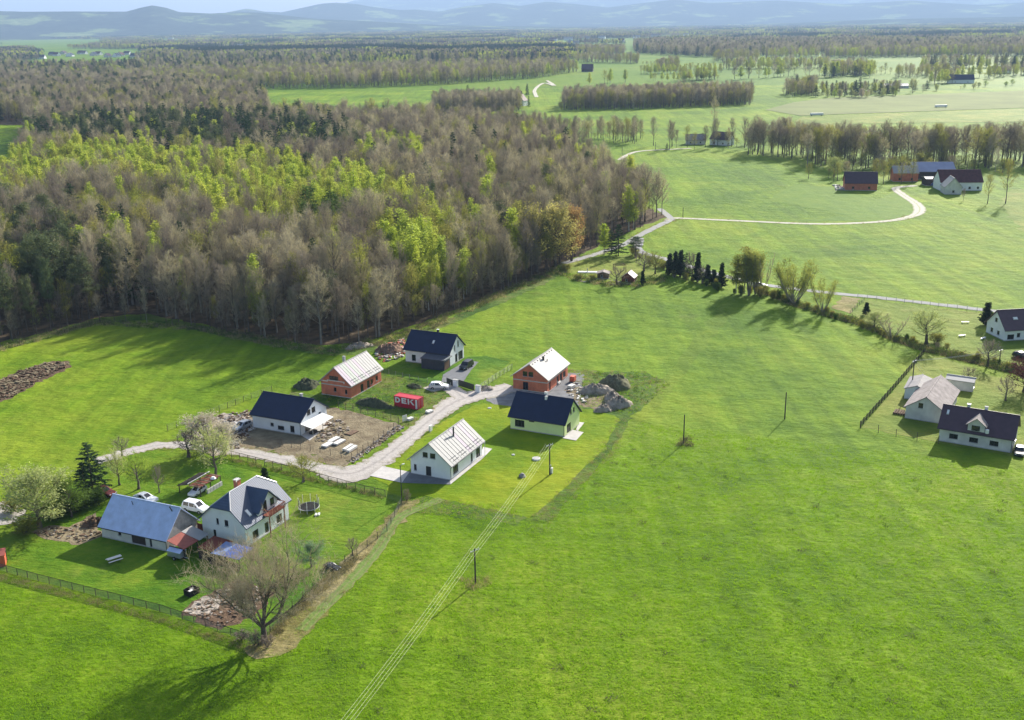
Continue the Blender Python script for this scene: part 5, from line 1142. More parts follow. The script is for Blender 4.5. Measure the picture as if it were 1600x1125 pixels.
# 10 the white house at the right edge
oN = G(1569, 533) - 11.5 * np.array([math.cos(rad(188)), math.sin(rad(188))])
NH = house('house', 'white house with dark plum roof cut by the right edge of the view', oN, 98, 9, 11.5, 3.5, 7.6, 'y', 'white_render', 'plum_tile',
    {'x0': [(.8, .4, 2.0, 1.4), (3.6, .9, 1.0, 1.2), (6.4, .9, 1.2, 1.2)], 'y1': [(2, .9, 1.2, 1.2), (5.2, .9, 1.2, 1.2), (3.6, 4.2, 1.2, 1.2)], 'y0': [(2, .8, 1.4, 1.3)], 'x1': [(2, .8, 1.4, 1.3)]})
skylight(NH, roof_pt(9, 11.5, 3.5, 7.6, 'y', 7.5, .5), 'y', 4.1 / 4.5, 0, 1.4, .6)

# ---------------------------------------------------------------- far farms and houses (small in the picture)
def far_house(name, label, bx, by, L, W, eave, ridge, axis, wall, roof, rot=66, cat='house', win=2, group=None, frame='dark_frame', gutter=False):
    hs = {f: [((n_ + .5) * l / win - .5, .9, 1.1, 1.2) for n_ in range(win)] for f, l in (('x0', W), ('y0', L))}
    return house(name, label, G(bx, by), rot, L, W, eave, ridge, axis, wall, roof, hs, .5, .4, frame, cat, group, True, gutter=gutter)
far_house('brick_house', 'unfinished brick house with dark hipped roof beside the bend of the far lane', 1370, 298, 9, 16, 4.2, 9.0, 'y', 'hollow_brick', 'plum_tile', 80)
far_house('farm_shed', 'orange brick shed with pale sheet roof on the far farm', 1434, 284, 8, 13, 5, 8, 'y', 'hollow_brick', 'seam_sheet', 84, 'shed')
far_house('farm_barn', 'wide blue grey sheet roofed hall on the far farm', 1492, 280, 14, 23, 4.5, 8.5, 'y', 'dark_timber', 'hall_sheet', 86, 'barn')
far_house('farm_shed', 'low white roofed shed in front of the blue hall', 1498, 290.5, 8, 17, 3.8, 4.4, 'y', 'dark_timber', 'seam_sheet', 86, 'shed')
far_house('farmhouse', 'long white farmhouse with maroon tiled roof on the far farm', 1534, 298, 12, 21, 4.8, 10, 'y', 'white_render', 'red_tile', 86, win=5)
far_house('house', 'small gabled annex with pale roof on the maroon roofed farmhouse', 1502, 304, 9, 8, 4, 8.2, 'x', 'old_render', 'seam_sheet', 82, win=1)
far_house('farm_shed', 'dark roofed shed behind the blue hall on the far farm', 1465, 271, 8, 20, 4, 6, 'y', 'dark_timber', 'plum_tile', 86, 'shed')
far_house('house', 'white house with dark roof among trees beyond the long meadow', 1136, 228, 10, 14, 4.5, 9, 'y', 'white_render', 'plum_tile', 50)
far_house('barn', 'old grey roofed barn beside the white house beyond the meadow', 1102, 226, 8, 14, 3.5, 7, 'y', 'old_render', 'old_tile', 80, 'barn')
far_house('farmhouse', 'white gabled farmhouse with red edge roof by the far copse', 818, 166, 11, 11, 6, 12, 'x', 'white_render', 'red_tile', 65)
far_house('barn', 'dark roofed barn behind the white gabled farmhouse', 812, 158, 12, 22, 5, 11, 'y', 'dark_timber', 'plum_tile', 70, 'barn')
far_house('barn', 'lone dark barn on the far green slope', 926, 112, 14, 20, 4.5, 13, 'y', 'dark_timber', 'plum_tile', 80, 'barn')
far_house('bungalow', 'far bungalow with broad white roof among garden trees', 1420, 138, 16, 30, 3.2, 5.6, 'y', 'old_render', 'seam_sheet', 84)
far_house('house', 'far white house with dark blue roof right of the bungalow', 1522, 130, 14, 32, 5, 11, 'y', 'white_render', 'navy_tile', 80)
far_house('house', 'farthest white house with dark roof at the right edge', 1580, 115, 14, 28, 5, 11, 'y', 'white_render', 'plum_tile', 84)
vr = np.random.default_rng(8)
for i in range(14):
    x_, y_ = 70 + i * 11 + vr.uniform(-3, 3), 87 + vr.uniform(-4, 5)
    far_house('village_house', 'small pale house in the far village row behind the woods', x_, y_, 14, 24, 5, 12, 'y' if vr.uniform() < .6 else 'x', ('white_render', 'old_render')[i % 2], ('plum_tile', 'navy_tile', 'red_tile')[i % 3], 60 + vr.uniform(-10, 30), group='houses of the far village', win=1)
for i, (x_, y_) in enumerate(HAMLET + [(1110, 40), (1155, 41), (1320, 41), (1400, 33), (270, 131)]):
    far_house('village_house', 'white speck of a house in the hazy plain before the mountains', x_, y_, 16, 26 + 9 * (i % 3), 9, 16, 'y', ('white_render', 'old_render')[i % 2], ('seam_sheet', 'red_tile', 'seam_sheet', 'old_tile')[i % 4], 70 + 8 * (i % 4), group='houses of the hazy plain', win=1)
# works with chimneys on the plain
wk = empty('factory', G(905, 42.5), 80, 0, 'distant factory with tall chimneys and pale halls under steam', 'factory')
MB().box(0, 0, 0, 60, 180, 26).box(10, -140, 0, 70, -30, 18).build('hall', 'white_render', wk)
for i, (a, b, h_) in enumerate(((0, 330, 95), (0, -330, 60), (0, -420, 70))): MB().tube([(a, b, 0), (a, b, h_)], [6, 4], 8).build('factory_chimney', 'old_render', wk)
sm = MB(); sr = np.random.default_rng(2)
for i in range(26):
    t_ = i / 25; c = np.array([sr.normal(0, 10), -120 + 330 * t_, 40 + 50 * abs(math.sin(t_ * 7)) * (1 - .5 * t_) + sr.uniform(-8, 8)]); r_ = sr.uniform(14, 30)
    for ring in range(1): 
        V = []; Fc = []
        for a in range(6):
            for b in range(9):
                th, ph = math.pi * a / 5, 2 * math.pi * b / 9; rr = r_ * (1 + .2 * sr.normal()); V.append(c + rr * np.array([math.sin(th) * math.cos(ph), math.sin(th) * math.sin(ph), math.cos(th)]))
        for a in range(5):
            for b in range(9): Fc.append((a * 9 + b, (a + 1) * 9 + b, (a + 1) * 9 + (b + 1) % 9, a * 9 + (b + 1) % 9))
        sm.add(V, Fc)
g_ = G(905, 42.5); tag(sm.build('steam_plume', 'steam', None, True, (g_[0], g_[1], 26)), 'white steam plume over the distant factory halls', 'steam').rotation_euler = (0, 0, rad(80))

# ---------------------------------------------------------------- vehicles
CARS = {
 'van':  dict(L=4.6, W=1.85, st=[(0, .55, .62, .90), (.12, .80, .84, .97), (.85, .98, 1.06, 1.0), (1.0, 1.0, 1.12, 1.0), (1.75, 1.05, 1.74, .84), (2.9, 1.05, 1.80, .84), (4.15, 1.05, 1.76, .82), (4.5, 1.0, 1.10, .96), (4.6, .6, .66, .92)], wheels=(.85, 3.7), ws=(3, 4), side=((4, 5), (5, 6)), rear=(6, 7)),
 'suv':  dict(L=4.5, W=1.85, st=[(0, .5, .58, .88), (.12, .78, .82, .96), (1.05, .92, .98, 1.0), (1.25, .95, 1.03, 1.0), (2.05, 1.0, 1.56, .80), (3.1, 1.02, 1.60, .80), (4.0, 1.05, 1.48, .78), (4.38, 1.0, 1.06, .94), (4.5, .6, .66, .9)], wheels=(.85, 3.6), ws=(3, 4), side=((4, 5), (5, 6)), rear=(6, 7)),
 'car':  dict(L=4.3, W=1.75, st=[(0, .48, .55, .86), (.12, .70, .74, .95), (1.1, .82, .88, 1.0), (1.3, .86, .94, 1.0), (2.1, .9, 1.38, .78), (3.0, .92, 1.42, .78), (3.75, .95, 1.18, .80), (4.2, .9, .96, .94), (4.3, .55, .6, .9)], wheels=(.8, 3.45), ws=(3, 4), side=((4, 5), (5, 6)), rear=(6, 7)),
}
def vehicle(name, kind, label, cat, bx, by, rot, paint, scale=1.0, group=None):
    """origin under the middle; +x points backwards from the nose"""
    K = CARS[kind]; root = empty(name, G(bx, by), rot, 0, label, cat, group); root.scale = (scale,) * 3; L, W = K['L'], K['W'] / 2; st = K['st']; x0 = L / 2
    mb = MB(); rings = []
    for x, sh, tp, wf in st:
        w_ = W * (wf if tp - sh < .2 else 1); tw = W * wf if tp - sh > .2 else w_ * .94
        rings.append([(x - x0, -w_ * .9, .28), (x - x0, -w_, .45), (x - x0, -w_, sh), (x - x0, -tw, tp - .03), (x - x0, -tw * .75, tp), (x - x0, tw * .75, tp), (x - x0, tw, tp - .03), (x - x0, w_, sh), (x - x0, w_, .45), (x - x0, w_ * .9, .28)])
    vs = [p for r_ in rings for p in r_]; n = 10; fs = []
    for i in range(len(rings) - 1):
        for j in range(n): fs.append((i * n + j, i * n + (j + 1) % n, (i + 1) * n + (j + 1) % n, (i + 1) * n + j))
    fs += [tuple(range(n))[::-1], tuple((len(rings) - 1) * n + j for j in range(n))]
    mb.add(vs, fs); body = mb.build('body', paint, root)
    R3 = [[np.array(p) for p in r_] for r_ in rings]
    def pane(a, b, c, d, nrm, ins=.1):
        q = [np.array(v) for v in (a, b, c, d)]; c0 = sum(q) / 4; o = np.array(nrm, float) * .015
        return MB().add([c0 + (v - c0) * (1 - ins) + o for v in q], [(0, 1, 2, 3)]).build('car_window', 'window_glass', body)
    i, j = K['ws']; pane(R3[i][4], R3[i][5], R3[j][5], R3[j][4], (-.6, 0, .8)); i, j = K['rear']; pane(R3[i][4], R3[i][5], R3[j][5], R3[j][4], (.8, 0, .6))
    for s, (lo, hi) in ((-1, (2, 3)), (1, (7, 6))):
        i, j = K['ws']; 
        for (i, j) in K['side']: pane(R3[i][lo], R3[j][lo], R3[j][hi], R3[i][hi], (0, s, .2), .14)
        i, j = K['ws']; q = [R3[i][lo], R3[j][lo], R3[j][hi]]; c0 = sum(q) / 3; MB().add([c0 + (v - c0) * .75 + np.array([0, s * .015, 0]) for v in q], [(0, 1, 2)]).build('car_window', 'window_glass', body)
    for xw in K['wheels']:
        for s in (-1, 1):
            w_ = MB().tube([(xw - x0, s * (W - .2), .32), (xw - x0, s * (W + .02), .32)], .32, 12).build('wheel', 'rubber', root)
            MB().tube([(xw - x0, s * (W + .021), .32), (xw - x0, s * (W + .03), .32)], .19, 8).build('rim', 'metal_grey', w_)
    for s in (-1, 1):
        MB().box(-x0 - .012, s * W * .68 - .17, .58, -x0 + .09, s * W * .68 + .17, .70).build('headlight', 'lamp_glass', root)
        MB().box(x0 - .16, s * W * .72 - .1, .72, x0 - .01, s * W * .72 + .1, .95).build('tail_light', 'tail_red', root)
    return root
vehicle('van', 'van', 'white people carrier parked between barn and farmhouse', 'car', 306, 798, 155, 'car_white', 1.12)
vehicle('parked_car', 'car', 'white car half hidden behind the blue barn roof', 'car', 228, 783, 155, 'car_white', 1.12)
vehicle('parked_car', 'suv', 'white estate car parked at the dark gates', 'car', 686, 607, 175, 'car_white', 1.1)
vehicle('van', 'van', 'dark van parked on the grey driveway of the garage', 'van', 729, 575, 65, 'car_dark', 1.1)
vehicle('parked_car', 'car', 'dark red car under the trees behind the barn', 'car', 164, 773, 150, 'car_red', 1.15)
vehicle('parked_car', 'suv', 'silver car with dark windows beside the grey house', 'car', 379, 670, 60, 'car_silver', 1.1)
vehicle('parked_car', 'suv', 'silver white car standing on the lane among the roadside trees', 'car', 1187, 449, 172, 'car_silver', 1.15)
vehicle('parked_car', 'suv', 'white car under the shed roof of the open woodshed', 'car', 309, 771, 66, 'car_white', .9)
vehicle('parked_car', 'car', 'blue car in the yard of the far farm', 'car', 1465, 291, 160, 'car_blue', 1.6)
vehicle('parked_car', 'suv', 'white car left of the blue car on the far farm', 'car', 1455, 288, 160, 'car_white', 1.5)
vehicle('parked_car', 'suv', 'dark car at the right gable of the white house by the edge', 'car', 1597, 560, 120, 'car_dark', 1.1)
vehicle('parked_car', 'suv', 'dark car at the lower right corner of the old plum roofed house', 'car', 1592, 709, 65, 'car_dark', 1.0)
vehicle('parked_car', 'car', 'black sports car by the low shed at the lower garden fence', 'car', 519, 889, 150, 'car_dark', .7)

# ---------------------------------------------------------------- things in the yards
# red container with white letters
ct = empty('shipping_container', G(653, 641), 62, 0, 'red shipping container with white letters beside the gravel road', 'container')
CL, CW, CHt = 6.6, 2.5, 2.65
mb = MB(); mb.box(0.06, 0.06, .12, CW - .06, CL - .06, CHt - .06)
for i in range(22):
    y = .25 + i * (CL - .5) / 21
    if i % 2 == 0: mb.box(.03, y - .09, .2, .0595, y + .09, CHt - .15)
mb.build('body', 'container_red', ct)
fr = MB()
for xx in (0, CW - .12):
    for yy in (0, CL - .12): fr.box(xx, yy, 0, xx + .12, yy + .12, CHt)
for xx in (0, CW - .12): fr.box(xx + .005, .12, CHt - .12, xx + .115, CL - .12, CHt).box(xx + .005, .12, .02, xx + .115, CL - .12, .14)
for yy in (0, CL - .12): fr.box(.12, yy + .005, CHt - .12, CW - .12, yy + .115, CHt).box(.12, yy + .005, .02, CW - .12, yy + .115, .14)
fr.build('frame', 'container_red', ct)
for a in (.35, .65, 1.75, 2.05): MB().tube([(a, -.03, .15), (a, -.03, 2.5)], .025, 5).build('lock_rod', 'metal_grey', ct)
MB().box(.2, -.012, .3, 1.22, .0, 2.45).box(1.28, -.012, .3, 2.3, 0, 2.45).build('door', 'container_red', ct)
MB().box(-.03, .13, .25, -.005, .62, 2.5).build('white_panel', 'plastic_white', ct)
let = MB(); T0, ZB, ZT = -.012, 1.05, 2.42; S = .34
def bar(u0, z0, u1, z1): let.box(-.045, CL - u1, z0, T0, CL - u0, z1)
def poly(pts): 
    k = len(pts); let.add([(-.045, CL - u, z) for u, z in pts] + [(T0, CL - u, z) for u, z in pts], [tuple(range(k)), tuple(range(k, 2 * k))[::-1]] + [(i, k + i, k + (i + 1) % k, (i + 1) % k) for i in range(k)])
bar(.35, ZB, .35 + S + .04, ZT)
arc = [(.9 + .85 * math.cos(t), (ZB + ZT) / 2 + (ZT - ZB) / 2 * math.sin(t)) for t in np.linspace(math.pi / 2, -math.pi / 2, 9)]; ari = [(.9 + .45 * math.cos(t), (ZB + ZT) / 2 + ((ZT - ZB) / 2 - .33) * math.sin(t)) for t in np.linspace(math.pi / 2, -math.pi / 2, 9)]
for a in range(8): poly([arc[a], arc[a + 1], ari[a + 1], ari[a]])
bar(.72, ZB, .92, ZB + .33); bar(.72, ZT - .33, .92, ZT)
bar(2.15, ZB, 2.55, ZT); bar(2.55, ZB, 3.5, ZB + .32); bar(2.55, ZT - .32, 3.5, ZT); bar(2.55, (ZB + ZT) / 2 - .15, 3.35, (ZB + ZT) / 2 + .15)
bar(3.85, ZB, 4.25, ZT); zm = (ZB + ZT) / 2
poly([(4.25, zm - .12), (5.05, ZT), (5.6, ZT), (4.62, zm + .02)]); poly([(4.45, zm + .12), (4.75, zm + .30), (5.75, ZB), (5.2, ZB)])
let.build('lettering', 'plastic_white', ct)

def mound(name, label, bx, by, rx, ry, h, mt, seed, cat='heap', group=None, rot=0, rough=.24):
    rng = np.random.default_rng(seed); mb = MB(); na, nr = 30, 12; ph = rng.uniform(0, 6.28, 5); vs = [(0, 0, h)]; fs = []
    for r_ in range(1, nr + 1):
        for a in range(na):
            t = 2 * math.pi * a / na; k = r_ / nr; e = 1 + .16 * math.sin(2 * t + ph[0]) + .10 * math.sin(3 * t + ph[1]) + .06 * math.sin(7 * t + ph[2]); z = h * (1 - k * k) ** .9 if k < 1 else -.1
            z *= 1 + .15 * math.sin(3 * t + ph[3]); vs.append((rx * k * e * math.cos(t) + rng.normal(0, .07), ry * k * e * math.sin(t) + rng.normal(0, .07), z + (rng.normal(0, rough) * h * .35 if k < 1 else 0)))
    for a in range(na): fs.append((0, 1 + a, 1 + (a + 1) % na))
    for r_ in range(nr - 1):
        for a in range(na): q = 1 + r_ * na; fs.append((q + a, q + na + a, q + na + (a + 1) % na, q + (a + 1) % na))
    mb.add(vs, fs); o = mb.build(name, mt, None, True, (*G(bx, by), 0)); o.rotation_euler = (0, 0, rad(rot)); return tag(o, label, cat, group)
mound('gravel_heap', 'dark weedy soil heap farthest from the yellow house', 963, 603, 3.8, 3.4, 2.6, 'weedy_soil', 1)
mound('gravel_heap', 'rounded brown gravel heap left of the weedy soil heap', 931, 613, 4.0, 2.9, 1.9, 'rubble_dark', 2)
mound('gravel_heap', 'grey gravel heap nearest the meadow edge', 966, 634, 3.0, 2.8, 2.1, 'rubble_dark', 3)
mound('gravel_heap', 'low dark gravel heap in front of the grey one', 943, 641, 2.4, 1.8, 1.3, 'rubble_dark', 4)
mound('gravel_heap', 'second grey heap joined behind the one nearest the meadow', 957, 625, 2.6, 2.4, 2.0, 'rubble_dark', 14)
mound('soil_heap', 'dark weed covered heap behind the grey new house', 479, 604, 3.6, 2.6, 1.9, 'weed_cover', 5)
mound('soil_heap', 'long weed covered bank in front of the red container', 583, 633, 5.5, 1.9, 1.5, 'weed_cover', 6, rot=-26)
mound('soil_heap', 'small weed tuft bank by the white estate car', 648, 605, 2.6, 1.3, .8, 'weed_cover', 7, rot=-20)
mound('rubble_heap', 'brown rubbish and brick heap left of the dark annex house', 611, 549, 4.0, 3.2, 1.9, 'rubble_brown', 8, rough=.5)
mound('rubble_heap', 'grey timber heap at the edge of the wood behind the brick shell', 561, 543, 4.6, 1.6, 1.3, 'rubble_dark', 9, rot=20, rough=.5)
mound('compost_heap', 'dark compost heap against the barn corner', 150, 818, 2.6, 1.8, 1.0, 'dark_soil', 10, rough=.6)
mound('rubble_heap', 'pale rubble pile by the gate pillar', 757, 609, 2.2, 1.4, .9, 'rubble', 11, rough=.5)
mound('soil_heap', 'dark earth heap by the silver car', 372, 684, 1.8, 1.2, .8, 'dark_soil', 12, rough=.5)
# scattered rubble: stones, boards, sacks nobody could count
def litter(name, label, pix, n, smin, smax, mats, seed, flat=.6):
    rng = np.random.default_rng(seed); mb = MB(); P = np.array([G(*p) for p in pix]); poly_ = [tuple(q) for q in P]; k = 0
    while k < n:
        x, y = rng.uniform(P[:, 0].min(), P[:, 0].max()), rng.uniform(P[:, 1].min(), P[:, 1].max())
        if not inpoly(x, y, poly_): continue
        k += 1; s = rng.uniform(smin, smax); a = rng.uniform(0, 6.28); l, w_, h = s * rng.uniform(.6, 1.6), s * rng.uniform(.35, .8), s * flat * rng.uniform(.3, .8); c, s_ = math.cos(a), math.sin(a); mb.mi = int(rng.integers(len(mats)))
        V = []
        for zz in (0, h):
            for (u, v) in ((-l, -w_), (l, -w_), (l, w_), (-l, w_)): u2, v2 = u / 2 * rng.uniform(.7, 1), v / 2 * rng.uniform(.7, 1); V.append((x + u2 * c - v2 * s_, y + u2 * s_ + v2 * c, .05 + zz * rng.uniform(.6, 1) + (0 if zz else -.1)))
        mb.add(V, [(4, 5, 6, 7), (0, 1, 5, 4), (1, 2, 6, 5), (2, 3, 7, 6), (3, 0, 4, 7)])
    tag(mb.build(name, mats), label, 'rubble', None, 'stuff')
litter('rubble', 'loose rubble and boards over the building yard of the grey house', [(290, 695), (340, 650), (395, 640), (400, 668), (375, 700), (330, 708)], 420, .2, .9, ['rubble', 'stone', 'dark_soil', 'timber'], 1)
litter('rubble', 'broken soil and boards strewn beside the canopy terrace', [(505, 662), (530, 655), (548, 670), (530, 690), (500, 690), (490, 690)], 160, .2, .9, ['soil', 'rubble', 'timber'], 2)
litter('rubble', 'bricks and rubbish lying between the two houses by the wood', [(585, 555), (600, 540), (630, 530), (640, 540), (628, 560), (600, 566)], 260, .25, 1.1, ['rubble', 'timber', 'hollow_brick', 'stone', 'foam_white'], 3, .8)
litter('rubble', 'building rubbish on the gravel yard of the brick shell', [(882, 606), (900, 598), (925, 614), (915, 632), (890, 618)], 120, .2, .9, ['foam_white', 'stone', 'timber', 'rubble'], 4)
litter('rubble', 'stones along the bank between soil yard and gravel road', [(632, 668), (612, 682), (552, 724), (545, 720), (605, 676), (625, 662)], 300, .15, .6, ['rubble', 'dark_soil', 'soil', 'stone'], 5)
litter('rubble', 'clods of the turned soil strip in the left meadow', [(-20, 604), (30, 581), (75, 567), (106, 566), (108, 571), (86, 582), (55, 598), (20, 620), (-20, 630)], 700, .3, 1.3, ['dark_soil', 'soil'], 6)
litter('rubble', 'garden stones and pots around the near edge of the garden plot', [(905, 440), (950, 446), (1000, 446), (1000, 440), (950, 438), (910, 434)], 120, .4, 1.2, ['stone', 'rubble', 'dark_soil'], 7)
litter('rubble', 'clods and twigs on the vegetable plot by the big tree', [(290, 955), (330, 930), (372, 908), (425, 925), (398, 958), (345, 983)], 260, .2, .7, ['dark_soil', 'rubble', 'timber'], 8)
litter('rubble', 'clods and sticks on the small plot left of the barn', [(50, 832), (75, 824), (108, 826), (148, 803), (156, 838), (120, 850)], 150, .2, .7, ['soil', 'dark_soil', 'rubble', 'timber'], 9)
litter('rubble', 'garden rubbish around the far red brick house', [(1302, 290), (1330, 292), (1335, 298), (1305, 298)], 60, .8, 2.5, ['rubble', 'stone', 'foam_white'], 10)
# pallets, packs, small fittings
def pack(name, label, bx, by, rot, l, w_, h, n, mt, cat, base=True, group=None):
    root = empty(name, G(bx, by), rot, .05, label, cat, group)
    if base:
        for i in range(3): MB().box(-l / 2, -w_ / 2 + i * (w_ - .15) / 2, 0, l / 2, -w_ / 2 + .15 + i * (w_ - .15) / 2, .14).build('runner', 'timber', root)
    for i in range(n):
        z = .145 + i * h / n; MB().box(-l / 2 + .02 * (i % 2), -w_ / 2, z, l / 2 - .02 * (i % 2), w_ / 2, z + h / n - .012).build('board', mt, root)
    return root
pack('board_pack', 'white board pack lying left on the soil yard', 512, 697, 60, 2.6, 1.5, .35, 2, 'foam_white', 'board pack')
pack('board_pack', 'white board pack in the upper row on the soil yard', 522, 689, 60, 3.0, 1.2, .35, 2, 'foam_white', 'board pack')
pack('board_pack', 'white board pack right of the upper one on the soil yard', 530, 693, 60, 3.0, 1.3, .35, 2, 'foam_white', 'board pack')
pack('board_pack', 'long white pack stack near the fence corner of the soil yard', 544, 702, 65, 3.2, .8, .5, 3, 'foam_white', 'board pack')
pack('board_pack', 'second long pack beside the stack at the fence corner', 550, 704, 65, 3.2, .8, .5, 3, 'foam_white', 'board pack')
pack('pallet', 'flat wooden pallet frame lying on the soil yard', 550, 677, 60, 2.8, 1.6, .08, 1, 'timber', 'pallet')
pack('brick_pallet', 'stack of orange bricks on the grey gravel yard', 895, 596, 66, 1.6, 1.2, 1.3, 4, 'orange_paint', 'brick stack')
pack('sack_pallet', 'white wrapped pallet on the grey gravel yard', 893, 606, 50, 1.8, 1.2, .6, 2, 'foam_white', 'pallet')
pack('slab_stack', 'pale slab stack near the door of the brick shell', 872, 600, 66, 1.6, 1.0, .5, 2, 'foam_white', 'pallet')
pack('slab_stack', 'white wrapped stack on the grass by the lane verge', 671, 645, 50, 1.7, 1.1, .4, 2, 'foam_white', 'pallet')
pack('slab_stack', 'white wrapped bale behind the slatted panel by the lane', 641, 657, 50, 1.5, .9, .5, 2, 'foam_white', 'pallet')
def slat_panel(name, label, bx, by, rot, w_, h, n, mt, cat):
    root = empty(name, G(bx, by), rot, 0, label, cat)
    for i in range(n): a = i * w_ / n; MB().box(a, -.02, .1, a + w_ / n * .6, .02, h).build('slat', mt, root)
    for z in (.25, h - .25): MB().box(0, .021, z, w_, .05, z + .1).build('crossbar', mt, root)
slat_panel('slatted_panel', 'white slatted panel standing at the corner of the soil yard', 629, 660, 45, 1.4, 1.6, 5, 'white_paint', 'panel')
def cabinet(label, bx, by, w_, h, mt='plastic_white'):
    root = empty('utility_cabinet', G(bx, by), 65, 0, label, 'utility box')
    MB().box(-w_ / 2, -.18, .12, w_ / 2, .18, h).build('body', mt, root); MB().box(-w_ / 2 - .04, -.22, h + .003, w_ / 2 + .04, .22, h + .06).build('lid', mt, root); MB().box(-w_ / 2 + .05, -.19, .2, w_ / 2 - .05, -.182, h - .08).build('door', mt, root); MB().box(-w_ / 2 + .05, -.14, -.1, w_ / 2 - .05, .14, .12).build('foot', 'concrete', root)
cabinet('white utility cabinet on the lawn edge of the gravel road', 673, 674, 1.0, 1.35)
cabinet('white utility box at the foot of the power pole on the lawn', 862, 740, .5, 1.2)
def manhole(label, bx, by, r_, h=.12):
    root = empty('manhole', G(bx, by), 0, .03, label, 'manhole', 'manhole covers in the lawn'); MB().tube([(0, 0, -.1), (0, 0, h)], r_, 14).build('ring', 'plastic_white', root); MB().tube([(0, 0, h + .002), (0, 0, h + .03)], r_ * .85, 14).build('lid', 'concrete', root)
manhole('small white manhole cover behind the roof ridge of the white house', 765, 638, .45)
manhole('small white manhole cover between the white and the yellow house', 802, 711, .35)
manhole('large round concrete manhole near the power pole on the lawn', 838, 718, .85, .3)
pm = empty('garden_pump', G(816, 745), 30, 0, 'low pale stone lump with dark side on the lawn by the power lines', 'stone'); MB().tube([(0, 0, -.1), (0, 0, .35), (.1, 0, .75)], [.75, .65, .3], 9).build('stone', 'stone', pm)
# the trampoline in the garden
tp = empty('trampoline', G(483, 797), 0, 0, 'round garden trampoline with dark net and pale poles', 'trampoline'); R_ = 1.9
MB().tube([(R_ * math.cos(t), R_ * math.sin(t), .75) for t in np.linspace(0, 2 * math.pi, 25)], .07, 5, False).build('rim', 'metal_grey', tp)
MB().add([((R_ - .05) * math.cos(t), (R_ - .05) * math.sin(t), .74) for t in np.linspace(0, 2 * math.pi, 25)[:-1]], [tuple(range(24))]).build('mat', 'rubber', tp)
for i in range(8):
    t = i * math.pi / 4; c, s_ = math.cos(t), math.sin(t); MB().tube([(R_ * c, R_ * s_, .0), (R_ * c, R_ * s_, 2.5)], .05, 5).build('pole', 'white_paint', tp)
nt_ = MB()
for k in range(40):
    t = k * 2 * math.pi / 40; nt_.tube([(R_ * math.cos(t), R_ * math.sin(t), .8), (R_ * math.cos(t), R_ * math.sin(t), 2.3)], .014, 3, False)
for z in np.linspace(.85, 2.3, 9): nt_.tube([(R_ * math.cos(t), R_ * math.sin(t), z) for t in np.linspace(0, 2 * math.pi, 21)], .014, 3, False)
nt_.build('net', 'rubber', tp)
for i, (a, b) in enumerate(((1.5, -2.3), (2.0, -2.1))): MB().box(a, b - .5, .05, a + .35, b + .4, .3).build('step', 'white_paint', tp)
# bench with white boards in the barn's shade, trailer, paddling things
bt = empty('garden_table', G(179, 877), 40, 0, 'pale picnic table lying in the shade of the barn', 'table')
for i in range(4): MB().box(-1.2, -.4 + i * .2, .7, 1.2, -.23 + i * .2, .76).build('board', 'foam_white', bt)
for s in (-1, 1):
    for xx in (-.8, .8): MB().tube([(xx, s * .3, .7), (xx, s * .6, 0)], .05, 4).build('leg', 'timber', bt)
    MB().box(-1.2, s * .75 - .13, .42, 1.2, s * .75 + .13, .47).build('seat', 'foam_white', bt)
tr_ = empty('trailer', G(278, 872), -25, 0, 'grey covered trailer with pale tailgate at the barn corner', 'trailer')
MB().box(-1.5, -.8, .5, 1.3, .8, 1.5).build('box', 'car_silver', tr_); MB().slab([[(-1.55, -.85, 1.5), (1.35, -.85, 1.5), (1.35, 0, 1.85), (-1.55, 0, 1.85)], [(-1.55, 0, 1.85), (1.35, 0, 1.85), (1.35, .85, 1.5), (-1.55, .85, 1.5)]], .05).build('cover', 'blue_sheet_x', tr_)
MB().box(-1.53, -.75, .52, -1.505, .75, 1.45).build('tailgate', 'foam_white', tr_); MB().tube([(1.3, 0, .5), (2.4, 0, .45)], .05, 5).build('drawbar', 'metal_grey', tr_)
for s in (-1, 1):
    w_ = MB().tube([(0, s * .82, .33), (0, s * 1.0, .33)], .33, 10).build('wheel', 'rubber', tr_); MB().tube([(0, s * 1.001, .33), (0, s * 1.02, .33)], .18, 8).build('rim', 'metal_grey', w_)
# black open box on the lawn with pale pieces inside
kb = empty('garden_box', G(300, 928), 55, 0, 'black garden box standing open on the lawn with pale cushions', 'garden box')
for a in ((-.95, -.8, .95, -.72), (-.95, .72, .95, .8), (-.95, -.719, -.87, .719), (.87, -.719, .95, .719)): MB().box(a[0], a[1], 0, a[2], a[3], 1.0).build('side', 'rubber', kb)
MB().box(-.86, -.71, .02, .86, .71, .35).build('bottom', 'rubber', kb); MB().box(-.8, -.6, .355, -.1, -.1, .95).build('cushion', 'foam_white', kb); MB().box(.0, .05, .355, .6, .5, .8).build('cushion', 'stone', kb)
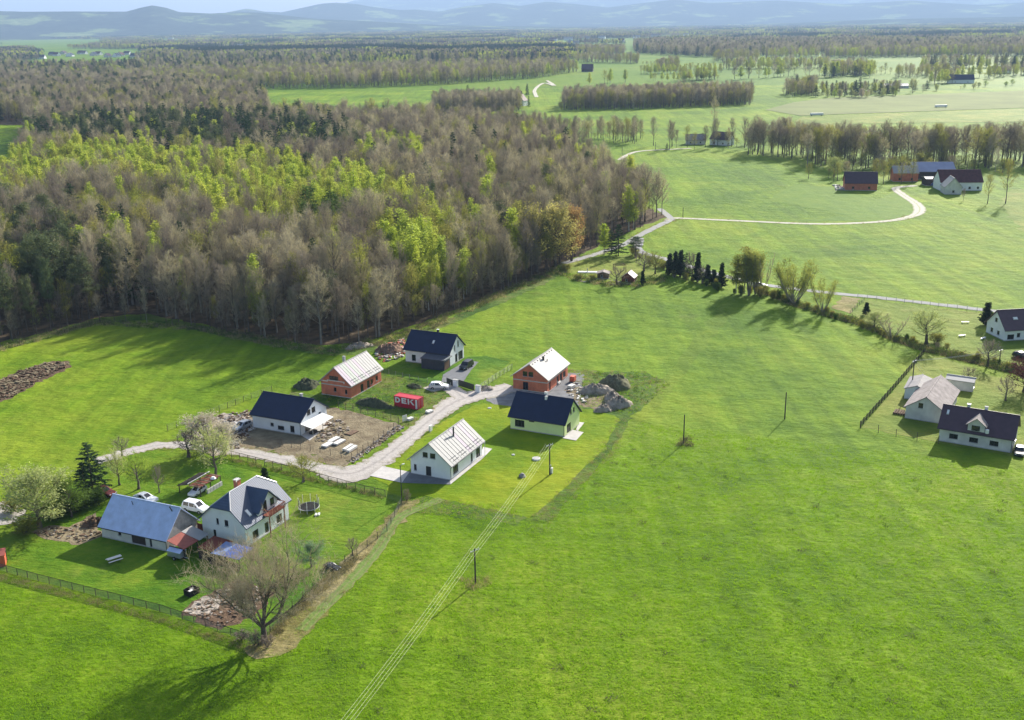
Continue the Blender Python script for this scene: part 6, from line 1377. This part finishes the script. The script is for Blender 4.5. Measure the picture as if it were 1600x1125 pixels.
# low buildings by the barn
ltb = empty('lean_to', G(300, 872), 65, 0, 'lean-to with bright red sheet roof against the barn gable', 'shed')
MB().slab([[(-1.0, .6, 2.0), (2.6, .6, 2.0), (2.6, 4.2, 2.9), (-1.0, 4.2, 2.9)]], .08).build('red_roof', 'sheet_red', ltb); MB().slab([[(2.62, .4, 2.05), (5.2, .4, 2.05), (5.2, 4.2, 2.95), (2.62, 4.2, 2.95)]], .08).build('pale_roof', 'seam_sheet', ltb)
for xx in (-.8, 2.4, 5.0): MB().box(xx - .07, .7, 0, xx + .07, .84, 2.0).build('post', 'dark_timber', ltb)
MB().box(-.8, .9, 0, -.72, 4.0, 1.9).build('board_wall', 'dark_timber', ltb)
dk = empty('shed', G(318, 874), 65, 0, 'dark boarded shed with brown roof between barn and farmhouse', 'shed')
MB().slab([[(0, -3.2, 1.9), (4.2, -3.2, 2.1), (4.2, 1.0, 2.3), (0, 1.0, 2.1)]], .1).build('roof', 'red_timber', dk)
for i in range(14): MB().box(-.05, -3.1 + i * .29, 0, 0, -3.1 + i * .29 + .25, 1.75).build('plank', 'dark_timber', dk)
cpn = empty('carport', G(348, 885), 65, 0, 'low carport with blue sheet roof in front of the farmhouse', 'carport')
MB().slab([[(0, 0, 2.0), (4.0, 0, 2.3), (4.0, 2.3, 2.3), (0, 2.3, 2.0)]], .08).build('pale_sheet', 'carport_pale', cpn); MB().slab([[(0, -3.6, 2.0), (4.0, -3.6, 2.3), (4.0, -.02, 2.3), (0, -.02, 2.0)]], .08).build('blue_sheet', 'carport_sheet', cpn)
for xx in (.1, 3.9):
    for yy in (-3.5, 2.2): MB().box(xx - .06, yy - .06, 0, xx + .06, yy + .06, 2.0).build('post', 'timber', cpn)
for i in range(7): MB().box(-.35, -3.6, .15 + i * .2, -.3, 2.4, .30 + i * .2).build('plank', 'dark_timber', cpn)
MB().box(-.2, -1.2, .9, -.15, -1.0, 1.0).build('latch', 'metal_grey', cpn)
rs = empty('red_door', G(324, 838), 65, 0, 'dark red boarded gate between the barn and the farmhouse', 'gate')
for i in range(8): MB().box(0, i * .26, 0, .06, i * .26 + .24, 2.2).build('plank', 'red_timber', rs)
ws = empty('woodshed', G(316, 777), 66, 0, 'open woodshed with sagging dark roof and stacked timber', 'shed')
MB().slab([[(-.4, 3.0, 2.3), (-.4, 5.6, 1.7), (6.2, 5.6, 1.7), (6.2, 3.0, 2.3)][::-1]], .1).build('dark_roof', 'dark_timber', ws)
for i in range(9): MB().box(-.2 + i * .72, .2, 2.0, -.2 + i * .72 + .55, 2.95, 2.08).build('roof_plank', 'red_timber' if i % 2 else 'timber', ws)
MB().tube([(-.3, 2.97, 2.42), (6.2, 2.97, 2.42)], .1, 5).build('ridge_beam', 'foam_white', ws)
for xx in (0, 3, 6):
    for yy in (.3, 5.4): MB().box(xx - .07, yy - .07, 0, xx + .07, yy + .07, 1.9).build('post', 'dark_timber', ws)
for i in range(5): MB().box(1.6 + i * .9, -.1, 0, 1.6 + i * .9 + .8, .15, .9).build('slab', 'concrete', ws)
MB().tube([(4.2, .5, 2.1), (4.2, .5, 2.5)], [.6, .3], 9).build('sack', 'plastic_white', ws)
rb = empty('red_shed', G(-2, 882), 20, 0, 'orange red box shed cut by the left edge', 'shed'); MB().box(-1.6, -1.2, 0, 1.2, 1.2, 2.0).build('wall', 'orange_paint', rb); MB().slab([[(-1.7, -1.3, 2.1), (1.3, -1.3, 2.1), (1.3, 1.3, 2.3), (-1.7, 1.3, 2.3)]], .08).build('roof', 'sheet_red', rb); MB().box(1.18, .9, 0, 1.26, 1.25, 2.02).build('corner_post', 'dark_frame', rb)
def crate_stack():
    st = empty('firewood_stack', G(1412, 650), 59, 0, 'brown stacked firewood beside the weathered barn', 'wood pile')
    for i in range(5):
        for j in range(3): MB().tube([(j * .9, i * .55, .3), (j * .9 + .85, i * .55, .3 + .1 * (i % 2))], .26, 6).build('log', 'timber', st)
crate_stack()
gt = empty('garden_table', G(1432, 634), 59, 0, 'round white garden table beside the lean-to', 'table'); MB().tube([(0, 0, .72), (0, 0, .78)], .8, 14).build('tabletop', 'plastic_white', gt); MB().tube([(0, 0, 0), (0, 0, .72)], .08, 6).build('leg', 'plastic_white', gt)
def cabin(label, bx, by, rot, l, w_, e, r_, wall, roof): house('cabin', label, G(bx, by), rot, l, w_, e, r_, 'x', wall, roof, {'x0': [(w_ * .3, .5, .8, 1.0)], 'y0': [(l * .3, .6, .9, 1.0)]}, .3, .3, 'white_paint', 'cabin', gutter=False)
cabin('dark red summer cabin with pale gable edges on the garden plot', 990, 443, 70, 4.5, 4.2, 2.0, 3.6, 'red_timber', 'plum_tile')
cabin('brown flat shed left of the grey bush on the garden plot', 951, 436, 80, 3.5, 4, 1.9, 2.5, 'timber', 'old_tile')
pl = empty('swimming_pool', G(925, 426), -8, 0, 'long pale paddling pool on the lawn of the garden plot', 'pool'); MB().box(-5, -1, 0, 5, 1, .35).build('wall', 'plastic_white', pl); MB().box(-1.8, -.2, .35, -1.5, .1, 1.6).build('ladder', 'metal_grey', pl)
gb = empty('pergola', G(968, 424), 10, 0, 'small timber pergola frame behind the summer cabin', 'pergola')
for xx in (-2, 2):
    for yy in (-1.2, 1.2): MB().box(xx - .08, yy - .08, 0, xx + .08, yy + .08, 2.4).build('post', 'timber', gb)
MB().box(-2.2, -1.35, 2.4, 2.2, -1.2, 2.55).box(-2.2, 1.2, 2.4, 2.2, 1.35, 2.55).build('beam', 'timber', gb)
for i, (x, y) in enumerate(((1508, 505), (1503, 526), (1536, 530))):
    b_ = empty('garden_bench', G(x, y), 20 * i, 0, ('white garden bench alone on the mown lawn by the white house', 'white garden bench nearer the ditch on the mown lawn', 'pale garden table by the terrace of the white house')[i], 'bench'); MB().box(-1.1, -.3, .4, 1.1, .3, .48).build('seat', 'white_paint', b_); MB().box(-.9, -.2, 0, -.8, .2, .4).box(.8, -.2, 0, .9, .2, .4).build('leg', 'white_paint', b_)
for i, (x, y) in enumerate(((1276, 181), (1470, 168))):
    b_ = empty('feed_rack', G(x, y), 5, 0, ('white trailer like feed rack on the far meadow', 'small white feed rack on the farther meadow')[i], 'feed rack'); MB().box(-6, -1.2, .8, 6, 1.2, 2.6).build('body', 'white_paint', b_); MB().box(-5, -1, 0, -4.6, 1, .8).box(4.6, -1, 0, 5, 1, .8).build('leg', 'dark_frame', b_)

# ---------------------------------------------------------------- fences
def fence(name, label, pix, step, h, post='fence_post', wires=7, pr=.06, wr_=.016, cat='fence', rail=None):
    P = [G(*p) for p in pix]; root = empty(name, P[0], 0, 0, label, cat); me = MB().tube([(0, 0, -.2), (0, 0, h)], pr, 5).mesh('post', post); w_ = MB(); o = P[0]
    for a, b in zip(P, P[1:]):
        L = np.linalg.norm(b - a); n = max(1, int(round(L / step)))
        for i in range(n + (1 if b is P[-1] else 0)):
            c = a + (b - a) * i / n - o; link('post', me, root, (c[0], c[1], 0), (random.uniform(-.03, .03), random.uniform(-.03, .03), 0), (1, 1, random.uniform(.94, 1.04)))
        a2, b2 = a - o, b - o
        for k in range(wires): z = h * (.08 + .88 * k / max(1, wires - 1)); w_.tube([(a2[0], a2[1], z), (b2[0], b2[1], z)], wr_, 3, False)
    if wires: w_.build('wire_mesh', 'fence_wire', root)
    if rail:
        r_ = MB()
        for a, b in zip(P, P[1:]):
            a2, b2 = a - o, b - o; r_.tube([(a2[0], a2[1], h), (b2[0], b2[1], h)], .05, 4)
        r_.build('rail', rail, root)
    return root
fence('wire_fence', 'long mesh fence between the garden and the gravel road', [(362, 715), (440, 735), (500, 751), (570, 770), (602, 777)], 2.4, 1.5, wires=9, wr_=.02, rail='fence_post')
fence('wire_fence', 'mesh fence down the right side of the garden by the dry verge', [(602, 777), (628, 787), (605, 830), (558, 868), (520, 892), (440, 968), (404, 1008)], 3.2, 1.4, wires=7)
fence('wire_fence', 'brown mesh fence along the lower edge of the garden', [(-20, 886), (60, 908), (150, 931), (250, 956), (340, 986), (404, 1008)], 2.6, 1.3, wires=11, wr_=.022, rail='fence_post')
fence('wire_fence', 'post fence round the back of the soil yard', [(529, 637), (575, 649), (623, 661)], 2.2, 1.7, wires=6)
fence('wire_fence', 'post fence along the gravel road side of the soil yard', [(623, 666), (600, 684), (550, 719)], 2.4, 1.7, wires=4)
fence('wire_fence', 'post fence on the lower side of the soil yard', [(550, 719), (500, 708), (441, 697)], 2.6, 1.6, wires=6)
fence('wire_fence', 'post fence behind the grey new house along the meadow', [(262, 673), (330, 648), (393, 623), (425, 612)], 2.6, 1.5, wires=6)
fence('wire_fence', 'low mesh fence in front of the dark roofed house', [(597, 582), (640, 592), (682, 601), (704, 605)], 2.6, 1.2, 'metal_grey', 8)
fence('wire_fence', 'mesh fence between the garage lawn and the brick shell', [(752, 608), (775, 592), (800, 577)], 2.4, 1.5, 'metal_grey', 7)
fence('wire_fence', 'thin post fence along the far asphalt lane', [(1340, 466), (1400, 472), (1480, 481), (1558, 491)], 2.7, 1.6, 'metal_grey', 4)
fence('wire_fence', 'short fence between the rough plot and the mown lawn by the ditch', [(1350, 470), (1328, 491)], 3, 1.2, wires=7)
fence('wire_fence', 'thin post fence below the lawn of the old house', [(1345, 670), (1400, 683), (1466, 694)], 5, 1.9, wires=5)
def plank_fence(name, label, pix, step, h, mt, board=.22, gap=.05, off=0.0):
    P = [G(*p) for p in pix]; root = empty(name, P[0], 0, 0, label, 'fence'); o = P[0]; pm = MB().box(-.07, -.07, -.2, .07, .07, h).mesh('post', 'dark_timber')
    for a, b in zip(P, P[1:]):
        L = np.linalg.norm(b - a); n = max(1, int(L / step)); d = (b - a) / L; an = math.atan2(d[1], d[0]); bm = MB().box(.07, .075, 0, L / n - .03, .11, .26).mesh('board', mt)
        for i in range(n):
            c = a + (b - a) * i / n - o; link('post', pm, root, (c[0], c[1], 0), (0, 0, an))
            for z in np.arange(.15, h - .2, .42): link('board', bm, root, (c[0], c[1], float(z)), (random.uniform(-.015, .015), random.uniform(-.02, .02), an))
plank_fence('plank_fence', 'old grey plank fence up the left side of the lawn by the old house', [(1344, 668), (1395, 610), (1446, 550)], 2.6, 1.6, 'dark_timber')
def gate(label, a, b, h=1.7, mt='dark_frame'):
    A_, B_2 = G(*a), G(*b); L = np.linalg.norm(B_2 - A_); an = math.degrees(math.atan2(*(B_2 - A_)[::-1])); root = empty('gate', A_, an, 0, label, 'gate')
    n = int(L / .18)
    for i in range(n): MB().box(i * L / n, -.02, .1, (i + .72) * L / n, .02, h).build('slat', mt, root)
    for z in (.3, h - .2): MB().box(0, .021, z, L, .06, z + .08).build('crossbar', mt, root)
gate('dark slatted gate left of the white gate pillar', (698, 600), (708, 604)); gate('dark slatted gate between the two white gate pillars', (716, 603), (741, 611))
for i, (x, y) in enumerate(((712, 604), (747, 613))):
    p_ = empty('gate_pillar', G(x, y), 65, 0, ('white gate pillar in the middle of the dark gates', 'white gate pillar at the right end of the dark gates')[i], 'pillar'); MB().box(-.35, -.6, 0, .35, .6, 1.75).build('shaft', 'white_render', p_); MB().box(-.42, -.67, 1.752, .42, .67, 1.85).build('cap', 'concrete', p_)
# ---------------------------------------------------------------- power poles and wires
POLES = []
def pole(label, bx, by, ty, arm=1, lamp=False, r_=.13, extra=False):
    H = hgt(bx, by, ty); xy = G(bx, by); root = empty('utility_pole', xy, 40, 0, label, 'pole', 'utility poles'); MB().tube([(0, 0, -.2), (0, 0, H)], [r_ * 1.15, r_ * .8], 8).build('shaft', 'pole_wood', root)
    if arm:
        MB().box(-.9, -.06, H - .45, .9, .06, H - .33).build('crossarm', 'metal_grey', root)
        for a in (-.8, -.3, .3, .8): MB().tube([(a, 0, H - .33), (a, 0, H - .12)], [.07, .04], 6).build('insulator', 'lamp_glass', root)
    if lamp: MB().tube([(0, 0, H - .1), (.5, 0, H + .05)], .05, 5).build('lamp_arm', 'metal_grey', root); MB().box(.45, -.12, H, .95, .12, H + .12).build('lamp_head', 'lamp_glass', root)
    if extra: MB().box(-.16, -.34, 1.6, .16, -.14, 2.2).build('switch_box', 'metal_grey', root)
    POLES.append((xy, H)); return root
pole('wooden power pole at the edge of the lawn by the yellow house', 859, 742, 693, extra=True)
pole('wooden power pole alone in the near meadow with bright wires', 743, 912, 857)
pole('bare pole standing in the meadow right of the soil heaps', 1068, 693, 648, 0)
pole('bare pole standing farthest right in the open meadow', 1226, 655, 613, 0)
pole('dark pole inside the plank fence by the lean-to', 1424, 612, 562)
pole('pole with steel arm below the white house at the right edge', 1561, 570, 545)
pole('thin lamp pole beside the terrace of the white house', 628, 783, 727, 0, True, .09)
pole('thin pole by the fork of the far lane', 1067, 340, 324, 0)
pole('pole beside the far lane left of the meadow', 972, 244, 229, 0)
pole('pole at the end of the far lane by the trees', 1024, 234, 222, 0)
def wires(label, pts, offs, r_, mt='wire_metal', name='power_line'):
    o = pts[0]; root = empty(name, (o[0], o[1]), 0, 0, label, 'power line')
    for a, b in zip(pts, pts[1:]):
        d = np.array(b[:2]) - np.array(a[:2]); L = np.linalg.norm(d); n_ = np.array([-d[1], d[0]]) / L
        for k in offs:
            P = []
            for i in range(11): t = i / 10; q = np.array(a) + (np.array(b) - np.array(a)) * t; P.append((q[0] - o[0] + n_[0] * k, q[1] - o[1] + n_[1] * k, q[2] - L * .045 * t * (1 - t)))
            MB().tube(P, r_, 4, False).build('wire', mt, root)
a_, b_ = POLES[0], POLES[1]; dv = b_[0] - a_[0]; dv = dv / np.linalg.norm(dv)
e_ = G(478, 1300)
wires('bright power wires running over the near meadow to the lower edge', [(*a_[0], a_[1] - .15), (*b_[0], b_[1] - .15), (*(b_[0] + (e_ - b_[0]) * 1.0), 7.2)], (-.75, -.28, .28, .75), .012)
wires('grey wires from the pole by the ditch over the old barn', [(*POLES[5][0], POLES[5][1] - .2), (*POLES[4][0], POLES[4][1] - .2), (*G(1452, 628), 4.6)], (-.3, .3), .02, 'metal_grey')

# ---------------------------------------------------------------- grass and weeds standing on the ground
def tuft(seed, mt, n, spread, l0, l1, w0, w1, up=1.2, leaf=0):
    rng = np.random.default_rng(seed); a = Arr(); P = np.stack([rng.normal(0, spread, n), rng.normal(0, spread, n), np.full(n, -.02)], 1)
    a.sliver(P, rng.normal(0, .6, (n, 3)) * [1, 1, .2] + [0, 0, up], rng.uniform(l0, l1, n), rng.uniform(w0, w1, n), rng)
    if leaf: a.leaf(P[:leaf] + np.stack([rng.normal(0, .1, leaf), rng.normal(0, .1, leaf), rng.uniform(.1, l1, leaf)], 1), rng.uniform(.12, .25, leaf), rng)
    return a.mesh('tuft_' + mt, (mt,))
LIB2 = bpy.data.collections.new('ground_plants')
TUF = [tuft(1, 'leaf_grass', 14, .26, .14, .34, .05, .10), tuft(2, 'leaf_grass', 18, .34, .12, .30, .05, .10), tuft(3, 'leaf_grass', 12, .2, .2, .42, .05, .10), tuft(4, 'leaf_dry', 22, .3, .25, .6, .04, .07), tuft(5, 'leaf_dry', 26, .45, .2, .5, .04, .07),
       tuft(6, 'weed_grey', 22, .35, .3, .8, .05, .1, 1.0, 10), tuft(7, 'leaf_hedge', 14, .35, .3, .7, .05, .1, 1.0, 14)]
for i, me in enumerate(TUF): LIB2.objects.link(bpy.data.objects.new('plant_%02d' % i, me))
GN_PLANTS = instancer(LIB2)
def inpoly_np(X, Y, poly):
    c = np.zeros(len(X), bool); j = len(poly) - 1
    for i in range(len(poly)):
        xi, yi = poly[i]; xj, yj = poly[j]
        t = ((yi > Y) != (yj > Y)) & (X < (xj - xi) * (Y - yi) / (yj - yi + 1e-12) + xi); c ^= t; j = i
    return c
gr = np.random.default_rng(77)
def scatter(pix, n, idx, s0, s1, flat=1.0, excl=(), dens=None):
    P = np.array([G(*p) for p in pix]); out = []; got = 0; tries = 0
    while got < n and tries < 60:
        tries += 1; m_ = 60000; X = gr.uniform(P[:, 0].min(), P[:, 0].max(), m_); Y = gr.uniform(P[:, 1].min(), P[:, 1].max(), m_); ok = inpoly_np(X, Y, [tuple(p) for p in P])
        if dens: ok &= gr.uniform(0, 1, m_) < (dens / np.hypot(X, Y)) ** 2
        for e in excl: ok &= ~inpoly_np(X, Y, [tuple(G(*p)) for p in e])
        X, Y = X[ok][:n - got], Y[ok][:n - got]; k = len(X); got += k; s = gr.uniform(s0, s1, k)
        out.append(np.stack([X, Y, np.full(k, .03), gr.choice(idx, k), gr.uniform(0, 6.28, k), s, s * flat], 1))
    return np.concatenate(out)
GARD = [(-20, 888), (-20, 835), (60, 790), (140, 735), (195, 700), (345, 690), (480, 748), (604, 756), (690, 660), (745, 632), (800, 630), (935, 630), (985, 650), (945, 705), (830, 812), (660, 800), (560, 905), (452, 1022), (380, 1015), (250, 958)]
mass('meadow_tufts', scatter([(-60, 1160), (-60, 900), (250, 965), (400, 1040), (600, 850), (680, 790), (830, 815), (1000, 660), (1350, 700), (1640, 740), (1680, 1170)], 42000, [0, 1, 2], .5, 1.1, .7, [GARD], 130), GN_PLANTS, 'grass tufts standing in the near green meadow', 'grass')
W_ = [scatter([(628, 783), (655, 780), (640, 800), (600, 850), (560, 905), (500, 968), (452, 1018), (400, 1030), (380, 1015), (420, 992), (445, 968), (520, 892), (575, 840)], 200, [3, 4, 1], .6, 1.3),
      scatter([(404, 1010), (440, 970), (520, 894), (560, 868), (566, 872), (526, 902), (446, 980), (410, 1016)], 230, [5, 4, 3], .7, 1.3, 1.0),
      scatter([(-20, 890), (150, 935), (340, 990), (404, 1012), (400, 1022), (330, 1000), (150, 945), (-20, 902)], 588, [4, 1, 0, 3], .6, 1.0, .7),
      scatter([(655, 777), (720, 782), (800, 792), (826, 808), (760, 812), (700, 806), (640, 800)], 420, [4, 1, 0, 2], .5, 1.0),
      scatter([(500, 620), (560, 580), (598, 584), (670, 602), (695, 606), (700, 618), (690, 632), (665, 652), (640, 668), (622, 658), (530, 634), (470, 626)], 900, [0, 1, 1, 2, 6, 3], .5, 1.1),
      scatter([(885, 578), (1010, 582), (1045, 600), (1030, 618), (985, 650), (940, 642), (905, 630), (900, 600)], 800, [1, 3, 0, 2, 6], .6, 1.2),
      scatter([(0, 540), (150, 500), (300, 508), (430, 528), (520, 546), (640, 515), (880, 413), (884, 422), (640, 530), (520, 556), (420, 540), (300, 516), (150, 508), (0, 550)], 1092, [4, 3, 5, 6], .9, 2.0),
      scatter([(1188, 452), (1235, 470), (1290, 487), (1345, 502), (1400, 526), (1450, 543), (1510, 556), (1640, 586), (1640, 598), (1510, 565), (1450, 551), (1400, 534), (1345, 509), (1290, 494), (1235, 477)], 1512, [6, 5, 6, 4, 3], 1.0, 2.1, .9),
      scatter([(870, 428), (905, 440), (950, 448), (1000, 448), (1040, 440), (1040, 432), (1000, 440), (950, 440), (905, 432), (878, 422)], 294, [6, 3, 1], 1.2, 2.6),
      scatter([(720, 905), (760, 900), (765, 916), (735, 922)], 26, [3, 4], .7, 1.4), scatter([(1055, 688), (1078, 684), (1080, 697), (1060, 700)], 22, [5, 3], .8, 1.5),
      scatter([(362, 716), (440, 733), (500, 748), (602, 772), (604, 780), (500, 756), (440, 740), (362, 722)], 378, [1, 3, 6], .5, 1.1)]
def edge(pix, width, n, idx, s0, s1, sp=.5):
    L = smooth_line([G(*p) for p in pix], 8); out = []
    for _ in range(n):
        i = int(gr.integers(len(L) - 1)); t = gr.uniform(); p = L[i] + (L[i + 1] - L[i]) * t; d = L[i + 1] - L[i]; d = d / (np.linalg.norm(d) + 1e-9); q = p + np.array([-d[1], d[0]]) * (width / 2 * (1 if gr.uniform() < .5 else -1) + gr.normal(0, sp)); s = gr.uniform(s0, s1); out.append((q[0], q[1], .05, gr.choice(idx), gr.uniform(0, 6.28), s, s * .7))
    return np.array(out)
W_ += [edge([(203, 706), (260, 695), (330, 700), (375, 706), (430, 716), (480, 727), (530, 738)], 4.4, 420, [0, 1, 3, 4], .4, .9), edge([(580, 728), (625, 696), (665, 662), (700, 635)], 5.0, 300, [0, 1, 3, 4], .4, .9), edge([(1050, 341), (1150, 345), (1280, 350), (1380, 346), (1425, 338)], 4, 260, [0, 1, 3], .6, 1.4), edge([(880, 412), (935, 396), (975, 382), (1010, 362), (1050, 343)], 4, 200, [3, 4, 1], .7, 1.6)]
W_ += [edge([(978, 652), (950, 702), (900, 757), (842, 815)], 1.5, 420, [3, 4, 1, 0], .5, 1.0, .7), scatter([(-60, 1160), (-60, 1000), (400, 1050), (830, 830), (1000, 680), (1640, 740), (1680, 1170)], 150, [6, 6, 5], .8, 1.5, .5)]
mass('weeds', np.concatenate(W_), GN_PLANTS, 'dry grass and weeds along fences, ditch and wood edge', 'weeds')
# ---------------------------------------------------------------- the air
hz = MB().box(-48000, -600, -4, 48000, 38000, 1900)
mt, n, out = newmat('haze_air'); pv = N(n, 'ShaderNodeVolumePrincipled'); pv.inputs['Color'].default_value = (.47, .67, 1.0, 1)
pv.inputs['Density'].default_value = 5.8e-5; pv.inputs['Anisotropy'].default_value = .12; n.links.new(pv.outputs[0], out.inputs['Volume'])
h_ = hz.build('haze', 'haze_air'); h_['kind'] = 'stuff'; h_['label'] = 'pale blue haze over the whole valley'
